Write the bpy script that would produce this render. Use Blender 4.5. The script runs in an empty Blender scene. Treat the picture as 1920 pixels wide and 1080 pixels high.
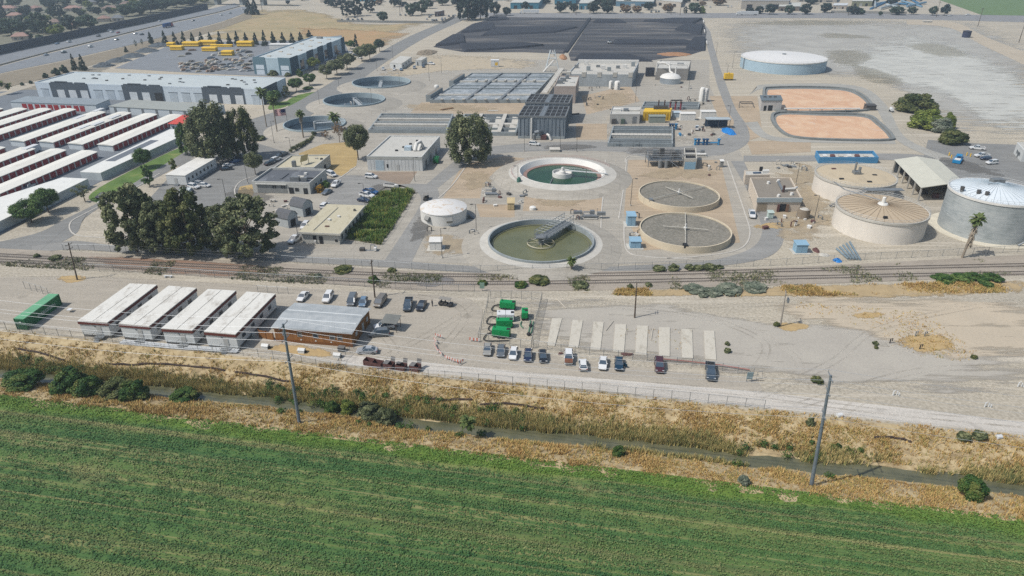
import bpy, math, random
import numpy as np
from mathutils import Vector, Matrix
R=random.Random(7); NR=np.random.default_rng(7)
SC=bpy.context.scene; COL=SC.collection
F=1270.0; TH=math.atan(665/1270.0); HC=80.0
CT,ST=math.cos(TH),math.sin(TH)
# ---------------------------------------------------------------- surveying helpers: picture sight-line -> point on the site
def G(px,py,z=0.0):
    a=(px-960)/F; b=(540-py)/F
    dy=CT+b*ST; dz=-ST+b*CT
    t=(z-HC)/dz
    return Vector((a*t,dy*t,z))
def HT(px,py,pt):
    y=G(px,py).y; k=(540-pt)/F
    return HC+y*(k*CT-ST)/(CT+k*ST)
def PPM(py): return .886*(py+125)/HC
def cr(pts,n=6,closed=False):
    pts=[Vector(p) for p in pts]; out=[]; m=len(pts)
    rng=range(m if closed else m-1)
    for i in rng:
        g=(lambda k:pts[k%m]) if closed else (lambda k:pts[max(0,min(m-1,k))])
        p0,p1,p2,p3=g(i-1),g(i),g(i+1),g(i+2)
        for j in range(n):
            t=j/n
            out.append(.5*((2*p1)+(p2-p0)*t+(2*p0-5*p1+4*p2-p3)*t*t+(3*p1-p0-3*p2+p3)*t**3))
    if not closed: out.append(pts[-1])
    return out
# ---------------------------------------------------------------- materials
def S(r,g,b,k=1.45):
    f=lambda c:((c/255+.055)/1.055)**2.4 if c>10 else c/255/12.92
    return tuple(min(.86,f(c)/k) for c in (r,g,b))
MATS={}
class NB:
    def __init__(s,name):
        s.m=bpy.data.materials.new(name); s.m.use_nodes=True; s.t=s.m.node_tree; s.n=s.t.nodes; s.l=s.t.links
        s.p=s.n['Principled BSDF']
        s.pos=s.n.new('ShaderNodeNewGeometry').outputs['Position']
    def put(s,sock,v):
        if hasattr(v,'is_linked'): s.l.new(v,sock)
        elif v is not None:
            if isinstance(v,(tuple,list)) and len(v)==3 and len(sock.default_value)==4: v=(*v,1)
            sock.default_value=v
    def mapv(s,scale=(1,1,1),rot=0,loc=(0,0,0),src=None):
        n=s.n.new('ShaderNodeMapping'); n.inputs['Scale'].default_value=scale; n.inputs['Rotation'].default_value=(0,0,rot); n.inputs['Location'].default_value=loc
        s.put(n.inputs[0],src or s.pos); return n.outputs[0]
    def noise(s,sc,det=3,vec=None,rough=.55,dist=0):
        n=s.n.new('ShaderNodeTexNoise'); n.inputs['Scale'].default_value=sc; n.inputs['Detail'].default_value=det; n.inputs['Roughness'].default_value=rough; n.inputs['Distortion'].default_value=dist
        s.put(n.inputs['Vector'],vec or s.pos); return n.outputs[0]
    def ramp(s,fac,stops,interp='LINEAR'):
        n=s.n.new('ShaderNodeValToRGB'); e=n.color_ramp.elements; n.color_ramp.interpolation=interp
        while len(e)<len(stops): e.new(.5)
        for i,(p,c) in enumerate(stops):
            e[i].position=p; e[i].color=(*c,1) if not isinstance(c,(int,float)) else (c,c,c,1)
        s.put(n.inputs[0],fac); return n.outputs[0]
    def mix(s,fac,a,b,mode='MIX'):
        n=s.n.new('ShaderNodeMix'); n.data_type='RGBA'; n.blend_type=mode
        s.put(n.inputs[0],fac); s.put(n.inputs[6],a); s.put(n.inputs[7],b); return n.outputs[2]
    def math(s,op,a,b=None,c=None):
        n=s.n.new('ShaderNodeMath'); n.operation=op
        for i,v in enumerate((a,b,c)):
            if v is not None: s.put(n.inputs[i],v)
        return n.outputs[0]
    def attr(s,name):
        n=s.n.new('ShaderNodeAttribute'); n.attribute_name=name; return n.outputs['Fac']
    def island(s):
        n=s.n.new('ShaderNodeNewGeometry'); return n.outputs['Random Per Island']
    def bump(s,h,st=.3,d=.1):
        n=s.n.new('ShaderNodeBump'); n.inputs['Strength'].default_value=st; n.inputs['Distance'].default_value=d
        s.put(n.inputs['Height'],h); s.l.new(n.outputs[0],s.p.inputs['Normal'])
    def fin(s,col,rough=.9,metal=0,spec=.3,alpha=None):
        s.put(s.p.inputs['Base Color'],col); s.put(s.p.inputs['Roughness'],rough); s.p.inputs['Metallic'].default_value=metal
        s.p.inputs['Specular IOR Level'].default_value=spec
        if alpha is not None: s.put(s.p.inputs['Alpha'],alpha)
        return s.m
def mul(c,k): return tuple(min(.9,x*k) for x in c)
def mt(name,rgb,rough=.8,var=.12,sc=.35,metal=0,spec=.3,streak=0,bump=0):
    """plain painted/weathered surface: large and small blotches, optional vertical streaks"""
    if name in MATS: return MATS[name]
    b=NB(name); c=S(*rgb)
    v1=b.noise(sc,4); v2=b.noise(sc*9,2)
    v=b.math('ADD',b.math('MULTIPLY',v1,.65),b.math('MULTIPLY',v2,.35))
    col=b.ramp(v,[(.32,mul(c,1-var*1.6)),(.68,mul(c,1+var))])
    if streak:
        w=b.noise(1,3,b.mapv((1.3,1.3,.12)))
        col=b.mix(b.math('MULTIPLY',b.ramp(w,[(.5,0.0),(.72,1.0)]),streak),col,mul(c,.55))
    if bump: b.bump(v2,bump,.05)
    MATS[name]=b.fin(col,rough,metal,spec); return MATS[name]
def mplain(name,rgb,rough=.4,metal=0,spec=.5,coat=0):
    if name in MATS: return MATS[name]
    b=NB(name); b.fin(S(*rgb),rough,metal,spec)
    if coat: b.p.inputs['Coat Weight'].default_value=coat
    MATS[name]=b.m; return b.m
# ---------------------------------------------------------------- mesh building
class Frame:
    """affine site frame: origin, unit front vector, unit depth vector; L, W, H metres"""
    def __init__(s,O,u,v): s.O=Vector(O); s.u=Vector(u); s.v=Vector(v)
    def __call__(s,p): return s.u*p[0]+s.v*p[1]+Vector((0,0,p[2]))
class MB:
    def __init__(s,fr=None): s.v=[]; s.f=[]; s.m=[]; s.fr=fr
    def add(s,vs,fs,mi=0):
        n=len(s.v); s.v+= [s.fr(p) for p in vs] if s.fr else [tuple(p) for p in vs]
        s.f+=[tuple(i+n for i in f) for f in fs]; s.m+=[mi]*len(fs); return s
    def box(s,x0,x1,y0,y1,z0,z1,mi=0):
        return s.add([(x0,y0,z0),(x1,y0,z0),(x1,y1,z0),(x0,y1,z0),(x0,y0,z1),(x1,y0,z1),(x1,y1,z1),(x0,y1,z1)],
            [(3,2,1,0),(4,5,6,7),(0,1,5,4),(1,2,6,5),(2,3,7,6),(3,0,4,7)],mi)
    def prism(s,pts,z0,z1,mi=0,top=None):
        n=len(pts); vs=[(p[0],p[1],z0) for p in pts]+[(p[0],p[1],z1) for p in pts]
        s.add(vs,[tuple(range(n-1,-1,-1))]+[(i,(i+1)%n,(i+1)%n+n,i+n) for i in range(n)],mi)
        s.add(vs[n:],[tuple(range(n))],mi if top is None else top); return s
    def tube(s,pts,r,n=6,mi=0,r1=None):
        pts=[Vector(p) for p in pts]; m=len(pts); vs=[]; fs=[]
        for i,p in enumerate(pts):
            d=(pts[min(i+1,m-1)]-pts[max(i-1,0)]); d=d.normalized() if d.length>0 else Vector((0,0,1))
            a=d.orthogonal().normalized() if abs(d.z)>.9 else d.cross(Vector((0,0,1))).normalized(); b=d.cross(a)
            rr=r if r1 is None else r+(r1-r)*i/(m-1)
            vs+=[p+(a*math.cos(2*math.pi*k/n)+b*math.sin(2*math.pi*k/n))*rr for k in range(n)]
        for i in range(m-1):
            for k in range(n): fs.append((i*n+k,i*n+(k+1)%n,(i+1)*n+(k+1)%n,(i+1)*n+k))
        fs+=[tuple(range(n-1,-1,-1)),tuple(range((m-1)*n,m*n))]
        return s.add(vs,fs,mi)
    def lathe(s,prof,n=32,c=(0,0),mi=0,a0=0,a1=2*math.pi):
        full=abs(a1-a0-2*math.pi)<1e-6; k=n if full else n+1; vs=[];fs=[]
        for r,z in prof:
            for i in range(k):
                a=a0+(a1-a0)*i/n; vs.append((c[0]+r*math.cos(a),c[1]+r*math.sin(a),z))
        for j in range(len(prof)-1):
            for i in range(n):
                i2=(i+1)%k; fs.append((j*k+i,j*k+i2,(j+1)*k+i2,(j+1)*k+i))
        return s.add(vs,fs,mi)
    def cyl(s,x,y,z0,z1,r,r1=None,n=16,mi=0):
        r1=r if r1 is None else r1
        s.lathe([(r,z0),(r1,z1)],n,(x,y),mi)
        s.add([(x+r1*math.cos(2*math.pi*i/n),y+r1*math.sin(2*math.pi*i/n),z1) for i in range(n)],[tuple(range(n))],mi); return s
    def build(s,name,mats,parent=None,smooth=False,loc=None):
        me=bpy.data.meshes.new(name); me.from_pydata([tuple(v) for v in s.v],[],s.f)
        for m in (mats if isinstance(mats,(list,tuple)) else [mats]): me.materials.append(m)
        if any(s.m): me.polygons.foreach_set('material_index',s.m)
        if smooth:
            me.polygons.foreach_set('use_smooth',[True]*len(me.polygons))
            try: me.set_sharp_from_angle(angle=.7)
            except Exception: pass
        me.update()
        o=bpy.data.objects.new(name,me); COL.objects.link(o)
        if parent: o.parent=parent
        if loc is not None: o.location=loc
        return o
def tag(o,label=None,cat=None,group=None,kind=None):
    if label: o['label']=label
    if cat: o['category']=cat
    if group: o['group']=group
    if kind: o['kind']=kind
    return o
def thing(name,label,cat,loc=(0,0,0),group=None,rz=0):
    o=bpy.data.objects.new(name,None); COL.objects.link(o); o.location=loc; o.rotation_euler=(0,0,rz); o.empty_display_size=.5
    return tag(o,label,cat,group)
def copytree(o,parent=None):
    c=o.copy(); COL.objects.link(c)
    if parent is not None: c.parent=parent
    for ch in list(o.children): copytree(ch,c)
    return c
def fastmesh(name,V,n,mats,parent=None,midx=None,smooth=False):
    """V (k*n,3) array: k separate n-gons"""
    V=np.asarray(V,dtype=np.float32).reshape(-1,3); k=len(V)//n
    me=bpy.data.meshes.new(name); me.vertices.add(len(V)); me.vertices.foreach_set('co',V.ravel())
    me.loops.add(len(V)); me.loops.foreach_set('vertex_index',np.arange(len(V),dtype=np.int32))
    me.polygons.add(k); me.polygons.foreach_set('loop_start',np.arange(0,k*n,n,dtype=np.int32))
    try: me.polygons.foreach_set('loop_total',np.full(k,n,dtype=np.int32))
    except Exception: pass
    for m in (mats if isinstance(mats,(list,tuple)) else [mats]): me.materials.append(m)
    if midx is not None: me.polygons.foreach_set('material_index',np.asarray(midx,dtype=np.int32))
    me.update(calc_edges=True); me.validate()
    o=bpy.data.objects.new(name,me); COL.objects.link(o)
    if parent: o.parent=parent
    return o
ZL=[0.01]
def sheet(name,pxs,mat,z=None,soft=False,smooth=0,kind='structure',world=False):
    """flat ground sheet from sight-lines; soft sheets carry an 'edge' value that fades at their rim"""
    if z is None: ZL[0]+=.0012; z=ZL[0]
    if smooth: pxs=[tuple(p) for p in cr([(p[0],p[1]) for p in pxs],smooth,True)]
    P=[Vector(p) if world else G(*p) for p in pxs]; n=len(P)
    me=bpy.data.meshes.new(name)
    if soft:
        c=sum(P,Vector())/n; vs=[];fs=[];ev=[]
        for k,(f,e) in enumerate(((1,0),(.8,.55),(.55,1),(.2,1))):
            for p in P: q=c+(p-c)*f; vs.append((q.x,q.y,z)); ev.append(e)
        for k in range(3):
            for i in range(n): fs.append((k*n+i,k*n+(i+1)%n,(k+1)*n+(i+1)%n,(k+1)*n+i))
        fs.append(tuple(3*n+i for i in range(n)))
        me.from_pydata(vs,[],fs); a=me.attributes.new('edge','FLOAT','POINT'); a.data.foreach_set('value',ev)
    else:
        me.from_pydata([(p.x,p.y,z) for p in P],[],[tuple(range(n))])
    import bmesh
    bm=bmesh.new(); bm.from_mesh(me); bmesh.ops.triangulate(bm,faces=[f for f in bm.faces if len(f.verts)>4])
    for f in bm.faces:
        if f.normal.z<0: f.normal_flip()
    bm.to_mesh(me); bm.free()
    me.materials.append(mat); o=bpy.data.objects.new(name,me); COL.objects.link(o); o['kind']=kind
    return o
def ribbon(name,A,B,mat,z=None,smooth=6):
    if z is None: ZL[0]+=.0012; z=ZL[0]
    if smooth: A=cr(A,smooth); B=cr(B,smooth)
    m=MB(); n=min(len(A),len(B)); vs=[G(p[0],p[1]) for p in A[:n]]+[G(p[0],p[1]) for p in B[:n]]
    vs=[(p.x,p.y,z) for p in vs]
    fs=[]
    for i in range(n-1):
        f=(i,i+1,n+i+1,n+i); a,b,c=(Vector(vs[k]) for k in f[:3])
        fs.append(f if (b-a).cross(c-a).z>0 else f[::-1])
    m.add(vs,fs)
    return tag(m.build(name,mat),kind='structure')
def strip(name,pxs,w,h,mat,smooth=5,z0=0,kind='structure'):
    """kerb / low wall following a line on the ground"""
    P=[G(p[0],p[1]) for p in (cr(pxs,smooth) if smooth else pxs)]
    return tag(wallmesh(P,w,z0,z0+h).build(name,mat),kind=kind)
def wallmesh(P,w,z0,z1,m=None):
    m=m or MB(); n=len(P); L=[];Rr=[]
    for i,p in enumerate(P):
        d=P[min(i+1,n-1)]-P[max(i-1,0)]; d.z=0; d.normalize(); q=Vector((-d.y,d.x,0))*w/2
        L.append(p+q); Rr.append(p-q)
    vs=[(*p.xy,z0) for p in L]+[(*p.xy,z0) for p in Rr]+[(*p.xy,z1) for p in L]+[(*p.xy,z1) for p in Rr]
    fs=[]
    for i in range(n-1):
        fs+=[(i+1,i,2*n+i,2*n+i+1),(n+i,n+i+1,3*n+i+1,3*n+i),(2*n+i,3*n+i,3*n+i+1,2*n+i+1)]
    fs+=[(0,n,3*n,2*n),(2*n-1,n-1,3*n-1,4*n-1)]
    return m.add(vs,fs)
# ---------------------------------------------------------------- camera, sun, sky, haze
cam=bpy.data.cameras.new('camera'); co=bpy.data.objects.new('camera',cam); COL.objects.link(co)
co.location=(0,0,HC); co.rotation_euler=(math.pi/2-TH,0,0); cam.sensor_width=36; cam.lens=F/1920*36; cam.clip_end=20000; cam.clip_start=.5
SC.camera=co
SUN_EL=math.radians(53); az=Vector((-math.cos(math.radians(22)),-math.sin(math.radians(22)),0))
sd=az*math.cos(SUN_EL)+Vector((0,0,math.sin(SUN_EL)))
sl=bpy.data.lights.new('sun','SUN'); sl.energy=4.1; sl.angle=math.radians(.55); sl.color=(1,.96,.9)
so=bpy.data.objects.new('sun',sl); COL.objects.link(so); so.rotation_euler=sd.to_track_quat('Z','Y').to_euler(); so.location=(0,0,300)
W=bpy.data.worlds.new('World'); SC.world=W; W.use_nodes=True
sk=W.node_tree.nodes.new('ShaderNodeTexSky'); sk.sky_type='NISHITA'; sk.sun_disc=False; sk.sun_elevation=SUN_EL
sk.sun_rotation=math.atan2(az.x,az.y); sk.air_density=1.4; sk.dust_density=2.0
bg=W.node_tree.nodes['Background']; W.node_tree.links.new(sk.outputs[0],bg.inputs[0]); bg.inputs[1].default_value=.116
SC.view_settings.view_transform='Standard'; SC.view_settings.look='None'; SC.view_settings.exposure=0.06; SC.view_settings.gamma=1
SC.cycles.max_bounces=5; SC.cycles.diffuse_bounces=2; SC.cycles.glossy_bounces=2; SC.cycles.transparent_max_bounces=12; SC.cycles.volume_bounces=0
SC.cycles.use_adaptive_sampling=True; SC.cycles.adaptive_threshold=.012; SC.cycles.use_denoising=False
def haze():
    m=bpy.data.materials.new('haze_air'); m.use_nodes=True; t=m.node_tree; t.nodes.clear()
    o=t.nodes.new('ShaderNodeOutputMaterial'); v=t.nodes.new('ShaderNodeVolumePrincipled')
    v.inputs['Color'].default_value=(.72,.86,1,1); v.inputs['Density'].default_value=.00022; v.inputs['Anisotropy'].default_value=.2
    t.links.new(v.outputs[0],o.inputs['Volume'])
    b=MB().box(-2500,2500,-900,3200,-6,HC+6); ob=b.build('haze',m); tag(ob,kind='stuff')
haze()
# ================================================================ GROUND, CREEK, FIELD, ROADS
C0=G(0,697,-2); C1=G(1920,918,-2); EV=(C1-C0).normalized(); EV.z=0; EV.normalize(); NV=Vector((-EV.y,EV.x,0)); ANG=math.atan2(EV.y,EV.x)
C0.z=0
def ST2(s,t,z=0): p=C0+EV*s+NV*t; return Vector((p.x,p.y,z))
_lat=NR.random((256,256))
def vnoise(x,y,sc):
    x=np.asarray(x)*sc+50.3; y=np.asarray(y)*sc+17.7; xi=np.floor(x).astype(int); yi=np.floor(y).astype(int); fx=x-xi; fy=y-yi
    fx=fx*fx*(3-2*fx); fy=fy*fy*(3-2*fy); g=lambda a,b:_lat[a%256,b%256]
    return (g(xi,yi)*(1-fx)+g(xi+1,yi)*fx)*(1-fy)+(g(xi,yi+1)*(1-fx)+g(xi+1,yi+1)*fx)*fy
def sstep(a,b,x): k=np.clip((x-a)/(b-a),0,1); return k*k*(3-2*k)
def prof(s,t):
    s=np.asarray(s,float); t=np.asarray(t,float)
    w=(vnoise(s,s*0,.05)-.5)*2.2+(vnoise(s,s*0+9,.21)-.5)*1.0
    tt=t+w*np.exp(-(t/7)**2)
    d=np.clip(np.minimum((tt+8.6)/7.8,(10.8-tt)/9.9),0,1)**1.45
    z=-2.75*d+.18*np.exp(-((t-11.3)/1.2)**2)+.12*np.exp(-((t+8.8)/1.0)**2)
    near=np.exp(-(np.abs(t)/11)**6)
    return z+near*((vnoise(s,t,.35)-.5)*.35+(vnoise(s,t,1.1)-.5)*.18)
def ground_mat():
    b=NB('dirt_ground')
    big=b.noise(.018,5); mid=b.noise(.12,5,rough=.65); fine=b.noise(1.6,3)
    stv=b.mapv((.02,.35,1),0.06); tr=b.noise(1,4,stv,rough=.6,dist=.4)
    v=b.math('ADD',b.math('MULTIPLY',big,.45),b.math('MULTIPLY',tr,.35)); v=b.math('ADD',v,b.math('MULTIPLY',mid,.2))
    c=b.ramp(v,[(.34,S(164,157,142)),(.46,S(180,171,154)),(.56,S(192,181,160)),(.68,S(200,189,168))])
    peb=b.noise(.55,6,rough=.8); c=b.mix(.40,c,b.ramp(fine,[(.32,S(140,134,120)),(.68,S(226,218,202))])); c=b.mix(b.math('MULTIPLY',b.ramp(peb,[(.56,0.0),(.66,1.0)]),.35),c,S(140,132,116)); c=b.mix(b.math('MULTIPLY',b.ramp(tr,[(.55,0.0),(.63,1.0)]),.3),c,S(226,218,204))
    # creek banks: straw litter and bare soil, following the creek line
    l=b.mapv((1,1,1),0,(0,0,0))
    n=b.n.new('ShaderNodeVectorMath'); n.operation='DOT_PRODUCT'; b.put(n.inputs[0],l); n.inputs[1].default_value=tuple(NV); t=b.math('SUBTRACT',n.outputs['Value'],float(C0.dot(NV)))
    tw=b.math('ADD',t,b.math('MULTIPLY',b.math('SUBTRACT',mid,.5),3.0))
    m=b.math('MULTIPLY',b.ramp(b.math('MULTIPLY_ADD',tw,.025,.5),[(.18,0.0),(.22,1.0)]),b.ramp(b.math('MULTIPLY_ADD',tw,.025,.5),[(.775,1.0),(.80,0.0)]))
    bank=b.ramp(b.noise(.5,5,rough=.7),[(.32,S(146,128,98)),(.5,S(188,168,130)),(.66,S(206,188,150))])
    c=b.mix(m,c,bank); b.bump(fine,.25,.08)
    return b.fin(c,.95,spec=.1)
def build_ground():
    s=np.concatenate([[-5000,-2500,-1200,-600,-300,-150,-80],np.arange(-44,262,1.6),[300,400,600,900,1500,3000,6000]])
    t=np.concatenate([[-3000,-1200,-500,-200,-80,-40,-20],np.arange(-14,14.01,.55),[18,25,40,70,120,200,350,600,1000,1800,3500,7000]])
    Sg,Tg=np.meshgrid(s,t); Z=prof(Sg,Tg); far=(np.abs(Tg)>13.5); Z[far]=0
    X=C0.x+EV.x*Sg+NV.x*Tg; Y=C0.y+EV.y*Sg+NV.y*Tg
    vs=np.stack([X,Y,Z],-1).reshape(-1,3); ns=len(s); fs=[(j*ns+i,j*ns+i+1,(j+1)*ns+i+1,(j+1)*ns+i) for j in range(len(t)-1) for i in range(ns-1)]
    me=bpy.data.meshes.new('ground'); me.from_pydata(vs.tolist(),[],fs); me.polygons.foreach_set('use_smooth',[True]*len(fs)); me.materials.append(ground_mat())
    o=bpy.data.objects.new('ground',me); COL.objects.link(o); o['kind']='structure'
build_ground()
def water_mat():
    b=NB('creek_water'); v=b.noise(.35,4)
    b.bump(b.noise(3.5,3),.15,.03); return b.fin(b.ramp(v,[(.35,S(92,94,72)),(.65,S(116,114,88))]),.12,spec=.5)
m=MB(); m.add([ST2(-400,-3.4,-2.42),ST2(700,-3.4,-2.42),ST2(700,3.4,-2.42),ST2(-400,3.4,-2.42)],[(0,1,2,3)])
tag(m.build('creek_water',water_mat()),kind='structure')
# ---- the field
def field_nodes(b,tuft):
    st=b.mapv((.022,.30,1),0); rot=b.n.new('ShaderNodeVectorRotate'); rot.rotation_type='Z_AXIS'; rot.inputs['Angle'].default_value=-ANG; b.put(rot.inputs[0],b.pos)
    band=b.noise(1,4,b.mapv((.010,.22,1),0,src=rot.outputs[0]),rough=.6); big=b.noise(.045,4); fine=b.noise(.9,4,rough=.7)
    v=b.math('ADD',b.math('MULTIPLY',band,.62),b.math('MULTIPLY',big,.22)); v=b.math('ADD',v,b.math('MULTIPLY',b.island() if tuft else fine,.16))
    c=b.ramp(v,[(.34,S(66,106,62)),(.45,S(80,118,66)),(.54,S(98,127,71)),(.62,S(116,132,78)),(.72,S(152,148,102))])
    rows=b.noise(1,3,b.mapv((.006,1.5,1),0,src=rot.outputs[0]),rough=.5); rows2=b.noise(1,2,b.mapv((.05,.16,1),0,(3,7,0),src=rot.outputs[0]),rough=.6)
    c=b.mix(b.math('MULTIPLY',b.ramp(rows,[(.54,0.0),(.64,1.0)]),.55),c,S(142,142,92)); c=b.mix(b.math('MULTIPLY',b.ramp(rows,[(.36,1.0),(.46,0.0)]),.28),c,S(50,92,56))
    ln=b.noise(1,1,b.mapv((.0028,.24,1),0,(1,2,0),src=rot.outputs[0]),rough=.3); ln=b.math('ABSOLUTE',b.math('SUBTRACT',ln,.5)); c=b.mix(b.math('MULTIPLY',b.ramp(ln,[(.0,1.0),(.022,0.0)]),.7),c,S(164,156,108))
    ln2=b.noise(1,1,b.mapv((.0028,.30,1),0,(8,5,0),src=rot.outputs[0]),rough=.3); ln2=b.math('ABSOLUTE',b.math('SUBTRACT',ln2,.48)); c=b.mix(b.math('MULTIPLY',b.ramp(ln2,[(.0,1.0),(.03,0.0)]),.55),c,S(48,86,54))
    c=b.mix(b.math('MULTIPLY',b.ramp(rows2,[(.60,0.0),(.72,1.0)]),.5),c,S(156,150,104))
    c=b.mix(b.math('MULTIPLY',b.ramp(fine,[(.56,0.0),(.74,1.0)]),.30),c,S(136,138,88))
    c=b.mix(b.math('MULTIPLY',b.ramp(fine,[(.26,1.0),(.42,0.0)]),.28),c,S(48,86,62))
    n=b.n.new('ShaderNodeVectorMath'); n.operation='DOT_PRODUCT'; b.put(n.inputs[0],b.pos); n.inputs[1].default_value=tuple(NV)
    t=b.math('SUBTRACT',n.outputs['Value'],float(C0.dot(NV))); tw=b.math('ADD',t,b.math('MULTIPLY',b.math('SUBTRACT',big,.5),5.0))
    e=b.ramp(b.math('MULTIPLY_ADD',tw,.05,1.0),[(.32,0.0),(.40,.85),(.52,.9)])
    c=b.mix(e,c,b.ramp(fine,[(.3,S(84,124,50)),(.7,S(124,148,66))]))
    return c
b=NB('field_soil'); c=field_nodes(b,False); FIELDM=b.fin(b.mix(.10,c,S(120,104,74)),.95,spec=.1)
s=np.arange(-420,700,4.0); top=[ST2(x,-9.6+float((vnoise(x,0,.11)-.5)*1.8),.035) for x in s]
m=MB(); n=len(s); m.add(top+[ST2(x,-420,.035) for x in s],[(n+i,n+i+1,i+1,i) for i in range(n-1)])
tag(m.build('field',FIELDM),kind='structure')
b=NB('crop_leaf'); CROPM=b.fin(field_nodes(b,True),.75,spec=.2)
def quads(P,size,up=.6,wl=1.0):
    """small randomly turned leaf quads at points P (n,3)"""
    n=len(P); a=NR.normal(size=(n,3)); a[:,2]*=.5; a/=np.linalg.norm(a,axis=1)[:,None]
    nn=NR.normal(size=(n,3)); nn[:,2]=np.abs(nn[:,2])+up; bb=np.cross(nn,a); bb/=np.linalg.norm(bb,axis=1)[:,None]
    sz=(size*NR.uniform(.6,1.35,n))[:,None]; a=a*sz*wl; bb=bb*sz
    return np.stack([P-a-bb*.6,P+a-bb*.6,P+a*.7+bb*.6,P-a*.7+bb*.6],1).reshape(-1,3)
def crop():
    n=330000; tt=-9.3-41*NR.random(n)**1.25; ss=NR.uniform(-22,234,n)
    d=.6*vnoise(ss,tt,.8)+.4*vnoise(ss*.08,tt,.9); k=NR.random(n)<sstep(.22,.62,d)*.9+.15; ss=ss[k];tt=tt[k];n=len(ss)
    x=C0.x+EV.x*ss+NV.x*tt; y=C0.y+EV.y*ss+NV.y*tt
    hgt=.10+.2*vnoise(ss,tt,.55)*NR.uniform(.5,1.1,n); P=np.stack([x,y,.04+hgt],-1)
    o=fastmesh('crop_rows',quads(P,.12*np.ones(n),1.6),4,CROPM); tag(o,kind='stuff')
crop()
def blades(x,y,z,h,w,lean,nb):
    """nb thin tapering blades per tuft"""
    n=len(x); out=[]
    for k in range(nb):
        a=NR.uniform(0,2*np.pi,n); ca,sa=np.cos(a),np.sin(a); L=lean*NR.uniform(.2,1.2,n)*h; hh=h*NR.uniform(.6,1.15,n)
        ox=NR.normal(0,.16,n);oy=NR.normal(0,.16,n); ww=w*NR.uniform(.6,1.3,n)
        b0=np.stack([x+ox-sa*ww,y+oy+ca*ww,z-.08],-1); b1=np.stack([x+ox+sa*ww,y+oy-ca*ww,z-.08],-1); tp=np.stack([x+ox+ca*L,y+oy+sa*L,z+hh],-1)
        out.append(np.stack([b0,b1,tp],1))
    return np.concatenate(out,0).reshape(-1,3)
def veg_mat(name,stops,sc=.16,isl=.45,rough=.8):
    b=NB(name); v=b.math('ADD',b.math('MULTIPLY',b.noise(sc,4,rough=.6),1-isl),b.math('MULTIPLY',b.island(),isl)); return b.fin(b.ramp(v,stops),rough,spec=.15)
DRYM=veg_mat('dry_grass_blade',[(.25,S(150,116,72)),(.38,S(200,160,98)),(.48,S(228,194,130)),(.58,S(208,180,114)),(.68,S(168,160,96)),(.8,S(126,140,80))])
REEDM=veg_mat('reed_blade',[(.25,S(104,122,76)),(.40,S(150,154,98)),(.52,S(204,186,122)),(.70,S(228,202,138))])
def bank_grass():
    n=78000; ss=NR.uniform(-44,258,n); tt=NR.uniform(-9.8,11.8,n); z=prof(ss,tt)
    k=(z>-2.1)&(NR.random(n)<.25+.95*sstep(.3,.6,vnoise(ss,tt,.3)))&~((tt>9.6)&(NR.random(n)<.6)); ss,tt,z=ss[k],tt[k],z[k]
    # bare levee slope at the left end of the north bank
    bare=(ss<62)&(tt>4.5)&(NR.random(len(ss))<.72); ss,tt,z=ss[~bare],tt[~bare],z[~bare]
    x=C0.x+EV.x*ss+NV.x*tt; y=C0.y+EV.y*ss+NV.y*tt; h=.2+.5*vnoise(ss,tt,.22)
    tag(fastmesh('dry_grass',blades(x,y,z,h,.075,.8,6),3,DRYM),kind='stuff')
    n=34000; ss=NR.uniform(-44,258,n); tt=NR.normal(0,1,n); z0=prof(ss,tt*0)
    north=NR.random(n)<.72; tt=np.where(north,.9+np.abs(tt)*1.5,-1.0-np.abs(tt)*.7); z=prof(ss,tt)
    dens=np.where(north,vnoise(ss,tt*0,.055)*.6+vnoise(ss,tt,.25)*.4,vnoise(ss+70,tt*0,.09)*.8); lush=ss<105
    k=(z<-.7)&(z>-2.6)&(NR.random(n)<np.where(north,sstep(.25,.5,dens+np.where(lush,.12,0)),sstep(.5,.75,dens))); ss,tt,z=ss[k],tt[k],z[k]
    x=C0.x+EV.x*ss+NV.x*tt; y=C0.y+EV.y*ss+NV.y*tt
    tag(fastmesh('reeds',blades(x,y,np.maximum(z,-2.35),.8+.9*vnoise(ss,tt,.3),.065,.4,7),3,REEDM),kind='stuff')
bank_grass()
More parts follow.
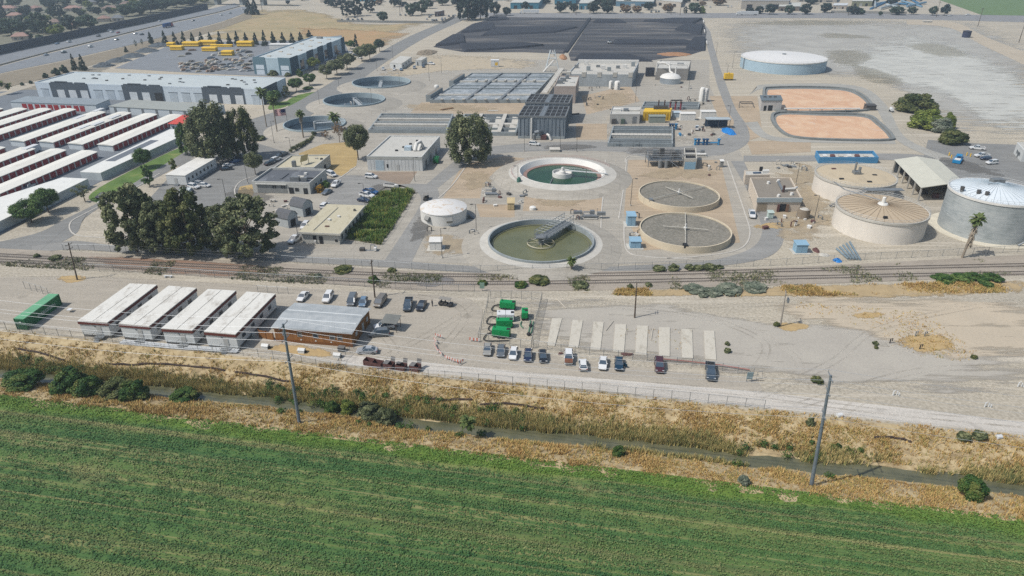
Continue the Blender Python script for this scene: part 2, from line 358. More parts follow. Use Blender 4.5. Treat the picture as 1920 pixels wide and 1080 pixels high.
# ---- soft ground patches and pavements
def softmat(name,rgb,rgb2=None,nsc=.25,k=1.0,streak=False,cover=1.0):
    b=NB(name); v=b.noise(nsc,5,rough=.65); f=b.noise(2.2,3)
    w=b.noise(1,5,b.mapv((.05,.30,1),.03),rough=.65) if streak else b.noise(nsc*.7,5,rough=.65,dist=.5)
    c=b.ramp(v,[(.34,S(*(rgb2 or tuple(x*.86 for x in rgb)))),(.62,S(*rgb))]); c=b.mix(.22,c,b.ramp(f,[(.3,mul(S(*rgb),.6)),(.7,mul(S(*rgb),1.25))]))
    a=b.math('ADD',b.attr('edge'),b.math('MULTIPLY',b.math('SUBTRACT',w,.5),2.6*k)); a=b.ramp(a,[(.35,0.0),(.75,cover)])
    return b.fin(c,.95,spec=.1,alpha=a)
def pave(name,rgb,var=.10,crack=.3,streak=0,slab=0):
    b=NB(name); c=S(*rgb); v=b.noise(.09,5,rough=.65); f=b.noise(2.5,3); t=b.noise(1,4,b.mapv((.06,.5,1),.4),rough=.6)
    w=b.math('ADD',b.math('MULTIPLY',v,.5),b.math('MULTIPLY',t,.5)); c0=b.ramp(w,[(.36,mul(c,1-var*1.7)),(.64,mul(c,1+var))])
    c0=b.mix(.28,c0,b.ramp(f,[(.3,mul(c,.5)),(.7,mul(c,1.4))])); p2=b.noise(.45,6,rough=.8); c0=b.mix(b.math('MULTIPLY',b.ramp(p2,[(.55,0.0),(.66,1.0)]),.28),c0,mul(c,.6)); c0=b.mix(b.math('MULTIPLY',b.ramp(t,[(.56,0.0),(.62,1.0)]),.22),c0,mul(c,1.25))
    if slab:
        k=b.n.new('ShaderNodeTexBrick'); k.inputs['Scale'].default_value=1; k.inputs['Brick Width'].default_value=7; k.inputs['Row Height'].default_value=6; k.inputs['Mortar Size'].default_value=.12; b.put(k.inputs[0],b.mapv((1,1,1),.12)); c0=b.mix(b.math('MULTIPLY',b.math('MULTIPLY',k.outputs['Fac'],b.ramp(v,[(.4,0.0),(.6,1.0)])),slab),c0,mul(c,.55))
    cr_=b.n.new('ShaderNodeTexVoronoi'); cr_.feature='DISTANCE_TO_EDGE'; cr_.inputs['Scale'].default_value=.07; b.put(cr_.inputs['Vector'],b.mix(.25,b.pos,b.n.new('ShaderNodeTexNoise').outputs[1],'ADD'))
    c0=b.mix(b.math('MULTIPLY',b.ramp(cr_.outputs[0],[(.0,1.0),(.012,0.0)]),crack),c0,mul(c,.5)); oil=b.noise(.22,2,rough=.4); c0=b.mix(b.math('MULTIPLY',b.ramp(oil,[(.66,0.0),(.74,1.0)]),.4),c0,mul(c,.55))
    return b.fin(c0,.9,spec=.15)
ASPH=pave('asphalt_worn',(144,144,141)); ASPH2=pave('asphalt_grey',(156,155,151)); CONC=pave('concrete_paving',(180,174,162),.11,slab=.5); YARD=pave('gravel_yard',(182,174,160),.09,0); BALL=pave('ballast_grey',(174,164,150),.14,0)
DIRT=pave('plant_dirt',(188,170,146),.13,0); KERB=mt('kerb_concrete',(205,200,190),.9,.1)
FWAY=pave('freeway_concrete',(140,144,148),.10)
SM={}
def soft(pxs,rgb,rgb2=None,**kw):
    key=(rgb,rgb2,tuple(sorted(kw.items())))
    if key not in SM: SM[key]=softmat('soil_patch',rgb,rgb2,**kw)
    return sheet('soil_patch',pxs,SM[key],soft=True,smooth=3)
# far ground: salt flat on the right, weedy field beyond the yard
soft([(1335,40),(1500,30),(1700,32),(1830,38),(1960,95),(2050,200),(2100,300),(1880,275),(1790,255),(1700,185),(1600,150),(1400,140),(1345,100)],(186,184,176),(166,164,158),streak=True,nsc=.05)
soft([(1560,110),(1700,60),(1850,100),(2000,190),(2050,260),(1900,262),(1780,190),(1640,150)],(206,206,198),(186,186,180),streak=True,nsc=.06,k=1.3)
for q in ([(1380,42),(1500,37),(1640,40),(1620,47),(1480,48),(1390,46)],[(1545,95),(1600,92),(1640,105),(1610,125),(1560,120)],[(1600,120),(1680,140),(1700,160),(1640,158),(1600,140)],[(1690,85),(1760,80),(1830,105),(1760,108)],[(1540,60),(1620,66),(1640,72),(1540,72)]):
    soft(q,(166,160,138),(146,140,118),streak=True,nsc=.1,k=1.8,cover=.35)
soft([(350,75),(420,28),(560,12),(700,45),(830,40),(780,60),(700,100),(640,90),(500,85),(400,78)],(186,166,130),(158,150,116),nsc=.04,k=.8)
soft([(560,50),(700,55),(780,62),(700,92),(640,80),(560,72)],(190,156,118),(168,150,112),nsc=.05)
soft([(-60,225),(60,150),(200,95),(330,55),(350,70),(180,140),(70,200)],(156,150,136),(140,134,122),streak=True)
sheet('suburb_ground',[(-420,170),(-60,116),(0,101),(100,79.5),(200,57.5),(300,36.5),(390,15),(430,0),(300,-20),(-500,-30)],pave('suburb_soil',(136,134,116),.2))
# plant pavement
sheet('plant_pavement',[(215,470),(262,392),(300,352),(345,300),(480,270),(530,250),(600,210),(690,135),(760,108),(990,112),(1330,112),(1330,160),(1390,290),(1445,420),(1440,470),(1300,492),(1000,500),(760,490),(500,488)],CONC)
soft([(1140,262),(1140,235),(1300,180),(1340,200),(1360,260),(1300,272)],(186,178,164),(170,164,152))
soft([(740,116),(830,100),(1010,112),(1010,128),(830,135),(700,150)],(198,184,160),(182,172,152))
for q in ([(868,308),(945,293),(985,297),(930,320),(905,345),(900,372),(830,372)],[(985,358),(1130,355),(1127,396),(980,396)],[(893,383),(965,384),(965,408),(900,407)],[(790,192),(985,192),(975,214),(768,213)],[(1178,300),(1350,300),(1388,455),(1205,470),(1170,400)],[(1090,180),(1180,160),(1200,190),(1100,215)],[(1080,232),(1138,232),(1138,262),(1080,262)],[(1330,180),(1420,180),(1430,255),(1385,270),(1350,230)],[(1400,265),(1520,262),(1520,285),(1410,290)]):
    sheet('dirt_patch',q,DIRT,smooth=0)
for q in ([(560,288),(655,266),(668,312),(612,330),(590,345)],[(452,338),(480,342),(470,372),(446,362)],[(622,318),(660,312),(640,330)]):
    sheet('dry_lawn',q,pave('dry_lawn_grass',(190,166,118),.14),smooth=2)
sheet('soil_bed',[(690,322),(782,322),(768,345),(704,345)],pave('brown_soil',(160,144,128),.1))
# green verge and reedy plot
GRASSM=veg_mat('lawn_grass',[(.3,S(84,110,58)),(.55,S(108,134,70)),(.75,S(150,150,96))],.15,0)
for q in ([(166,372),(186,352),(262,312),(345,274),(368,278),(350,292),(280,330),(215,362),(190,380)],[(538,190),(560,178),(600,172),(585,185),(545,200)],[(508,195),(540,190),(536,200),(505,206)]): sheet('grass_verge',q,GRASSM,smooth=3)
# roads
sheet('car_park',[(262,392),(345,302),(480,268),(560,292),(530,305),(478,345),(450,350),(440,372),(470,400),(400,420),(300,420)],ASPH)
ribbon('street',[(-80,468),(60,440),(120,412),(200,372),(270,332),(350,283),(430,240),(480,221),(540,200),(620,155),(690,112),(760,72),(840,38),(905,12),(935,0)],[(-80,505),(70,470),(140,440),(160,408),(225,368),(300,330),(385,285),(470,262),(510,258),(580,218),(665,158),(730,112),(795,72),(868,38),(925,14),(950,0)],ASPH)
ribbon('perimeter_road',[(60,462),(140,452),(230,462),(420,474),(640,484),(760,490),(900,500),(1060,503),(1200,497),(1320,490),(1400,470),(1428,440),(1420,400),(1392,340),(1370,302)],[(60,474),(140,468),(230,474),(420,484),(640,496),(760,503),(900,512),(1060,514),(1200,508),(1340,500),(1440,482),(1470,445),(1452,400),(1412,335),(1394,302)],ASPH2)
ribbon('plant_road',[(800,345),(868,290),(900,278),(1000,268),(1140,266),(1230,276),(1330,268),(1375,235),(1362,205),(1345,160),(1332,110),(1318,60),(1312,32)],[(822,352),(888,300),(920,290),(1000,284),(1140,284),(1230,296),(1345,292),(1400,270),(1402,240),(1380,205),(1362,160),(1345,110),(1332,60),(1330,32)],ASPH2)
ribbon('plant_road',[(1140,284),(1143,340),(1136,420),(1122,500)],[(1175,286),(1168,340),(1162,420),(1160,500)],CONC)
ribbon('plant_road',[(640,330),(680,330),(760,350),(790,375),(760,430),(720,490)],[(600,395),(680,395),(720,352),(820,352),(800,430),(770,495)],ASPH2,smooth=4)
ribbon('access_road',[(1394,292),(1500,292),(1640,288),(1720,290),(1800,300),(1960,310)],[(1394,303),(1500,303),(1660,300),(1720,310),(1790,335),(1960,375)],ASPH2)
sheet('pump_yard',[(1740,262),(1800,268),(1925,272),(2000,300),(2000,350),(1830,335),(1760,320),(1730,300)],ASPH)
ribbon('pond_road',[(1418,165),(1440,158),(1600,160),(1660,195),(1700,260),(1800,300)],[(1404,178),(1446,164),(1590,166),(1634,190),(1680,262),(1760,300)],pave('pond_track',(176,174,166)),smooth=5)
ribbon('pond_road',[(1396,230),(1440,262),(1560,268),(1680,270)],[(1420,228),(1450,256),(1560,260),(1676,262)],pave('pond_track2',(178,176,168)),smooth=5)
ribbon('far_road',[(900,24),(1200,25),(1500,24),(1700,26),(1960,30)],[(880,33),(1200,34),(1500,34),(1700,36),(1960,43)],pave('far_asphalt',(150,150,150)),smooth=3)
ribbon('perimeter_track',[(1700,38),(1790,42),(1850,70),(1960,112)],[(1700,46),(1780,52),(1840,84),(1960,140)],pave('dirt_track',(196,184,164)),smooth=4)
# yard south of the railway and gravel drive
sheet('gravel_yard',[(-60,560),(0,520),(200,520),(430,532),(640,545),(800,552),(880,560),(905,580),(900,640),(1000,662),(1200,690),(1420,712),(1445,760),(1200,742),(900,714),(690,692),(460,655),(230,633),(-60,600)],YARD)
ribbon('gravel_road',[(640,665),(900,690),(1180,715),(1420,735),(1650,760),(1990,800)],[(640,690),(900,716),(1180,743),(1440,768),(1650,795),(1990,838)],pave('gravel_drive',(208,202,192),.06,0),smooth=5)
soft([(930,560),(1200,560),(1440,600),(1920,620),(2000,740),(1700,740),(1450,720),(1000,650)],(190,184,172),(178,172,162),streak=True,nsc=.08)
soft([(1400,560),(1900,560),(2050,650),(1800,680),(1600,630)],(204,190,168),(194,182,162),streak=True,nsc=.08)
soft([(1120,545),(1500,535),(1940,525),(1980,545),(1700,560),(1400,556),(1150,556)],(194,172,134),(174,154,120),nsc=.3,k=1.2)
for q in ([(100,520),(150,515),(165,524),(130,532)],[(1690,630),(1760,622),(1802,650),(1740,664),(1690,655)],[(1445,608),(1500,604),(1526,615),(1480,624)],[(1590,590),(1640,584),(1662,592),(1620,600)],[(485,648),(560,645),(625,660),(630,672),(560,668),(490,656)],[(1400,425),(1490,412),(1520,425),(1450,430)]):
    soft(q,(200,174,128),(182,156,114),nsc=.6,k=1.1)
# railway
ribbon('ballast_bed',[(-80,462),(0,466),(200,476),(420,488),(640,500),(855,512),(1140,509),(1450,502),(1700,490),(1990,474)],[(-80,492),(0,496),(200,506),(420,521),(640,534),(800,545),(1140,544),(1450,535),(1700,526),(1990,512)],BALL)
soft([(150,480),(300,484),(520,500),(500,522),(380,518),(200,505)],(160,130,110),(146,122,106),nsc=.2,k=.6)
RAILM=mplain('rail_steel',(122,112,104),.5,.3); TIEM=mt('sleeper_timber',(158,151,142),.95,.2)
def track(name,label,mid):
    P=[G(*p) for p in cr(mid,10)]; root=thing(name,label,'railway track',P[len(P)//2])
    O=root.location
    for sg in (-1,1):
        Q=[]
        for i,p in enumerate(P):
            d=(P[min(i+1,len(P)-1)]-P[max(0,i-1)]); d.z=0; d.normalize(); Q.append(p+Vector((-d.y,d.x,0))*sg*.76-O)
        wallmesh(Q,.12,.10,.28).build('rail',RAILM,root)
    m=MB(); acc=0
    for i in range(len(P)-1):
        d=P[i+1]-P[i]; L=d.length; d.normalize(); q=Vector((-d.y,d.x,0)); k=0
        while acc<L:
            c=P[i]+d*acc-O
            m.add([c+d*sx*.13+q*sy*1.25+Vector((0,0,z)) for z in (.05,.13) for sx,sy in ((-1,-1),(1,-1),(1,1),(-1,1))],[(4,5,6,7),(0,1,5,4),(1,2,6,5),(2,3,7,6),(3,0,4,7)]); acc+=.62
        acc-=L
    tag(m.build('sleepers',TIEM,root),kind='stuff')
track('railway_track','weathered single track beside the plant fence',[(-80,474),(0,479),(380,499),(760,516),(1140,515.5),(1520,506.5),(1990,496)])
track('railway_track','weathered single track on the side nearer the gravel yard',[(-80,484),(0,489),(380,509),(760,530),(1140,529),(1520,520.5),(1990,511)])
# kerbs
for q in ([(300,325),(240,360),(165,398),(132,418),(140,440),(190,446),(235,450)],[(880,302),(850,345),(822,372)],[(1135,300),(1136,330),(1128,395),(1126,470)],[(1175,300),(1168,360),(1160,410)],[(1363,302),(1395,395),(1406,440),(1385,468),(1320,480),(1250,485)],[(1170,420),(1175,470),(1215,482),(1290,486)],[(445,375),(440,356),(452,340),(480,330)],[(610,348),(640,332),(668,312)],[(1345,292),(1250,298),(1215,288),(1178,294),(1172,305)],[(900,500),(1000,506),(1090,500),(1126,470)],[(1300,270),(1340,262),(1372,240)]):
    strip('kerb',q,.4,.14,KERB)

# low weeds between the rails and dry grass beside the track
def strip_tufts(name,A,B_,n,h,w,mat,dens,nb=4,thr=.5):
    A=[G(*p) for p in cr(A,8)]; B_=[G(*p) for p in cr(B_,8)]; m=min(len(A),len(B_)); i=NR.integers(0,m-1,n); f=NR.random(n); g=NR.random(n)
    ax=np.array([p.x for p in A[:m]]); ay=np.array([p.y for p in A[:m]]); bx=np.array([p.x for p in B_[:m]]); by=np.array([p.y for p in B_[:m]])
    X0=ax[i]*(1-f)+ax[i+1]*f; Y0=ay[i]*(1-f)+ay[i+1]*f; X1=bx[i]*(1-f)+bx[i+1]*f; Y1=by[i]*(1-f)+by[i+1]*f
    x=X0*(1-g)+X1*g; y=Y0*(1-g)+Y1*g; k=NR.random(n)<sstep(thr,thr+.2,vnoise(x,y,dens)); x,y=x[k],y[k]
    tag(fastmesh(name,blades(x,y,np.full(len(x),.08),h*(.4+vnoise(x,y,.5)),w,.8,nb),3,mat),kind='stuff')
WEEDM=veg_mat('weed_blade',[(.3,S(84,98,70)),(.5,S(116,126,94)),(.7,S(168,158,118))],.2)
strip_tufts('track_weeds',[(-40,474),(300,490),(640,508),(900,516),(1140,513),(1500,504),(1960,480)],[(-40,496),(300,516),(640,536),(900,545),(1140,545),(1500,536),(1960,512)],14000,.5,.10,WEEDM,.16,4,.56)
strip_tufts('dry_grass',[(1120,543),(1300,540),(1500,536),(1700,531),(1960,524)],[(1120,553),(1300,556),(1500,556),(1700,552),(1960,548)],11000,.6,.08,DRYM,.12,4,.42)
strip_tufts('dry_grass',[(1400,560),(1600,575),(1800,590),(1960,600)],[(1000,600),(1450,690),(1700,720),(1960,740)],5000,.3,.09,DRYM,.05,4,.66)

# wheel tracks on the loose ground
def trackmat(name,rgb,a):
    b=NB(name); v=b.noise(.12,4,rough=.7); return b.fin(S(*rgb),.95,spec=.1,alpha=b.ramp(v,[(.40,0.0),(.66,a)]))
TK=[trackmat('wheel_track_dark',(158,150,136),.24),trackmat('wheel_track_pale',(220,212,198),.3)]
def wheel(pxs,k,off=.8,w=.45):
    P=[G(*p) for p in cr(pxs,8)]; m=MB(); n=len(P); ZL[0]+=.0006
    for sg in (-off,off):
        L=[]
        for i,p in enumerate(P):
            d=P[min(i+1,n-1)]-P[max(0,i-1)]; d.z=0; d.normalize(); q=Vector((-d.y,d.x,0)); L+=[p+q*(sg-w/2),p+q*(sg+w/2)]
        m.add([(v.x,v.y,ZL[0]) for v in L],[(2*i,2*i+2,2*i+3,2*i+1) for i in range(n-1)])
    for i,f in enumerate(m.f):
        a,b,c=(Vector(m.v[j]) for j in f[:3])
        if (b-a).cross(c-a).z<0: m.f[i]=f[::-1]
    tag(m.build('wheel_track',TK[k]),kind='structure')
for i,q in enumerate(([(700,680),(780,640),(850,600),(890,570),(860,555),(700,548),(400,534),(200,524),(0,520)],[(660,690),(790,670),(880,690),(1100,722),(1400,752),(1700,785),(1960,812)],[(640,672),(800,690),(1100,712),(1400,738),(1650,772),(1960,800)],[(830,650),(870,600),(850,570),(780,555)],[(1440,740),(1500,690),(1450,640),(1380,610),(1200,580),(1040,565)],[(1420,745),(1560,680),(1640,620),(1800,580),(1960,560)],[(1500,760),(1700,700),(1850,690),(1960,700)],[(1480,600),(1640,560),(1960,545)],[(1300,575),(1500,570),(1700,572),(1960,575)],[(930,560),(1100,565),(1300,590),(1430,640),(1420,690)],[(1560,790),(1650,735),(1780,720),(1960,735)],[(1540,110),(1650,125),(1760,170),(1960,260)],[(1500,95),(1700,120),(1850,170),(1960,200)],[(1450,420),(1520,450),(1600,470),(1800,470)],[(1440,300),(1500,330),(1540,400),(1500,450)],[(700,690),(740,660),(700,600),(760,590)],[(1150,300),(1155,400),(1140,490)],[(1700,240),(1760,300),(1690,280)],[(1660,50),(1720,80),(1800,70)],[(0,560),(100,545),(300,525)],[(840,360),(900,330),(960,310)])): wheel(q,(i*7)%3%2)
soft([(770,516),(850,518),(856,532),(800,540),(765,530)],(140,138,136),(124,122,122),nsc=.3)
for q in ([(600,385),(640,380),(650,400),(610,405)],[(430,350),(520,360),(500,385),(420,390)],[(770,420),(800,400),(810,440),(770,460)],[(1020,272),(1100,270),(1120,280),(1020,282)],[(700,345),(740,345),(740,365),(690,370)],[(1180,276),(1300,280),(1300,292),(1180,290)],[(300,380),(360,400),(330,420),(280,410)],[(1396,330),(1412,340),(1430,400),(1410,390)],[(1740,290),(1850,310),(1900,335),(1780,318)]):
    soft(q,(126,124,120),(112,110,106),nsc=.2,k=1.5,cover=.45)
for q in ([(800,440),(880,445),(900,470),(800,480)],[(860,330),(900,320),(930,340),(880,360)],[(1000,365),(1090,362),(1100,385),(1010,388)],[(1200,320),(1320,315),(1340,335),(1210,335)],[(760,195),(900,196),(940,210),(770,208)],[(1440,330),(1540,310),(1560,440),(1460,460)],[(1100,185),(1170,170),(1190,190),(1120,210)]):
    soft(q,(206,188,158),(176,160,136),nsc=.25,k=1.6,cover=.6)
# ================================================================ VEHICLES
GLASS=mplain('car_glass',(70,86,100),.06,0,1.0); TYRE=mplain('tyre_rubber',(38,38,38),.8); RIM=mplain('wheel_rim',(150,152,154),.35,.6)
LAMPW=mplain('headlight_lens',(225,228,230),.1,0,.8); LAMPR=mplain('tail_light_lens',(150,24,20),.2,0,.6); BLACKP=mplain('black_plastic',(40,40,42),.6)
CARC={'white':(238,238,236),'silver':(176,180,184),'grey':(112,118,122),'dark':(44,48,54),'black':(30,33,38),'navy':(34,48,78),'blue':(36,92,150),'teal':(26,62,84),'maroon':(84,40,44),'tan':(132,124,112),'red':(170,40,36),'green':(40,130,80),'lightblue':(120,146,170),'bluegrey':(70,84,96),'yellow':(228,180,40),'beige':(170,168,160)}
def carpaint(c): return mplain('car_paint_'+c,CARC[c],.25,.0 if c in('white','black') else .15,.6,.6)
KIND={ # lower stations (x,halfwidth,zbottom,ztop); greenhouse base x0,x1 roof x0,x1, zbelt,zroof
 'sedan':([(-2.3,.76,.45,.74),(-2.15,.87,.3,.93),(-1.2,.91,.2,.96),(1.0,.91,.2,.93),(1.9,.88,.24,.8),(2.28,.76,.4,.64)],(-1.8,1.0,-1.05,.22,.93,1.43),.62),
 'hatch':([(-2.0,.78,.45,.9),(-1.9,.86,.3,.98),(-1.0,.88,.2,.98),(.95,.88,.2,.95),(1.7,.85,.24,.82),(2.02,.74,.4,.64)],(-1.95,1.1,-1.5,.25,.95,1.5),.62),
 'suv':([(-2.35,.82,.5,1.0),(-2.25,.93,.32,1.08),(-1.2,.96,.25,1.08),(1.1,.96,.25,1.06),(2.0,.92,.28,.98),(2.35,.8,.45,.8)],(-2.25,1.15,-1.95,.38,1.06,1.74),.72),
 'van':([(-2.5,.86,.5,1.1),(-2.4,.96,.32,1.15),(-1.2,.98,.25,1.15),(1.6,.98,.25,1.1),(2.2,.92,.3,.95),(2.5,.8,.45,.75)],(-2.45,1.8,-2.3,.85,1.12,1.85),.78),
 'pickup':([(-2.85,.88,.5,1.05),(-2.8,.96,.4,1.1),(-.9,.98,.3,1.1),(1.2,.98,.3,1.12),(2.4,.94,.34,1.02),(2.8,.84,.5,.85)],(-.95,1.35,-.7,.55,1.1,1.82),.74)}
WX={'sedan':1.4,'hatch':1.25,'suv':1.42,'van':1.5,'pickup':1.75}
_cm={}
def carmesh(kind,col,bedcol=None):
    k=(kind,col,bedcol)
    if k in _cm: return _cm[k]
    stn,(b0,b1,r0,r1,zb,zr),rh=KIND[kind]; paint=carpaint(col)
    m=MB(); sec=[]
    for x,hw,z0,z1 in stn:
        zm=z0+(z1-z0)*.55; sec+=[(x,-hw*.94,z0),(x,-hw,zm),(x,-hw*.9,z1),(x,hw*.9,z1),(x,hw,zm),(x,hw*.94,z0)]
    fs=[]
    for i in range(len(stn)-1):
        for j in range(6): fs.append((i*6+j,(i+1)*6+j,(i+1)*6+(j+1)%6,i*6+(j+1)%6))
    e=(len(stn)-1)*6; fs+=[(0,1,2,3,4,5),tuple(e+5-i for i in range(6))]
    m.add(sec,fs)
    wb=.84*stn[2][1]/.91
    base=[(b0,-wb,zb),(b1,-wb,zb),(b1,wb,zb),(b0,wb,zb)]; top=[(r0,-rh,zr),(r1,-rh,zr),(r1,rh,zr),(r0,rh,zr)]
    m.add([(p[0],p[1],zr-.03) for p in top]+[(p[0]*.97,p[1]*.93,zr+.035) for p in top],[(4,5,6,7),(0,1,5,4),(1,2,6,5),(2,3,7,6),(3,0,4,7)])
    for p,q in zip(base,top): m.tube([p,q],.055,5)
    for sy in (-1,1):
        m.tube([((b0+b1)/2-.1,sy*wb,zb),((r0+r1)/2,sy*rh,zr)],.05,5); m.box(b1-.35,b1-.2,sy*(wb+.08)-.1,sy*(wb+.08)+.1,zb+.02,zb+.18)
    mats=[paint,BLACKP]
    if bedcol: mats.append(mt('rusty_hood',(132,88,66),.8,.25,2)); m.box(1.15,2.55,-.85,.85,1.0,1.145,2)
    if kind=='pickup':
        m.box(-2.72,-1.0,-.8,.8,1.085,1.11,1)
        for sy in (-1,1): m.box(-2.8,-.95,sy*.9-.06,sy*.9+.06,1.08,1.32,0)
        m.box(-2.86,-2.76,-.9,.9,1.0,1.32,0)
    m.box(stn[-1][0]-.12,stn[-1][0]+.02,-.7,.7,.38,.5,1); m.box(stn[0][0]-.02,stn[0][0]+.12,-.7,.7,.38,.55,1)
    g=MB(); ins=lambda p,k:(p[0]*k,p[1]*k,p[2])
    g.add([ins(p,.985) for p in base]+[ins(p,.985) for p in top],[(0,1,5,4),(1,2,6,5),(2,3,7,6),(3,0,4,7)])
    def me(mb,n,ms):
        o=mb.build(n,ms); d=o.data; bpy.data.objects.remove(o); return d
    h=MB(); h.box(-.1,.06,-.2,.2,-.08,.08); w=MB(); r=.34 if kind!='pickup' else .4
    w.add([],[]) ; n=14; vs=[];fs=[]
    for y,rr in ((-.11,r),(.11,r),(.11,r*.6),(-.11,r*.6)):
        vs+=[(rr*math.cos(2*math.pi*i/n),y,rr*math.sin(2*math.pi*i/n)) for i in range(n)]
    for i in range(n):
        j=(i+1)%n; fs+=[(i,j,n+j,n+i),(n+i,n+j,2*n+j,2*n+i),(i,3*n+i,3*n+j,j)]
    w.add(vs,fs,0); w.add([vs[2*n+i] for i in range(n)],[tuple(range(n))],1); w.add([vs[3*n+i] for i in range(n)],[tuple(range(n))],1)
    _cm[k]=(me(m,'body',mats),me(g,'windows',GLASS),me(w,'wheel',[TYRE,RIM]),me(h,'headlight',LAMPW),me(h,'tail_light',LAMPR),r,stn,m,g)
    return _cm[k]
def link(me,name,par,loc=(0,0,0)):
    o=bpy.data.objects.new(name,me); COL.objects.link(o); o.parent=par; o.location=loc; return o
def car(px,py,dx,dy,kind,col,label,cat=None,group=None,bed=None,name=None,zc=.6):
    """dx,dy: sight-line step from the middle of the car towards its bonnet"""
    p=G(px,py,zc); q=G(px+dx,py+dy,zc)-p; a=math.atan2(q.y,q.x)
    nm=name or {'sedan':'parked_car','hatch':'parked_car','suv':'parked_suv','van':'parked_van','pickup':'pickup_truck'}[kind]
    b,g,w,h,t,r,stn,_,_=carmesh(kind,col,bed)
    o=thing(nm,label,cat or {'sedan':'car','hatch':'car','suv':'car','van':'van','pickup':'pickup truck'}[kind],(p.x,p.y,.06),group,a)
    link(b,'body',o); link(g,'windows',o)
    for sx in (-1,1):
        for sy in (-1,1): link(w,'wheel',o,(sx*WX[kind],sy*(stn[2][1]-.1),r))
    for sy in (-1,1):
        link(h,'headlight',o,(stn[-2][0]+.18,sy*stn[-2][1]*.74,stn[-2][3]-.14)); link(t,'tail_light',o,(stn[1][0]-.02,sy*stn[1][1]*.8,stn[1][3]-.16))
    return o
def farcar(px,py,dx,dy,kind,col,label,cat='car',group=None,name='car'):
    p=G(px,py,.6); q=G(px+dx,py+dy,.6)-p; a=math.atan2(q.y,q.x); k=('far',kind,col)
    if k not in _cm:
        *_,r,stn,m,g=carmesh(kind,col); mm=MB(); mm.add(m.v,m.f,0); mm.m=[2 if x==1 else 0 for x in m.m]; mm.add(g.v,g.f,1)
        for sx in (-1,1):
            for sy in (-1,1): mm.box(sx*WX[kind]-.32,sx*WX[kind]+.32,sy*(stn[2][1]-.1)-.12,sy*(stn[2][1]-.1)+.12,0,.62,2)
        o=mm.build(name,[carpaint(col),GLASS,TYRE]); _cm[k]=o.data; bpy.data.objects.remove(o)
    o=bpy.data.objects.new(name,_cm[k]); COL.objects.link(o); o.location=(p.x,p.y,.06); o.rotation_euler=(0,0,a)
    return tag(o,label,cat,group)
# ================================================================ VEGETATION
def leafmat(name,dark,mid,light):
    b=NB(name); tn=b.attr('tone'); v=b.math('ADD',b.math('MULTIPLY',tn,.6),b.math('MULTIPLY',b.island(),.4))
    c=b.ramp(v,[(.15,S(*dark)),(.5,S(*mid)),(.85,S(*light))]); m=b.fin(c,.65,spec=.2)
    tr=b.n.new('ShaderNodeBsdfTranslucent'); b.put(tr.inputs[0],c); mx=b.n.new('ShaderNodeMixShader'); mx.inputs[0].default_value=.24
    b.l.new(b.p.outputs[0],mx.inputs[1]); b.l.new(tr.outputs[0],mx.inputs[2]); b.l.new(mx.outputs[0],b.n['Material Output'].inputs[0]); return m
LG=leafmat('leaf_street_green',(54,86,44),(84,116,58),(128,150,84)); LD=leafmat('leaf_dark_green',(72,82,56),(112,122,84),(164,166,122)); LO=leafmat('leaf_olive',(66,80,48),(100,110,64),(140,140,88))
LC=leafmat('leaf_conifer',(48,66,56),(70,88,72),(100,112,92)); LY=leafmat('leaf_yellow_green',(84,104,44),(120,136,60),(156,164,84)); LS=leafmat('leaf_sage',(104,116,100),(134,144,124),(166,170,150)); LB=leafmat('leaf_dry_brown',(112,90,66),(146,118,88),(176,152,118)); LP=leafmat('leaf_palm',(64,86,44),(98,116,62),(146,152,98))
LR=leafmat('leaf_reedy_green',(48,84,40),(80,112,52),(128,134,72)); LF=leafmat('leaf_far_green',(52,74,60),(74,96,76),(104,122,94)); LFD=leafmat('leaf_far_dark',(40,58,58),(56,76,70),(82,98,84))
LGOLD=leafmat('leaf_golden',(150,112,40),(190,146,52),(214,176,84))
BARK=mt('bark_brown',(120,104,88),.95,.2,1.5); PBARK=mt('palm_bark',(158,146,130),.95,.2,2)
def leafquads(C,rad,n,size,sq=.85):
    d=NR.normal(size=(n,3)); d/=np.linalg.norm(d,axis=1)[:,None]; rr=NR.random(n)**.45
    P=np.asarray(C)+d*(rr*rad)[:,None]*np.array([1,1,sq]); a=NR.normal(size=(n,3)); nn=d*1.25+NR.normal(size=(n,3))*.55+np.array([0,0,.25])
    nn/=np.linalg.norm(nn,axis=1)[:,None]; a=np.cross(nn,a); a/=np.linalg.norm(a,axis=1)[:,None]; b=np.cross(nn,a); s=(size*NR.uniform(.6,1.4,n))[:,None]
    return np.stack([P-a*s-b*s*.3,P+b*s*.9,P+a*s-b*s*.2,P-b*s*.8],1).reshape(-1,3)
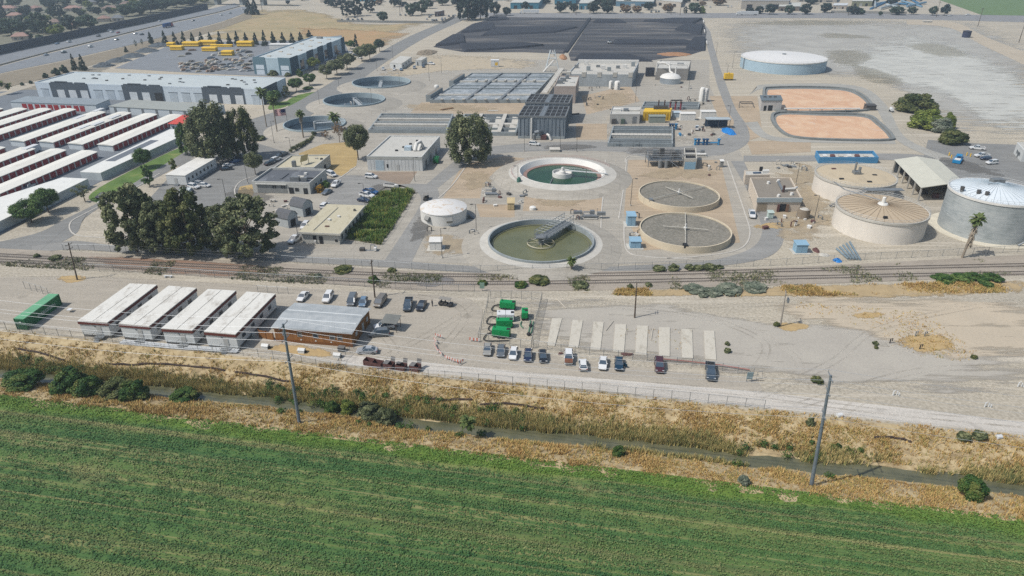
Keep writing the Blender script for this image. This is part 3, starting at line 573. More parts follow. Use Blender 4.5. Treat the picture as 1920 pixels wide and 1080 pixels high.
def clumps(kind,nc):
    out=[]
    if kind=='broad':
        for i in range(nc):
            d=Vector(NR.normal(size=3)).normalized(); k=R.uniform(.55,1)**.5; c=Vector((d.x*.36*k,d.y*.36*k,.63+d.z*.27*k)); out.append((c,R.uniform(.10,.17)))
    elif kind=='euc':
        for i in range(nc):
            z=R.uniform(.12,.95); w=.42*math.sin(math.pi*min(1,(z+.12)*.86))**.7; a=R.uniform(0,6.28); k=R.uniform(.3,1)**.5; out.append((Vector((math.cos(a)*w*k,math.sin(a)*w*k,z)),R.uniform(.04,.092)))
    elif kind=='weep':
        for i in range(nc):
            z=R.uniform(.14,.93); w=.42*math.sin(math.pi*min(1,(z+.2)*.8))**.6; a=R.uniform(0,6.28); k=R.uniform(.4,1.08)**.5; out.append((Vector((math.cos(a)*w*k,math.sin(a)*w*k,z)),R.uniform(.05,.11)))
    elif kind=='conifer':
        for i in range(nc):
            z=R.uniform(.06,.97); w=.42*(1-z)**.85; a=R.uniform(0,6.28); k=R.uniform(.4,1); out.append((Vector((math.cos(a)*w*k,math.sin(a)*w*k,z)),.035+.11*(1-z)))
    elif kind=='column':
        for i in range(nc):
            z=R.uniform(.08,.95); w=.34*math.sin(math.pi*(z*.8+.15))**.5; a=R.uniform(0,6.28); k=R.uniform(.4,1); out.append((Vector((math.cos(a)*w*k,math.sin(a)*w*k,z)),.10))
    elif kind=='bush':
        for i in range(nc):
            d=Vector(NR.normal(size=3)).normalized(); k=R.uniform(.5,1)**.5; out.append((Vector((d.x*.4*k,d.y*.4*k,.12+abs(d.z)*.66*k)),R.uniform(.13,.22)))
    elif kind=='mass':
        for i in range(nc):
            d=Vector(NR.normal(size=3)).normalized(); k=R.uniform(.5,1)**.5; out.append((Vector((d.x*.38*k,d.y*.38*k,.50+d.z*.36*k)),R.uniform(.09,.17)))
    elif kind=='sparse':
        for i in range(nc):
            d=Vector(NR.normal(size=3)).normalized(); k=R.uniform(.4,1); out.append((Vector((d.x*.4*k,d.y*.4*k,.62+d.z*.3*k)),R.uniform(.06,.11)))
    return out
_tm={}
NCL={'broad':46,'euc':100,'weep':96,'conifer':80,'column':40,'bush':26,'sparse':34,'mass':42}
def treemesh(kind,var,big):
    k=(kind,var,big)
    if k in _tm: return _tm[k]
    cl=clumps(kind,int(NCL[kind]*(1.5 if big else 1))); V=[];T=[]
    per={'conifer':60,'bush':110,'sparse':36}.get(kind,90); per=int(per*(2.1 if big else 1)); sz={'conifer':.030,'bush':.055,'sparse':.022}.get(kind,.030)*(.6 if big else 1)
    for c,r in cl:
        n=max(20,int(per*(r/.12)**1.3)); q=leafquads(c,r,n,sz,.8 if kind!='weep' else 1.35); V.append(q); T.append(np.full(n*4,min(1,max(0,R.gauss(.5,.3)))))
    V=np.concatenate(V); T=np.concatenate(T); V[:,2]=np.maximum(V[:,2],.01)
    o=fastmesh('crown',V,4,LG); me=o.data; bpy.data.objects.remove(o)
    a=me.attributes.new('tone','FLOAT','POINT'); a.data.foreach_set('value',T.astype(np.float32))
    m=MB(); top=.5 if kind in('broad','sparse') else .9
    tr=.022 if kind!='bush' else .02
    m.tube([(0,0,-.02),(.008,.004,top*.5),(0,-.006,top)],tr,7,0,tr*.4)
    for i in range(7 if kind in('broad','sparse','weep','euc') else 0):
        c,r=cl[i*3%len(cl)]; z0=min(c.z*.55,top*.7); m.tube([(0,0,z0),(c.x*.5,c.y*.5,z0*.5+c.z*.5),tuple(c)],.010,5,0,.003)
    t=m.build('trunk',BARK); tme=t.data; bpy.data.objects.remove(t)
    _tm[k]=(tme,me); return _tm[k]
def setmat(o,m): o.material_slots[0].link='OBJECT'; o.material_slots[0].material=m
def tree(kind,px,py,ptop,wpx,mat,label,group=None,name=None,cat=None,big=False,var=None,trunk=True):
    p=G(px,py); h=max(.4,HT(px,py,ptop)); w=wpx/PPM(py); var=R.randrange(3) if var is None else var
    tm,cm=treemesh(kind,var,big)
    nm=name or {'conifer':'conifer_tree','bush':'bush','euc':'evergreen_tree','weep':'drooping_tree','sparse':'thin_tree','column':'upright_shrub'}.get(kind,'leafy_tree')
    p.z=float(prof(*_st(p))) if abs(_st(p)[1])<13 and -40<_st(p)[0]<250 else 0
    o=thing(nm,label,cat or ('bush' if kind=='bush' else 'tree'),p,group,R.uniform(0,6.28)); wk={'conifer':1/.9,'euc':1/.98,'weep':1/1.0,'broad':1.0,'column':1.15,'bush':1/1.1,'sparse':1.05,'mass':1.0}[kind]
    o.scale=(w*wk,w*wk,h)
    if trunk and kind!='bush': link(tm,'trunk',o)
    c=link(cm,'crown',o); setmat(c,mat); return o
def _st(p): d=p-C0; return d.dot(EV),d.dot(NV)
def palm(px,py,ptop,wpx,label,group=None,skirt=True,lean=0,trunk=True):
    p=G(px,py); p.z=max(-2.2,float(prof(*_st(p)))) if abs(_st(p)[1])<11 else 0
    h=HT(px,py,ptop); w=wpx/PPM(py)/2; o=thing('palm_tree',label,'palm tree',p,group)
    ch=h-w*.55; lx=lean
    if trunk: MB().tube([(0,0,-.1),(lx*.3,0,ch*.5),(lx,0,ch)],.34 if skirt else .26,9,0,.24).build('trunk',PBARK,o)
    def frond(m,a,el,L,wd):
        pts=[];n=6; x=z=0
        for i in range(n+1):
            t=i/n; e=el-1.5*t*t-.25*t; pts.append((x,z)); x+=math.cos(e)*L/n; z+=math.sin(e)*L/n
        for i in range(n):
            w0=wd*(.35+math.sin(math.pi*min(1,i/n+.12)))*.5; w1=wd*(.35+math.sin(math.pi*min(1,(i+1)/n+.05)))*.5
            (x0,z0),(x1,z1)=pts[i],pts[i+1]; ca,sa=math.cos(a),math.sin(a); P=lambda r,q,z:(lx+ca*r-sa*q,sa*r+ca*q,ch+z)
            m.add([P(x0,0,z0),P(x1,0,z1),P(x1,w1,z1-w1*.45),P(x0,w0,z0-w0*.45)],[(0,1,2,3)]); m.add([P(x0,0,z0),P(x1,0,z1),P(x1,-w1,z1-w1*.45),P(x0,-w0,z0-w0*.45)],[(3,2,1,0)])
    m=MB()
    for i in range(34): frond(m,i*2.4,R.uniform(-.5,1.25),w*R.uniform(.95,1.2),w*.34)
    cr_=m.build('crown',LP,o); a=cr_.data.attributes.new('tone','FLOAT','POINT'); a.data.foreach_set('value',[R.random() for _ in cr_.data.vertices])
    if skirt:
        m=MB()
        for i in range(120):
            a=i*2.4; z=R.uniform(ch*.3,ch-.2) if skirt=='long' else R.uniform(ch-w*1.3,ch-.1); rr=w*(.62 if skirt=='long' else .42)*(.35+.65*(z/ch)); L=R.uniform(.8,1.5)
            ca,sa=math.cos(a),math.sin(a); m.add([(lx+ca*.25-sa*.3,sa*.25+ca*.3,z),(lx+ca*.25+sa*.3,sa*.25-ca*.3,z),(lx+ca*rr,sa*rr,z-L)],[(0,1,2)])
        m.build('dead_fronds',mt('dead_frond',(172,160,142),.95,.2,2),o)
    return o
# ================================================================ POLES, FENCES, BUILDINGS
GALV=mplain('galvanised_steel',(150,156,160),.5,.5); DPOLE=mplain('dark_pole_paint',(84,82,80),.6); WOODP=mt('pole_timber',(104,92,80),.95,.2,2); STEELP=mt('weathered_steel_pole',(132,142,150),.7,.15,1.5,.2)
def lamp(px,py,ptop,label,arm=-1,group='lamp posts of the plant',double=False):
    p=G(px,py); h=max(3,HT(px,py,ptop)); o=thing('lamp_post',label,'lamp post',p,group)
    MB().tube([(0,0,.1),(0,0,h)],.10,6,0,.07).build('pole',DPOLE,o); MB().cyl(0,0,0,.5,.28,n=10).build('base',KERB,o)
    for a in ((-1,1) if double else (arm,)):
        MB().tube([(0,0,h-.05),(a*.9,0,h+.02)],.05,5).build('arm',DPOLE,o); MB().box(a*1.2-.4,a*1.2+.4,-.22,.22,h-.1,h+.08).build('lamp_head',DPOLE,o)
    return o
CHAIN={}
def chainmat(a=.13):
    if a not in CHAIN:
        b=NB('chain_link'); CHAIN[a]=b.fin(S(150,152,150),.6,.4,alpha=a)
    return CHAIN[a]
def fence(label,pxs,h=2.0,sp=3.2,alpha=.13,name='chain_link_fence',cat='fence',smooth=4,barb=False,rail=True,pm=None):
    P=[G(*p) for p in (cr(pxs,smooth) if smooth else pxs)]; O=P[0].copy(); o=thing(name,label,cat,O); pm=pm or GALV
    for p in P: p.z=max(-.3,float(prof(*_st(p)))) if abs(_st(p)[1])<13 else 0
    tot=sum((P[i+1]-P[i]).length for i in range(len(P)-1)); n=max(2,int(tot/sp)); n=min(n,98); sp=tot/n
    pm_=MB().tube([(0,0,-.1),(0,0,h+.05)],.05,5).build('post',pm,o); acc=0; spots=[]
    for i in range(len(P)-1):
        d=P[i+1]-P[i]; L=d.length
        while acc<=L+1e-6: spots.append(P[i]+d*(acc/L)-O); acc+=sp
        acc-=L
    pm_.location=spots[0]
    for s_ in spots[1:]:
        c=pm_.copy(); COL.objects.link(c); c.parent=o; c.location=s_
    m=MB(); Q=[p-O for p in P]
    for i in range(len(Q)-1): m.add([Q[i]+Vector((0,0,.05)),Q[i+1]+Vector((0,0,.05)),Q[i+1]+Vector((0,0,h)),Q[i]+Vector((0,0,h))],[(0,1,2,3)])
    m.build('wire_mesh',chainmat(alpha),o)
    if rail: MB().tube([q+Vector((0,0,h)) for q in Q],.035,4).build('top_rail',pm,o)
    return o
WIN=mplain('window_glass',(58,70,80),.1,0,.8); WFR=mplain('window_frame',(200,200,196),.5); DOORM=mt('door_paint',(196,196,192),.6,.08); DARKIN=mplain('dark_opening',(34,36,40),.8)
class Bld:
    def __init__(s,name,label,cat,A,B,C,h,wall,roof,parapet=0,over=0,group=None,kind=None,floor=0,wallname='wall'):
        a,b,c=G(*A,h),G(*B,h),G(*C,h); u=b-a; v=c-b; s.L=u.length; s.W=v.length; s.h=h; O=a.copy(); O.z=0
        s.fr=Frame((0,0,0),u.normalized(),v.normalized()); s.root=thing(name,label,cat,O,group); s.wall=wall
        s.O=O
        top=h-parapet
        m=s.mb(); m.box(0,s.L,0,s.W,floor-.05,top-.06); s.w=m.build(wallname,wall,s.root)
        m=s.mb(); o=over; m.box(-o,s.L+o,-o,s.W+o,top-.06,top+(.14 if not parapet else .02)); s.r=m.build('roof',roof,s.root)
        if parapet:
            m=s.mb(); w=.28; m.box(-.03,s.L+.03,-.03,w,top-.3,h); m.box(-.03,s.L+.03,s.W-w,s.W+.03,top-.3,h); m.box(-.03,w,w,s.W-w,top-.3,h); m.box(s.L-w,s.L+.03,w,s.W-w,top-.3,h); m.build('parapet',wall,s.root)
        s.top=top
    def mb(s): return MB(s.fr)
    def F(s,name,s0,s1,z0,z1,mat,d=.08,sub=None):
        m=s.mb(); m.box(s0*s.L,s1*s.L,-d,.02,z0,z1); o=m.build(name,mat,s.root)
        if sub: e=.09; k=s.mb(); k.box(s0*s.L+e,s1*s.L-e,-d-.02,-d+.02,z0+e,z1-e); k.build(sub,WIN,o)
        return o
    def Rt(s,name,t0,t1,z0,z1,mat,d=.08,sub=None):
        m=s.mb(); m.box(s.L-.02,s.L+d,t0*s.W,t1*s.W,z0,z1); o=m.build(name,mat,s.root)
        if sub: e=.09; k=s.mb(); k.box(s.L+d-.02,s.L+d+.02,t0*s.W+e,t1*s.W-e,z0+e,z1-e); k.build(sub,WIN,o)
        return o
    def T(s,name,a,t,w,d,hh,mat,par=None,lift=.0):
        m=s.mb(); x=a*s.L;y=t*s.W; m.box(x-w/2,x+w/2,y-d/2,y+d/2,s.top+lift,s.top+lift+hh)
        if hh>.6: m.box(x-w/2+.1,x+w/2-.1,y-d/2+.1,y+d/2-.1,s.top+lift+hh,s.top+lift+hh+.08)
        return m.build(name,mat,par or s.root)
    def pipe(s,name,pts,r,mat,n=8):
        m=s.mb(); m.tube([(a*s.L,t*s.W,z) for a,t,z in pts],r,n); return m.build(name,mat,s.root)
def obj_at(px,py,name,label,cat,group=None,dx=10,dy=0):
    """Empty on the ground whose x axis follows the given sight-line step"""
    p=G(px,py); q=G(px+dx,py+dy)-p; return thing(name,label,cat,p,group,math.atan2(q.y,q.x))
# ================================================================ THE YARD SOUTH OF THE RAILWAY
ORD='first second third fourth fifth sixth seventh eighth ninth tenth eleventh twelfth'.split()
WROOF=mt('white_roof_coat',(236,234,226),.7,.10,.25,streak=0); WWALL=mt('white_siding',(226,228,226),.6,.05); FASC=mt('brown_fascia',(116,62,54),.7,.1); SKIRT=mt('dark_skirting',(120,118,114),.9,.2)
def stains(name,rgb,st,amt=.6,sc=.5,var=.08,wave=None):
    """flat roof coating with darker ponding stains of their own shape"""
    b=NB(name); c=S(*rgb); v=b.noise(sc,5,b.mapv((1,.45,1),.5),rough=.7); f=b.noise(3,2)
    col=b.ramp(f,[(.3,mul(c,1-var)),(.7,mul(c,1+var*.5))]); col=b.mix(b.math('MULTIPLY',b.ramp(v,[(.52,0.0),(.70,1.0)]),amt),col,S(*st)); return b.fin(col,.8,spec=.2)
TROOF=stains('trailer_roof',(232,230,222),(150,140,126),.65,.45)
def txt(name,s,size,mat,parent,M,ex=.01):
    cu=bpy.data.curves.new(name,'FONT'); cu.body=s; cu.size=size; cu.extrude=ex; cu.align_x='CENTER'; cu.align_y='CENTER'
    t=bpy.data.objects.new(name,cu); COL.objects.link(t); bpy.context.view_layer.update()
    me=bpy.data.meshes.new_from_object(t.evaluated_get(bpy.context.evaluated_depsgraph_get())); bpy.data.objects.remove(t)
    me.materials.clear(); me.materials.append(mat); me.transform(M); o=bpy.data.objects.new(name,me); COL.objects.link(o); o.parent=parent; return o
def basis(x,y,o): x=Vector(x).normalized(); y=Vector(y).normalized(); z=x.cross(y); m=Matrix((x,y,z)).transposed().to_4x4(); m.translation=o; return m
TL=['nearest the green shipping container','second from the green shipping container','third from the green shipping container','nearest the brown wooden building']
for i,(a,b_,c) in enumerate((((147,602),(201,605),(293,535)),((224,607),(279,612),(367,541)),((304,616),(360,619.5),(441,546)),((384,622),(441,627),(515,552)))):
    B=Bld('portable_building','long white portable building with brown fascia, '+TL[i],'portable building',a,b_,c,4.1,WWALL,TROOF,over=.12,group='white portable buildings in a row',floor=.75)
    m=B.mb(); m.box(.1,B.L-.1,.1,B.W-.1,-.05,.75); m.build('skirting',SKIRT,B.root)
    m=B.mb(); m.box(-.16,B.L+.16,-.17,-.02,3.4,4.0); m.box(B.L+.02,B.L+.17,-.16,B.W+.16,3.4,4.0); m.box(-.17,-.02,-.16,B.W+.16,3.4,4.0); m.build('fascia',FASC,B.root)
    m=B.mb(); m.box(B.L*.5-.06,B.L*.5+.06,0,B.W,4.18,4.24); m.build('roof_seam',mt('seam_grey',(190,186,178)),B.root)
    B.F('door',.56,.72,.8,2.95,DOORM); m=B.mb(); m.box(.70*B.L,.71*B.L+.03,-.14,-.1,1.8,1.95); 
    B.F('wall_lamp',.50,.545,2.9,3.15,GALV,.15)
    for t in (.12,.34,.56,.78): B.Rt('window',t,t+.085,1.75,2.85,WFR,.05,'pane')
    m=B.mb(); m.box(.50*B.L,.80*B.L,-1.3,-.1,.55,.72)
    for k in range(3): m.box(.56*B.L,.74*B.L,-1.3-.3*(k+1),-1.3-.3*k,.42-.18*k,.54-.18*k)
    m.build('steps',GALV,B.root)
    m=B.mb(); 
    m.tube([(.5*B.L,-.15,1.65),(.5*B.L,-1.3,1.65),(.5*B.L,-1.3,.75),(.8*B.L,-1.3,.75),(.8*B.L,-1.3,1.65),(.8*B.L,-.15,1.65)],.04,5)
    m.build('handrail',DPOLE,B.root)
    if i!=1:
        m=B.mb(); m.box(B.L+.25,B.L+.95,.3*B.W,.3*B.W+.9,0,1.0); m.build('air_conditioner',mt('hvac_beige',(196,194,186)),B.root)
# ramp with white railing along the fronts
P=[G(229,643),G(330,653),G(447,661)]; O=P[0].copy(); rp=thing('access_ramp','long white railed access ramp in front of the white portable buildings','ramp',O); Q=[p-O for p in P]
wallmesh(Q,1.5,.35,.5).build('deck',mt('ramp_deck',(206,210,212),.7),rp); wallmesh([q+Vector((-.1,-.5,0)) for q in Q],.5,-.05,.34).build('base',SKIRT,rp)
m=MB()
for i in range(2):
    for k in range(13):
        q=Q[i].lerp(Q[i+1],k/13)+Vector((-.1,-.7,0)); m.tube([q+Vector((0,0,.4)),q+Vector((0,0,1.5))],.03,4)
for z in (.95,1.5): m.tube([q+Vector((-.1,-.7,z)) for q in Q],.035,4)
m.build('railing',mplain('white_rail',(225,228,228),.5),rp)
# brown building
BRN=NB('brown_boards'); v=BRN.noise(1,3,BRN.mapv((3,3,.15))); BRNM=BRN.fin(BRN.ramp(v,[(.3,S(136,92,52)),(.7,S(168,118,70))]),.8,spec=.2)
bb=NB('grey_metal_roof'); w=bb.n.new('ShaderNodeTexWave'); w.inputs['Scale'].default_value=.55; bb.put(w.inputs[0],bb.mapv((1,1,1),-.2)); v=bb.noise(.5,4)
c=bb.ramp(v,[(.3,S(172,178,180)),(.7,S(196,200,200))]); bb.bump(w.outputs[1],.15,.04); MROOF=bb.fin(c,.55,.15,.4)
B=Bld('wooden_building','brown timber office building with grey metal roof beside white portable buildings','building',(512.7,612.7),(658,624),(691.5,579.4),3.7,BRNM,MROOF,over=.25)
m=B.mb(); L,Wd=B.L,B.W; ov=.45; r=.62
m.add([(-ov,-ov,3.7),(L+ov,-ov,3.7),(L+ov,Wd*.5,3.7+r),(-ov,Wd*.5,3.7+r),(L+ov,Wd+ov,3.7),(-ov,Wd+ov,3.7)],[(0,1,2,3),(3,2,4,5)])
m.add([(-ov,-ov,3.55),(L+ov,-ov,3.55),(L+ov,-ov,3.7),(-ov,-ov,3.7)],[(0,1,2,3)]); m.add([(L,0,3.6),(L,Wd,3.6),(L,Wd*.5,3.7+r)],[(0,1,2)]); m.add([(0,0,3.6),(0,Wd,3.6),(0,Wd*.5,3.7+r)],[(0,2,1)])
m.build('roof_sheet',MROOF,B.root)
m=B.mb(); 
for t in (.30,.64): z=3.73+r*(1-abs(t-.5)*2); m.box(.0,L,t*Wd-.16,t*Wd+.16,z-.05,z+.05)
m.build('skylight_strip',mplain('skylight_sheet',(222,226,226),.4),B.root)
m=B.mb(); m.box(-.05,L+.05,-.09,0,-.02,.75); m.build('plinth_board',mt('brown_dark',(134,86,42),.85),B.root)
for s0,s1 in ((.10,.155),(.30,.36),(.50,.57),(.715,.785),(.815,.88)): B.F('window',s0,s1,1.65,2.75,WFR,.06,'pane')
for t in (.2,.55,.8): B.Rt('door' if t==.55 else 'window',t,t+.09,.3 if t==.55 else 1.5,2.5,DOORM if t==.55 else WFR)
for s0 in (.33,.52,.72): B.F('vent',s0,s0+.02,.8,1.0,mplain('vent_white',(225,225,220)),.1)
B.F('gutter',0,1,3.45,3.58,mt('gutter_brown',(120,76,46)),.5)
g=thing('wooden_gate','brown timber gate joining the wooden building to a white portable building','gate',G(487,633)); gq=G(514,639)-G(487,633)
wallmesh([Vector((0,0,0)),gq*.49],.1,.1,2.0).build('gate_leaf',BRNM,g); wallmesh([gq*.51,gq],.1,.1,2.0).build('gate_leaf',BRNM,g)
for k in (0,.5,1): MB().box(gq.x*k-.1,gq.x*k+.1,gq.y*k-.1,gq.y*k+.1,-.05,2.2).build('gate_post',mt('brown_dark',(134,86,42)),g)
# green shipping container
GREENC=NB('container_green'); w=GREENC.n.new('ShaderNodeTexWave'); w.inputs['Scale'].default_value=1.3; w.bands_direction='DIAGONAL'; GREENC.put(w.inputs[0],GREENC.pos); GREENC.bump(w.outputs[1],.6,.05); v=GREENC.noise(.6,4)
GREENM=GREENC.fin(GREENC.ramp(v,[(.3,S(24,100,58)),(.7,S(34,124,74))]),.55,spec=.3)
B=Bld('shipping_container','green shipping container with white lettering beside white portable buildings','shipping container',(26,598),(44.8,598.9),(109.4,552.3),2.8,GREENM,mt('container_roof',(112,176,136),.7,.08),over=.02)
for x in (0,1):
    for y in (0,1): m=B.mb(); m.box(x*B.L-.1,x*B.L+.1,y*B.W-.1,y*B.W+.1,-.02,2.9); m.build('corner_post',mt('container_edge',(26,96,58)),B.root)
for s0 in (.04,.51): B.F('door',s0,s0+.45,.15,2.65,GREENM,.05)
m=B.mb(); 
for s0 in (.2,.38,.62,.8): m.tube([(s0*B.L,-.1,.2),(s0*B.L,-.1,2.6)],.03,5)
m.build('lock_rod',GALV,B.root)
WLET=mplain('white_lettering',(226,232,228),.6)
txt('lettering','EVERGREEN',1.15,WLET,B.root,basis(B.fr.v,(0,0,1),B.fr((B.L+.04,B.W*.58,1.25))))
m=B.mb(); m.box(.36*B.L,.64*B.L,-.09,-.07,1.9,2.15); m.build('plate',WLET,B.root)
# utility poles and wires
def upole(name,label,px,py,tx,ty,mat,r,arms,group='timber utility poles',ins=True):
    p=G(px,py); p.z=float(prof(*_st(p))) if abs(_st(p)[1])<12 else 0
    h=HT(px,py,ty); q=G(tx,ty,h); lean=Vector((q.x-p.x,0,h)); o=thing(name,label,'utility pole',p,group)
    MB().tube([(0,0,-.2),lean*.5,lean],r,9,0,r*.6).build('pole',mat,o); at=[]
    for k,hl,dr in arms:
        c=lean*k; d=Vector(dr)*hl; MB().tube([c-d,c+d],.075,5).build('crossarm',mat,o); m=MB()
        for e in (-.95,.95): b=c+d*e; m.cyl(b.x,b.y,b.z+.05,b.z+.4,.07,.05,n=6); at.append(p+b+Vector((0,0,.4)))
        m.build('insulator',mplain('insulator_grey',(150,146,140),.3),o)
    return o,at,p
X0=(1,0,0)
upole('utility_pole','dark timber utility pole on straw patch behind the green shipping container',145,525,128,455,WOODP,.2,[(.95,1.0,(.3,.95,0)),(.84,.9,(.3,.95,0))])
upole('utility_pole','dark timber utility pole rising beside the parked tan van',703,558,696,487,WOODP,.2,[(.93,.9,(.2,.98,0))])
upole('utility_pole','timber utility pole with no bushes behind the bare concrete pads',1190,596,1194,530,WOODP,.2,[(.95,.9,(.2,.98,0)),(.86,.7,(.2,.98,0))])
o,_,_=upole('utility_pole','pale timber utility pole with transformer cans in straw patch',1463,612,1474,546,mt('pale_pole',(168,160,150),.9,.15,2),.2,[(.95,1.2,(.2,.98,0))])
for k in range(3): MB().cyl(.45+.05*k,-.35+.35*k,6.4,7.3,.22,n=10).build('transformer',GALV,o)
pd=G(1522,907)-G(561,790); pd.z=0; pn=pd.normalized(); px_=Vector((-pn.y,pn.x,0))
arms=[(.985,1.5,px_),(.86,1.3,px_),(.66,1.3,px_)]
_,A5,p5=upole('utility_pole','tall blue grey power pole in front of the brown wooden building',561,790,530,604,STEELP,.32,arms,'tall power poles along the ditch')
_,A6,p6=upole('utility_pole','tall leaning blue grey power pole in dry grass beside the ditch',1522,907,1559,700,STEELP,.32,arms,'tall power poles along the ditch')
WIREM=mplain('wire_aluminium',(190,194,198),.45,.3)
WL=['topmost overhead wire, on the ditch side of the tall power poles','topmost overhead wire, on the yard side of the tall power poles','middle overhead wire, on the ditch side of the tall power poles','middle overhead wire, on the yard side of the tall power poles','lowest overhead wire, on the ditch side of the tall power poles','lowest overhead wire, on the yard side of the tall power poles']
for i in range(6):
    a,b_=A5[i],A6[i]; pts=[]
    d=b_-a
    for s0,s1 in ((a-d,a),(a,b_),(b_,b_+d)):
        for k in range(12): t=k/12; q=s0.lerp(s1,t); q.z-=4*1.9*t*(1-t); pts.append(q)
    O=a.copy(); tag(MB().tube([q-O for q in pts],.024,4).build('overhead_wire',WIREM,None,loc=O),WL[i],'wire','overhead wires between the tall power poles')
TW=[G(128,455,10.2),G(696,487,9.8),G(1194,530,9.5),G(1474,546,9.4)]
TW=[TW[0]*2-TW[1]]+TW+[TW[3]*2-TW[2]]
for i in range(2):
    pts=[]
    for k in range(5):
        for j in range(8): t=j/8; q=TW[k].lerp(TW[k+1],t); q.z+=.3*i-4*.9*t*(1-t); q.y+=.9*i; pts.append(q)
    O=pts[0].copy(); tag(MB().tube([q-O for q in pts],.014,4).build('overhead_wire',DPOLE,None,loc=O),('thin dark wire along the timber utility poles, nearer the yard','thin dark wire along the timber utility poles, nearer the railway')[i],'wire','thin wires on the timber poles')
# cars in the yard
YD='cars parked in the gravel yard'
car(568,556,-9,10,'sedan','white','white sedan parked behind the brown wooden building, nearest the portable buildings',group=YD)
car(615,558,-7,11,'suv','white','white sport utility car parked between a white sedan and a grey van',group=YD)
car(660,564,-5,13,'van','grey','grey van parked close beside a silver blue hatchback',group=YD)
car(681,567,-5,13,'hatch','lightblue','pale blue hatchback parked close beside the grey van',group=YD)
car(713,566,-7,9,'van','tan','tan van parked at the foot of a dark timber pole',group=YD)
car(765,572,-3,12,'pickup','bluegrey','blue grey pickup parked beside a black sedan near a canopy',group=YD)
car(790,573,-6,11,'sedan','black','black sedan parked near the standing person',group=YD)
car(720,612,-14,2,'suv','white','white sport utility car parked beside a small canopy at the wooden building',group=YD)
car(711,625,-14,1,'suv','grey','grey sport utility car parked at the end wall of the brown wooden building',group=YD)
car(688.5,657,-14,0,'sedan','silver','silver sedan parked beside the row of brown dumpsters',group=YD)
RW='cars parked nose to tail along the pad fence'
car(914,655,-1,10,'sedan','beige','beige sedan at the pen end of the parked row',group=RW)
car(939.5,658,-1,10,'sedan','grey','grey sedan parked between beige sedan and white coupe',group=RW)
car(962.5,663.5,-2,10,'hatch','white','white coupe parked between grey and black cars',group=RW)
car(990,667,-1,10,'hatch','navy','small navy hatchback parked beside the white coupe',group=RW)
car(1018,669,1,10,'hatch','black','small black hatchback parked below the generator pen corner',group=RW)
car(1066,671,0,12,'suv','white','tall white car with brown rusty bonnet in the parked row',group=RW,bed='r')
car(1093,684,-1,-10,'hatch','white','white hatchback parked beside the car with a rusty bonnet',group=RW)
car(1130.5,681,-1,10,'sedan','white','white sedan parked beside a dark teal car',group=RW)
o=car(1160.5,682,0,10,'sedan','teal','dark teal sedan with its side door open',group=RW)
MB().box(-.5,.45,-.04,.04,.25,.95).build('door',carpaint('teal'),o,loc=(.35,1.35,0)).rotation_euler=(0,0,.9)
car(1236,686,1,10,'suv','maroon','maroon sport utility car parked alone in front of the pads',group=RW)
car(1332,698,1,11,'pickup','bluegrey','dark blue grey pickup at the far end of the parked row',group=RW)
# golf cart, person, canopy
def cart(px,py,label,dx=12,dy=2):
    o=obj_at(px,py,'golf_cart',label,'golf cart',dx=dx,dy=dy); dk=mplain('cart_body',(60,60,62),.5); m=MB(); m.box(-1.7,1.7,-.6,.6,.3,.55); m.box(.9,1.75,-.58,.58,.5,.95); m.box(-1.75,-1.2,-.58,.58,.5,.85); m.build('body',dk,o)
    for x in (-.9,.1): m=MB(); m.box(x-.3,x+.3,-.55,.55,.55,.85); m.box(x-.38,x-.25,-.55,.55,.85,1.3); m.build('seat',mplain('cart_seat',(86,82,76),.7),o)
    m=MB()
    for x in (-1.3,1.1):
        for y in (-.55,.55): m.tube([(x,y,.5),(x*.95,y,1.95)],.03,5)
    m.build('roof_post',dk,o); MB().box(-1.6,1.35,-.68,.68,1.93,2.0).build('roof',mplain('cart_roof',(150,146,138),.6),o)
    for x in (-1.2,1.2):
        for y in (-.6,.6):
            w=MB(); w.tube([(0,-.1,0),(0,.1,0)],.27,12); w.build('wheel',TYRE,o,loc=(x,y,.27))
cart(836,573,'dark golf cart with pale roof parked near the standing person')
def skinned(name,V,E,rad,mat,root=0):
    me=bpy.data.meshes.new(name); me.from_pydata(V,E,[]); o=bpy.data.objects.new(name,me); COL.objects.link(o)
    o.modifiers.new('skin','SKIN'); 
    for i,r in enumerate(rad): me.skin_vertices[0].data[i].radius=(r,r)
    me.skin_vertices[0].data[root].use_root=True; s_=o.modifiers.new('sub','SUBSURF'); s_.levels=1
    bpy.context.view_layer.update(); m2=bpy.data.meshes.new_from_object(o.evaluated_get(bpy.context.evaluated_depsgraph_get())); bpy.data.objects.remove(o)
    m2.materials.clear()
    for q in (mat if isinstance(mat,list) else [mat]): m2.materials.append(q)
    o=bpy.data.objects.new(name,m2); COL.objects.link(o); return o
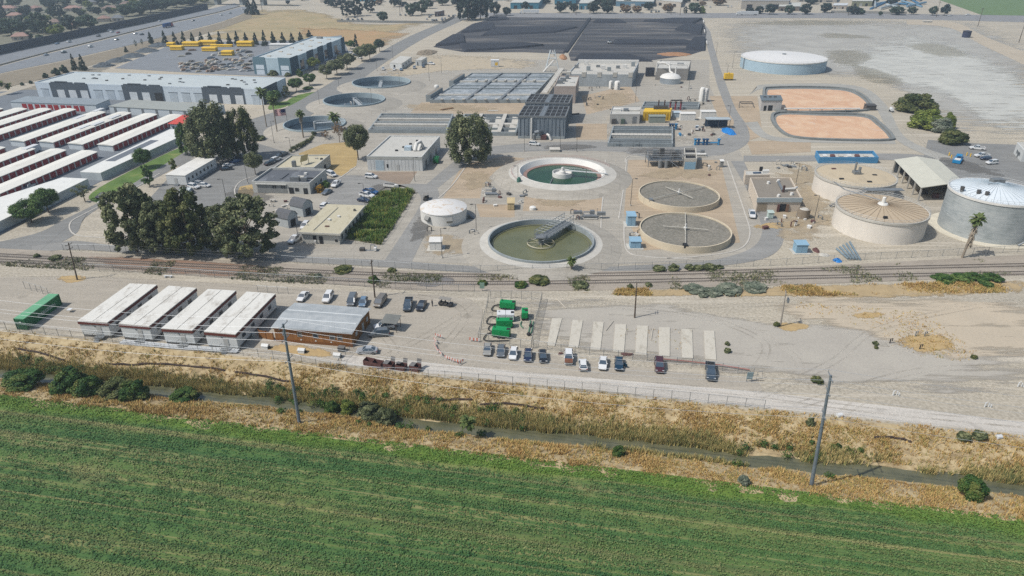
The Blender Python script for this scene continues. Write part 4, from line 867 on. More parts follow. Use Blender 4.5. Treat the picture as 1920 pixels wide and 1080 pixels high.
def person(px,py,label,rz=0):
    V=[(0,0,.95),(0,0,1.2),(0,0,1.42),(0,0,1.55),(0,0,1.66),(0,0,1.76)]; E=[(0,1),(1,2),(2,3),(3,4),(4,5)]; rd=[.15,.14,.16,.06,.10,.07]
    for s_ in (-1,1):
        n=len(V); V+=[(s_*.10,0,.9),(s_*.11,.02,.5),(s_*.12,-.02,.08),(s_*.12,.16,.03)]; E+=[(0,n),(n,n+1),(n+1,n+2),(n+2,n+3)]; rd+=[.10,.07,.05,.04]
        n=len(V); V+=[(s_*.2,0,1.40),(s_*.25,.02,1.13),(s_*.24,.10,.90),(s_*.24,.13,.83)]; E+=[(2,n),(n,n+1),(n+1,n+2),(n+2,n+3)]; rd+=[.065,.05,.035,.035]
        h=n+3
        for k,(dx,dy,L) in enumerate(((-.03,.0,.08),(-.01,.015,.095),(.01,.015,.09),(.03,.005,.07),(-.045,.04,.05))):
            n=len(V); V.append((s_*(.24+dx),.14+dy,.83-L)); E.append((h,n)); rd.append(.010)
    b=NB('clothing'); sep=b.n.new('ShaderNodeTexCoord'); sx=b.n.new('ShaderNodeSeparateXYZ'); b.put(sx.inputs[0],sep.outputs['Object']); m=b.fin(b.ramp(b.math('MULTIPLY',sx.outputs[2],.5),[(.0,S(30,30,34)),(.03,S(48,52,62)),(.47,S(60,62,66)),(.485,S(60,62,66)),(.76,S(60,62,66)),(.77,S(176,132,108))],'CONSTANT'),.8)
    o=skinned('person',V,E,rd,m); p=G(px,py); o.location=(p.x,p.y,.06); o.rotation_euler=(0,0,rz); tag(o,label,'person')
    m=MB(); m.lathe([(.105,1.68),(.115,1.74),(.09,1.83),(.03,1.86)],10); m.build('hair',mplain('hair_dark',(44,36,32),.7),o,smooth=True)
person(811,574.5,'person in dark clothing standing on gravel near the golf cart',2.4)
o=obj_at(735,617,'canopy_shelter','small grey roofed smoking shelter beside the brown wooden building','shelter',dx=8,dy=1); m=MB()
for x in (-1.6,1.6):
    for y in (-1.3,1.3): m.tube([(x,y,0),(x,y,2.5)],.07,5)
m.build('post',WOODP,o); MB().add([(-1.9,-1.6,2.3),(1.9,-1.6,2.4),(1.9,1.6,2.95),(-1.9,1.6,2.85),(-1.9,-1.6,2.4),(1.9,-1.6,2.5),(1.9,1.6,3.05),(-1.9,1.6,2.95)],[(3,2,1,0),(4,5,6,7),(0,1,5,4),(1,2,6,5),(2,3,7,6),(3,0,4,7)]).build('roof',mt('shelter_roof',(126,128,124),.8),o)
MB().box(-1.2,1.2,.6,1.1,.4,.5).build('bench',WOODP,o)
# dumpsters
RUST=mt('rusty_brown_paint',(112,78,74),.85,.25,1.2); LID=mt('bin_lid_grey',(122,120,118),.7,.15)
for i,(x,y,lab) in enumerate(((693,684,'rounded brown dumpster nearest the wire fence gate in the bin row'),(709,688,'open brown dumpster second from the wire fence gate'),(730,690,'brown dumpster with grey lid in the middle of the bin row'),(753,693,'brown dumpster with raised grey lid, fourth from the gate'),(779,694,'brown dumpster standing apart at the end of the bin row'))):
    o=obj_at(x,y,'dumpster',lab,'dumpster','brown dumpsters along the yard fence',10,2); m=MB(); L=1.05;Wd=.75;t=.06
    for a in ((-L,L,-Wd,-Wd+t),(-L,L,Wd-t,Wd),(-L,-L+t,-Wd+t,Wd-t),(L-t,L,-Wd+t,Wd-t)): m.box(*a,.12,1.35)
    m.box(-L,L,-Wd,Wd,.06,.12); m.build('bin_body',RUST,o)
    for x_ in (-.8,.8):
        m=MB(); m.box(x_-.06,x_+.06,-Wd-.08,-Wd,.5,.9); m.build('lifting_pocket',RUST,o)
    if i>=2: m=MB(); m.add([(-L,Wd,1.38),(0,Wd,1.38),(0,-Wd,1.42+.5*(i==3)),(-L,-Wd,1.42+.5*(i==3))],[(0,1,2,3)]); m.add([(0.03,Wd,1.38),(L,Wd,1.38),(L,Wd+.35,2.3),(0.03,Wd+.35,2.3)],[(0,1,2,3)]); m.build('lid',LID,o)
    for x_ in (-.8,.8):
        for y_ in (-.5,.5): MB().tube([(x_-.03,y_,.07),(x_+.03,y_,.07)],.07,8).build('caster',TYRE,o)
# generator pen
GRN=mt('generator_green',(20,150,84),.45,.06); GWH=mt('generator_white',(228,230,230),.5,.05)
def gen(px,py,label,L,Wd,H,mat,dx=10,dy=0,double=False):
    o=obj_at(px,py,'generator',label,'generator','trailer generators in the fenced pen',dx,dy); z=.55
    m=MB(); b=.12; m.prism([(-L/2,-Wd/2+b),(-L/2+b,-Wd/2),(L/2-b,-Wd/2),(L/2,-Wd/2+b),(L/2,Wd/2-b),(L/2-b,Wd/2),(-L/2+b,Wd/2),(-L/2,Wd/2-b)],z,z+H); m.build('housing',mat,o)
    for x in (-.25,.08): m=MB(); m.box(x*L,(x+.24)*L,-Wd/2-.03,-Wd/2+.01,z+.3,z+H-.25); m.build('access_door',mat,o)
    m=MB(); m.box(L/2-.75,L/2-.1,-.4,.4,z+H,z+H+.12); m.build('grille',DARKIN,o); m=MB(); m.cyl(-L/2+.5,.2,z+H,z+H+.35,.1,n=8); m.build('exhaust',DARKIN,o)
    m=MB(); m.box(-L/2-.1,L/2+.1,-Wd/2+.1,Wd/2-.1,z-.14,z); m.tube([(-L/2,-.4,z-.08),(-L/2-1.1,0,z-.1),(-L/2,.4,z-.08)],.06,5); m.build('chassis',DARKIN,o)
    if double: m=MB(); m.box(-.03,.03,-Wd/2,Wd/2,z+H,z+H+.03); m.build('roof_joint',DARKIN,o)
    for x in (-.45,.45):
        for y in (-1,1): MB().tube([(x,y*Wd/2-.12,.33),(x,y*Wd/2+.12,.33)],.33,12).build('wheel',TYRE,o)
gen(952,579,'green trailer generator farthest from the parked cars in the pen',3.7,1.6,1.5,GRN,10,1)
gen(948,600,'white trailer generator between the green generators',4.0,2.2,1.5,GWH,10,0,True)
gen(946,613,'green trailer generator directly in front of the white one',3.8,1.6,1.5,GRN,10,0)
gen(940,631,'green trailer generator nearest the parked cars',4.0,1.8,1.6,GRN,10,1)
gen(984,596,'small square green pump unit standing apart in the pen',1.5,2.6,1.5,GRN,10,0)
HOSE=mplain('hose_black',(40,40,42),.6); HG=mplain('hose_green',(86,130,104),.6)
for i,q in enumerate(([(938,572),(926,575),(922,583),(938,585)],[(934,596),(918,596),(913,608),(934,609)],[(934,612),(920,612),(916,620),(930,625)],[(925,625),(913,628),(909,640),(955,640)])):
    P=[G(*p)+Vector((0,0,.25)) for p in cr(q,4)]; O=P[0].copy(); tag(MB().tube([p-O for p in P],.12,6).build('hose',HOSE,None,loc=O),'thick black hose looping from the '+('rear green generator','white generator','third generator','front green generator')[i],'hose','hoses in the generator pen')
for i,q in enumerate(([(978,604),(976,610),(981,616)],[(995,602),(993,616),(990,630)],[(1000,604),(997,622),(993,628)])):
    P=[G(*p)+Vector((0,0,.15)) for p in cr(q,4)]; O=P[0].copy(); tag(MB().tube([p-O for p in P],.16,6).build('pipe',HG,None,loc=O),('short pale green pipe beside the small pump unit','long pale green pipe with valve along the pen gate','pale green pipe nearest the pen gate')[i],'pipe','green pipes in the pen')
for x,y,l in ((995,613,'dark round valve on the long green pipe'),(991,629,'dark round valve at the near end of the green pipe')):
    o=obj_at(x,y,'valve',l,'valve'); m=MB(); m.lathe([(.05,.1),(.4,.15),(.45,.5),(.25,.7),(.05,.75)],10); m.build('valve_body',DARKIN,o); MB().tube([(-.3,0,.9),(.3,0,.9)],.04,5).build('handwheel',DARKIN,o)
fence('wire fence along the rear and open side of the generator pen',[(897,640),(905,612),(913,585),(917,560),(960,560),(1016,563)],2.2,2.4,.12,smooth=0)
fence('wire fence on the pad side of the generator pen',[(1016,563),(1010,590),(1002,620),(996,655)],2.2,2.0,.22,smooth=0)
fence('wire fence on the car side of the generator pen',[(996,655),(950,648),(897,640)],2.2,2.4,.12,smooth=0)
fence('wire fence between the parked cars and the concrete pads',[(1000,652),(1070,662),(1150,670),(1235,680),(1320,690),(1412,705)],1.9,3,.12)
for k,(x,y) in enumerate(((1218,667),(1010,590))): pass
# concrete pads
PADM=stains('pad_concrete',(210,204,190),(172,164,148),.8,.6)
PADS=[((1025.6,649),(1040,650),(1053.7,598),(1035,598)),((1066,652),(1084,653),(1093,602),(1073.5,601)),((1107,656.5),(1125.6,657.5),(1132,605),(1113,604)),((1149.4,660.6),(1170,661.7),(1174,609),(1153.5,608.5)),((1191,666),(1212,667),(1215,612),(1194,611.7)),((1235,669),(1255.6,669.6),(1256,615.4),(1235.4,615)),((1278.5,672),(1299.4,673),(1297.7,619),(1277,618)),((1322,675),(1343,676),(1339,622),(1319.6,621.5))]
for i,q in enumerate(PADS):
    P=[G(*p) for p in q]; O=P[0].copy(); m=MB(); m.prism([((p-O).x,(p-O).y) for p in P],-.02,.2+.006*i)
    tag(m.build('concrete_pad',PADM,None,loc=O),f'bare concrete pad, {ORD[i]} of eight from the generator pen','concrete pad','row of bare concrete pads')
for i,(a,b_) in enumerate((((1136,621),(1150,603)),((1175,628),(1173,616)),((1221,637),(1224,617)),((1061,579),(1040,556)))):
    p,q=G(*a),G(*b_); tag(MB().tube([Vector((0,0,.15)),q-p+Vector((0,0,.15))],.11,6).build('loose_pole',mt('pale_timber',(204,196,182),.9),None,loc=p),('loose pale pole lying between third and fourth pads','short loose pale pole beside the fourth pad','loose pale pole lying between fifth and sixth pads','long pale plank lying behind the generator pen')[i],'pole')
for i,(x,y) in enumerate(((1181,665),(1062,663))): 
    o=obj_at(x,y,'debris_heap',('flat brown debris heap against the fence near the fifth pad','small reddish debris heap beside the second pad')[i],'debris'); m=MB()
    for k in range(9): a,b_,c=R.uniform(-1.6,1.6),R.uniform(-.4,.4),R.uniform(.1,.35); m.box(a-.4,a+.4,b_-.2,b_+.2,0,c)
    m.build('boards',RUST,o)
# red pipe, sign and gate frame at the end of the row
P=[G(*p)+Vector((0,0,.5)) for p in ((1235,676),(1290,681),(1350,688),(1405,697))]; tag(MB().tube([p-P[0] for p in P],.13,6).build('red_pipe',mt('faded_red',(176,120,112),.8,.15),None,loc=P[0]),'faded red pipe lying along the fence beside the last pads','pipe')
o=obj_at(1404,716,'notice_board','blue grey board on posts near the end of the parked row','sign'); m=MB(); m.box(-.6,.6,-.05,.05,.7,2.3); m.build('board',mt('board_bluegrey',(140,160,164)),o); MB().box(-.55,-.45,-.04,.04,0,.7).build('post',GALV,o); MB().box(.45,.55,-.04,.04,0,.7).build('post',GALV,o)
o=obj_at(1418,712,'gate_frame','leaning steel gate frame beside the blue grey board','gate'); MB().tube([(0,0,0),(0,0,2.0),(1.1,.3,1.9),(1.3,.4,0),(0,0,.1)],.05,5).build('frame',GALV,o); MB().tube([(-.6,-.5,.05),(1.5,-.2,.05)],.06,5).build('base_rail',DPOLE,o)
o=obj_at(904,546,'notice_board','pale green notice board where the gravel yard road bends','sign'); m=MB(); m.box(-.6,.6,-.05,.05,.8,2.4); m.build('board',mt('board_green',(146,176,158)),o); MB().box(-.06,.06,.05,.12,0,2.2).build('post',GALV,o)
# barricades
ORG=mplain('orange_stripe',(214,110,80),.6); WST=mplain('white_stripe',(232,230,226),.6)
BG='barricades curving across the gravel yard'
for i,(x,y,dx,dy) in enumerate(((823,634,8,2),(817,643,4,6),(816,652,2,8),(820,660,4,7),(826,666,5,6),(841,676,8,3),(855,681,8,2),(864,683,5,-3))):
    o=obj_at(x,y,'barricade','low orange and white barricade in the curving row on the gravel','barricade',BG,dx,dy)
    for s_ in (-.7,.7): m=MB(); m.tube([(s_,-.35,0),(s_,0,1.0),(s_,.35,0)],.035,4); m.build('leg',WST,o)
    for z in (.55,.85): m=MB(); [m.box(-.9+.3*k,-.6+.3*k,-.1,-.04,z,z+.2,k%2) for k in range(6)]; m.build('board',[ORG,WST],o)
o=obj_at(890,641,'barricade','low orange and white barricade against the generator pen fence','barricade',BG,9,1)
for s_ in (-.9,.9): m=MB(); m.tube([(s_,-.35,0),(s_,0,1.0),(s_,.35,0)],.035,4); m.build('leg',WST,o)
for z in (.4,.8): m=MB(); [m.box(-1.2+.4*k,-.8+.4*k,-.1,-.04,z,z+.25,k%2) for k in range(6)]; m.build('board',[ORG,WST],o)
# white utility housings behind the brown building, bin, seats
for i,(x,y) in enumerate(((498.5,653),(566.5,661),(633,670))):
    o=obj_at(x,y,'utility_housing','white peaked utility housing '+('nearest the wooden gate','in the middle of the straw strip','nearest the yard fence gate')[i],'utility box','white housings behind the wooden building',10,1); m=MB(); m.prism([(-.7,-.5),(.7,-.5),(.7,.5),(-.7,.5)],0,.8); m.build('cabinet',mt('housing_white',(226,226,222)),o); m=MB(); m.add([(-.8,-.6,.8),(.8,-.6,.8),(.8,.6,.8),(-.8,.6,.8),(-.8,0,1.2),(.8,0,1.2)],[(0,1,5,4),(2,3,4,5),(1,2,5),(3,0,4)]); m.build('lid',mt('housing_white',(226,226,222)),o)
    m=MB(); m.box(.7,.95,-.3,.3,.1,.5); m.build('meter',DARKIN,o)
o=obj_at(641,658,'rubbish_bin','dark squat bin against the brown wooden building corner','bin',dx=9,dy=1); MB().box(-.7,.7,-.5,.5,.05,1.0).build('bin_body',mt('bin_dark',(92,92,90)),o); MB().box(-.75,.75,-.55,.55,1.0,1.1).build('lid',LID,o)
o=obj_at(132,585,'picnic_stool','small white seat standing alone beside the green container','seat'); MB().box(-.5,.5,-.5,.5,.7,.78).build('seat',GWH,o); MB().tube([(0,0,0),(0,0,.7)],.08,6).build('leg',GALV,o); MB().tube([(.3,0,.0),(1.4,.2,.0)],.06,5).build('bar',GALV,o)
o=obj_at(316,520,'bench','small white bench on gravel behind the portable buildings','bench'); MB().box(-1.1,1.1,-.25,.25,.45,.52).build('seat',GWH,o)
for s_ in (-.7,.7): MB().box(s_-.1,s_+.1,-.4,.4,.0,.45).build('leg',GWH,o)
# main fences
fence('chain link fence along the top of the ditch bank below the yard',[(-60,612),(0,618),(105,631),(250,648),(400,663),(520,675),(640,697),(800,710),(960,724),(1120,738),(1280,752),(1432,768)],2.1,3.4,.10)
fence('chain link fence between railway and gravel yard',[(160,508),(300,514),(420,522),(560,530),(700,539),(800,545),(890,548)],2.1,4,.10)
fence('chain link fence between railway and plant perimeter road',[(120,470),(250,474),(420,484),(560,494),(700,502),(855,510),(1000,510),(1140,507),(1300,502),(1450,499),(1600,489),(1760,481),(1990,468)],2.1,4.6,.12)
fence('short chain link fence pen behind the green container',[(48,542),(70,548),(92,555)],2.2,2.0,.05,smooth=0)
fence('short chain link fence panel behind the last portable building',[(484,548),(505,550),(541,552)],2.0,2.2,.08,smooth=0)
fence('chain link fence with gate posts at the end of the wooden building',[(633,694),(640,678),(655,664),(664,655)],1.8,1.4,.12,smooth=0)
# bushes and weeds
SAGE='low bushes along the railway and yard'
bl=[('bush',1236,507,496,26,LD,'rounded dark bush at the left of the clump by the plant fence'),('bush',1264,506,494,25,LD,'rounded dark bush second in the clump by the plant fence'),('bush',1292,505,494,22,LD,'rounded dark bush in the middle of the clump by the plant fence'),('bush',1310,505,495,22,LD,'dark bush touching the middle bush by the plant fence'),('bush',1330,504,493,30,LD,'widest dark bush of the clump by the plant fence'),('bush',1349,503,496,18,LD,'small dark bush at the end of the clump by the plant fence'),
('bush',1807,823,807,27,LD,'clipped oval green bush beside the gravel road, nearer the power pole'),('bush',1836,822,806,28,LD,'clipped oval green bush beside the gravel road, farther from the power pole'),('bush',1519,794,779,17,LD,'lone round green bush at the ditch top near the leaning power pole'),
('bush',1532,716,705,26,LO,'flat scrubby bush on bare ground near the leaning power pole'),('bush',1364,661,650,14,LD,'round bush just past the last concrete pad'),('bush',1363,647,639,11,LD,'smaller round bush past the last concrete pad'),('bush',1456,611,602,14,LO,'small bush at the foot of the transformer pole'),('bush',1640,646,638,13,LD,'round bush beside a flat pale slab in straw patch'),('bush',1642,653,648,10,LO,'smaller bush touching the flat pale slab'),
('bush',1365,545,534,54,LS,'broad grey green sage mound beside the track, nearer the timber pole'),('bush',1418,541,532,52,LS,'broad grey green sage mound beside the track in front of transformer pole'),('bush',1300,543,535,46,LS,'broad grey green sage mound farthest toward the plant palm'),('bush',1335,549,540,40,LS,'low grey sage mound at the edge of straw grass'),('bush',1318,555,546,20,LS,'single sage tuft on bare dirt below the sage mounds'),
('bush',1770,525,514,44,LG,'bright green bush at the near end of the trackside row'),('bush',1800,525,513,44,LG,'bright green bush second in the trackside row'),('bush',1830,524,513,44,LG,'bright green bush third in the trackside row'),('bush',1862,525,513,40,LG,'bright green bush at the far end of the trackside row'),('bush',1850,536,527,28,LG,'small bright green bush in front of the trackside row'),('bush',1826,672,664,14,LO,'small scrubby bush on bare ground at far right'),
('bush',977,537,526,28,LR,'green weed clump on the track bed above the generator pen'),('bush',1088,536,526,34,LD,'dark weed clump on the track bed beside the timber pole'),('bush',905,533,524,22,LR,'green weed clump on the track bed near the notice board'),('bush',1010,529,518,44,LO,'wide olive weed clump between the two tracks'),('bush',700,528,516,24,LR,'bright green weed on the track bed behind the timber pole'),('bush',1181,540,531,14,LD,'round dark weed beside the timber pole on the track bed'),('bush',1215,536,529,17,LD,'flat dark weed beside the track near the timber pole'),
('bush',646,507,498,40,LO,'olive weed row beside the track below the office garden'),('bush',597,520,511,16,LS,'grey weed on the track bed behind the parked sedan'),('bush',734,509,502,20,LO,'olive weed beside the track past the timber pole'),('bush',70,482,474,14,LD,'dark weed on the track bed nearest the street end'),('bush',105,486,477,26,LD,'dark weed clump on the track bed by the dark timber pole'),('bush',1300,568,560,0.1,LO,'')]
for k,x,y,t,w,m_,l in bl:
    if l: tree(k,x,y,t,w,m_,l,SAGE,trunk=False)
bl2=[(130,722,676,70,LR,'largest dark green bush in the ditch near the portable buildings'),(165,733,700,56,LR,'mid green bush in the ditch in front of the largest bush'),(250,738,700,58,LR,'dark willowy bush in the ditch below the portable buildings'),(215,730,700,70,LO,'brownish green bush in the ditch left of the willowy bush'),(40,715,684,80,LR,'low green bush at the ditch near the picture edge'),(650,752,724,34,LY,'bright yellow green bush in the ditch beside the power pole'),(690,762,728,50,LD,'dark willow bush in the ditch past the power pole'),(720,772,740,46,LD,'dark reed clump bush in the ditch before the fan palm'),(620,752,728,30,LR,'green bush at the ditch in front of the power pole'),(255,742,716,18,LD,'small dark bush standing in the creek below portable buildings'),(1822,922,884,56,LR,'round green bush beside the creek at the far right'),(1160,842,822,26,LR,'small green bush leaning over the creek in the middle'),(340,733,712,56,LR,'reedy green island bush in the creek'),(1393,907,892,24,LS,'grey green weed at the field edge before the leaning pole'),(1455,775,750,60,LO,'olive vine mound on the ditch bank below last pads'),(1080,765,752,70,LO,'olive vine mound on the ditch bank below the white sedan')]
for x,y,t,w,m_,l in bl2:
    if 1000<x<1500 and y<800: continue
    tree('bush',x,y,t,w,m_,l,'bushes in the ditch',big=True,trunk=False)
palm(878,806,770,36,'squat fan palm growing beside the creek','palms near the ditch and tracks',False,trunk=False)
palm(1071,510,483,22,'short fan palm beside the plant fence and track','palms near the ditch and tracks',False)
# silt fence remnants on the bank
for i,q in enumerate(([(30,650),(70,655),(118,668)],[(195,674),(240,677),(310,678),(420,689)],[(440,694),(470,696),(540,708)],[(790,739),(830,743),(885,744)],[(900,751),(960,752),(1020,760)],[(1640,817),(1680,818),(1710,824)])):
    P=[G(*p) for p in cr(q,5)]; 
    for p in P: p.z=float(prof(*_st(p)))
    O=P[0].copy(); tag(MB().tube([p-O+Vector((0,0,.15+.1*math.sin(j*2))) for j,p in enumerate(P)],.22,6).build('straw_wattle',mt('wattle_dark',(74,62,56),.95,.2),None,loc=O),'dark straw wattle lying on the ditch bank '+('at the green container end','below the first portable buildings','below the brown wooden building','below the dumpsters','below the generator pen','beyond the leaning power pole')[i],'wattle')
# small things on the open ground
for i,(x,y) in enumerate(((1678,741),(1912,725),(1850,763),(1574,782),(1872,823))):
    o=obj_at(x,y,'marker_posts' if 0 else 'pipe_stub',('pair of white pipe stubs nearest the leaning power pole','pair of white pipe stubs at the picture edge','white pipe stub on the gravel road edge','white drum lying beside the gravel road','white slab beside the clipped oval bushes')[i],'pipe'); m=MB()
    if i<3: m.tube([(-.4,0,0),(-.4,0,1.0),(-.1,0,1.2)],.13,7); m.tube([(.4,.1,0),(.4,.1,.8)],.12,7); m.tube([(.7,-.1,0),(.7,-.1,.6)],.12,7)
    else: m.tube([(-.5,0,.4),(.5,.2,.4)],.42,10)
    m.build('stub',GWH,o)
o=obj_at(1656,646,'slab','pale flat slab beside round bushes in the straw patch','slab'); MB().prism([(-1,-.8),(.9,-1),(1.1,.8),(-.8,1)],0,.15).build('slab_top',CONC,o)
for i,(x,y) in enumerate(((1716,630),(1733,631),(1668,644),(1724,655))):
    o=obj_at(x,y,'pipe_riser',('thin grey pipe riser in the straw patch','bent grey pipe riser in the straw patch','dark valve stub beside the pale slab','dark valve stub in front of the straw patch')[i],'pipe'); MB().tube([(0,0,0),(0,0,1.2),(.4,0,1.3),(.4,0,.7)],.12,6).build('riser',GALV if i<2 else DARKIN,o)
# ================================================================ THE TREATMENT PLANT
TANC=mt('tan_concrete',(222,208,182),.85,.08,.3,streak=.12); TANR=stains('tan_roof',(196,178,152),(150,138,120),.3,.3); GCON=mt('grey_concrete',(160,168,170),.85,.12,.3,streak=.2); LCON=mt('light_concrete',(206,202,192),.85,.1,.4,streak=.1); WALLG=mt('pale_wall_paint',(206,206,200),.8,.06,.5,streak=.1)
WHITEM=mt('tank_white',(236,234,228),.6,.05,.3,streak=.08); BLUEW=mt('tank_pale_blue',(176,200,214),.6,.05,.3); FLATR=stains('flat_roof_pale',(206,204,196),(160,156,148),.4,.4); DROOF=stains('flat_roof_dark',(104,108,114),(150,154,158),.6,.3); BROOF=stains('flat_roof_brown',(150,142,130),(120,114,106),.4,.4); YROOF=stains('flat_roof_cream',(206,198,172),(160,148,116),.5,.6)
LBLUE=mt('light_blue_paint',(150,186,208),.6,.06); MIDB=mt('mid_blue_paint',(84,152,198),.6,.06); STEEL=mt('plant_steel',(150,154,156),.5,.15,1,.4); YEL=mt('yellow_paint',(240,196,58),.6,.08)
def watermat(name,c1,c2,rough=.15,sc=.3):
    b=NB(name); v=b.noise(sc,4,rough=.6,dist=.6); b.bump(b.noise(2.5,3),.1,.03); return b.fin(b.ramp(v,[(.35,S(*c1)),(.65,S(*c2))]),rough,spec=.5)
DWATER=watermat('dark_basin_water',(36,48,60),(52,66,78),.1); OWATER=watermat('olive_basin_water',(104,106,70),(122,122,86),.25,.08); GWATER=watermat('green_basin_water',(22,62,40),(44,84,54),.4,.12)
b=NB('froth_water'); v=b.noise(.35,6,b.mapv((.5,1.6,1)),rough=.75,dist=1.0); FROTH=b.fin(b.ramp(v,[(.36,S(108,118,124)),(.5,S(150,158,162)),(.62,S(206,210,212))]),.5)
b=NB('filter_stone'); v=b.noise(1.6,4,rough=.8); v2=b.noise(.12,3); FSTONE=b.fin(b.mix(.5,b.ramp(v,[(.3,S(74,72,66)),(.5,S(134,130,120)),(.7,S(190,184,172))]),b.ramp(v2,[(.3,S(128,126,116)),(.7,S(156,150,138))])),.95,spec=.1); 
def ring(px,py,rpx,name,label,cat,group=None,h=0):
    p=G(px,py,h); r=rpx/PPM(py)*(HC-h)/HC/math.hypot(1,(px-960)/F*.886); return thing(name,label,cat,(p.x,p.y,0),group),r
def rail(m,r,z,n=40,h=1.05,a0=0,a1=6.2832):
    for zz in (z+h*.5,z+h): m.tube([(r*math.cos(a0+(a1-a0)*i/n),r*math.sin(a0+(a1-a0)*i/n),zz) for i in range(n+1)],.035,4)
    for i in range(0,n+1): a=a0+(a1-a0)*i/n; m.tube([(r*math.cos(a),r*math.sin(a),z),(r*math.cos(a),r*math.sin(a),z+h)],.03,4)
WHR=mplain('handrail_pale',(200,204,204),.5,.3)
def holewall(m,r,w,z0,z1,n=64): m.lathe([(r-w,z0),(r-w,z1),(r,z1),(r,-.05)],n)
# sunken round tanks need an opening in the pavements, so the basin floor stands above them: the wall rises, the water lies low inside it
# --- primary clarifier, olive water
o,r=ring(1014.2,448,99.8,'clarifier_tank','round sunken clarifier with olive water and steel walkway truss','clarifier',h=2.0); r_c1=r
m=MB(); holewall(m,r,.45,.3,2.0); m.build('wall',GCON,o,True); MB().lathe([(r+8,.02),(r+2.4,1.15)],64).lathe([(r+2.4,1.15),(r-.1,1.4)],64,mi=1).build('apron',[CONC,LCON],o,True)
MB().lathe([(0.01,.4),(r-.4,.4)],64).build('water',OWATER,o)
m=MB(); m.lathe([(r-1.5,.3),(r-1.5,.6),(r-1.35,.6),(r-1.35,.3)],64); m.build('weir',mt('weir_dark',(120,122,104),.8),o)
br=thing('x','','' ) if 0 else None
m=MB(); a=math.radians(55); ux,uy=math.cos(a),math.sin(a)
def fpt(d,s,z): return (ux*d-uy*s,uy*d+ux*s,z)
for s_ in (-1.6,1.6):
    for z in (2.2,3.4,4.6): m.tube([fpt(-1,s_,z),fpt(r+.4,s_,z)],.09,5)
    n=10
    for k in range(n+1): d=-1+(r+1.4)*k/n; m.tube([fpt(d,s_,2.2),fpt(d,s_,4.6)],.06,4); 
    for k in range(n): d=-1+(r+1.4)*k/n; m.tube([fpt(d,s_,2.2),fpt(d+(r+1.4)/n,s_,4.6)],.05,4)
for k in range(21): d=-1+(r+1.4)*k/20; m.tube([fpt(d,-1.6,4.6 if k%2 else 2.2),fpt(d,1.6,4.6 if k%2 else 2.2)],.04,4)
m.build('walkway_truss',mt('truss_galv',(160,166,168),.5,.1,1,.3),o); m=MB(); m.add([fpt(-1,-1.3,2.25),fpt(r,-1.3,2.25),fpt(r,1.3,2.25),fpt(-1,1.3,2.25)],[(0,1,2,3)]); m.build('walkway_deck',STEEL,o)
m=MB(); rr=3.9; m.lathe([(rr-.12,.7),(rr,1.0),(rr+.12,.7)],40)
for k in range(8): m.tube([(rr*math.cos(k*.785),rr*math.sin(k*.785),.85),(0,0,1.0)],.07,4)
m.build('feed_ring',mt('feed_ring_paint',(190,184,160),.6),o); m=MB(); m.cyl(0,0,.1,2.6,.7,n=16); m.box(-1.5,1.5,-1.5,1.5,2.6,3.0); m.build('drive_unit',STEEL,o)
m=MB(); rail(m,r-.2,2.0,36,.9,-1.0,2.0); m.build('handrail',WHR,o)
# --- second clarifier, white walls and green water
o,r=ring(1054.5,320,80,'clarifier_tank','round sunken clarifier with white sloped wall, green water and round centre well','clarifier',h=2.3)
MB().lathe([(r+10,.02),(r+4.2,1.6)],64).lathe([(r+4.2,1.6),(r+.25,2.2)],64,mi=1).build('apron',[CONC,LCON],o,True)
m=MB(); m.lathe([(r+.3,.17),(r+.3,2.3),(r,2.3),(r-1.2,.5)],64); m.build('wall',WHITEM,o,True); m=MB(); m.lathe([(r-1.2,.5),(r-2.6,.5),(r-2.7,.3)],64); m.build('launder',mt('launder_rust',(158,130,120),.8,.2,1),o)
MB().lathe([(.01,.3),(r-2.65,.3)],64).build('water',GWATER,o)
m=MB(); m.lathe([(3.7,.2),(3.7,1.9),(3.45,1.9),(3.45,1.0),(.01,1.0)],40); m.build('centre_well',WHITEM,o,True); m=MB(); m.lathe([(1.3,1.0),(1.1,2.2),(.5,2.4),(.4,3.6),(.05,3.7)],18); m.build('drive_unit',WHITEM,o)
m=MB(); 
for s_ in (-.55,.55): m.tube([(0,s_,2.6),(r+.5,s_-4.5,2.6)],.08,5); m.tube([(0,s_,3.6),(r+.5,s_-4.5,3.6)],.04,4)
m.add([(0,-.5,2.55),(r+.3,-5,2.55),(r+.3,-4,2.55),(0,.5,2.55)],[(0,1,2,3)]); 
for k in range(12): t=k/11; m.tube([(t*(r+.5),.55-4.5*t,2.6),(t*(r+.5),.55-4.5*t,3.6)],.03,4)
m.build('bridge',WHR,o)
m=MB(); rail(m,r+3.2,1.6,40,1.05,.3,3.6); m.build('handrail',mt('rail_faded_red',(196,150,144),.7),o)
m=MB()
for k in range(3): m.tube([(-3.6,-3+k*.3,.6),(-5.5,-(r-3)+k*.3,.8)],.12,5)
m.build('sludge_pipes',STEEL,o)
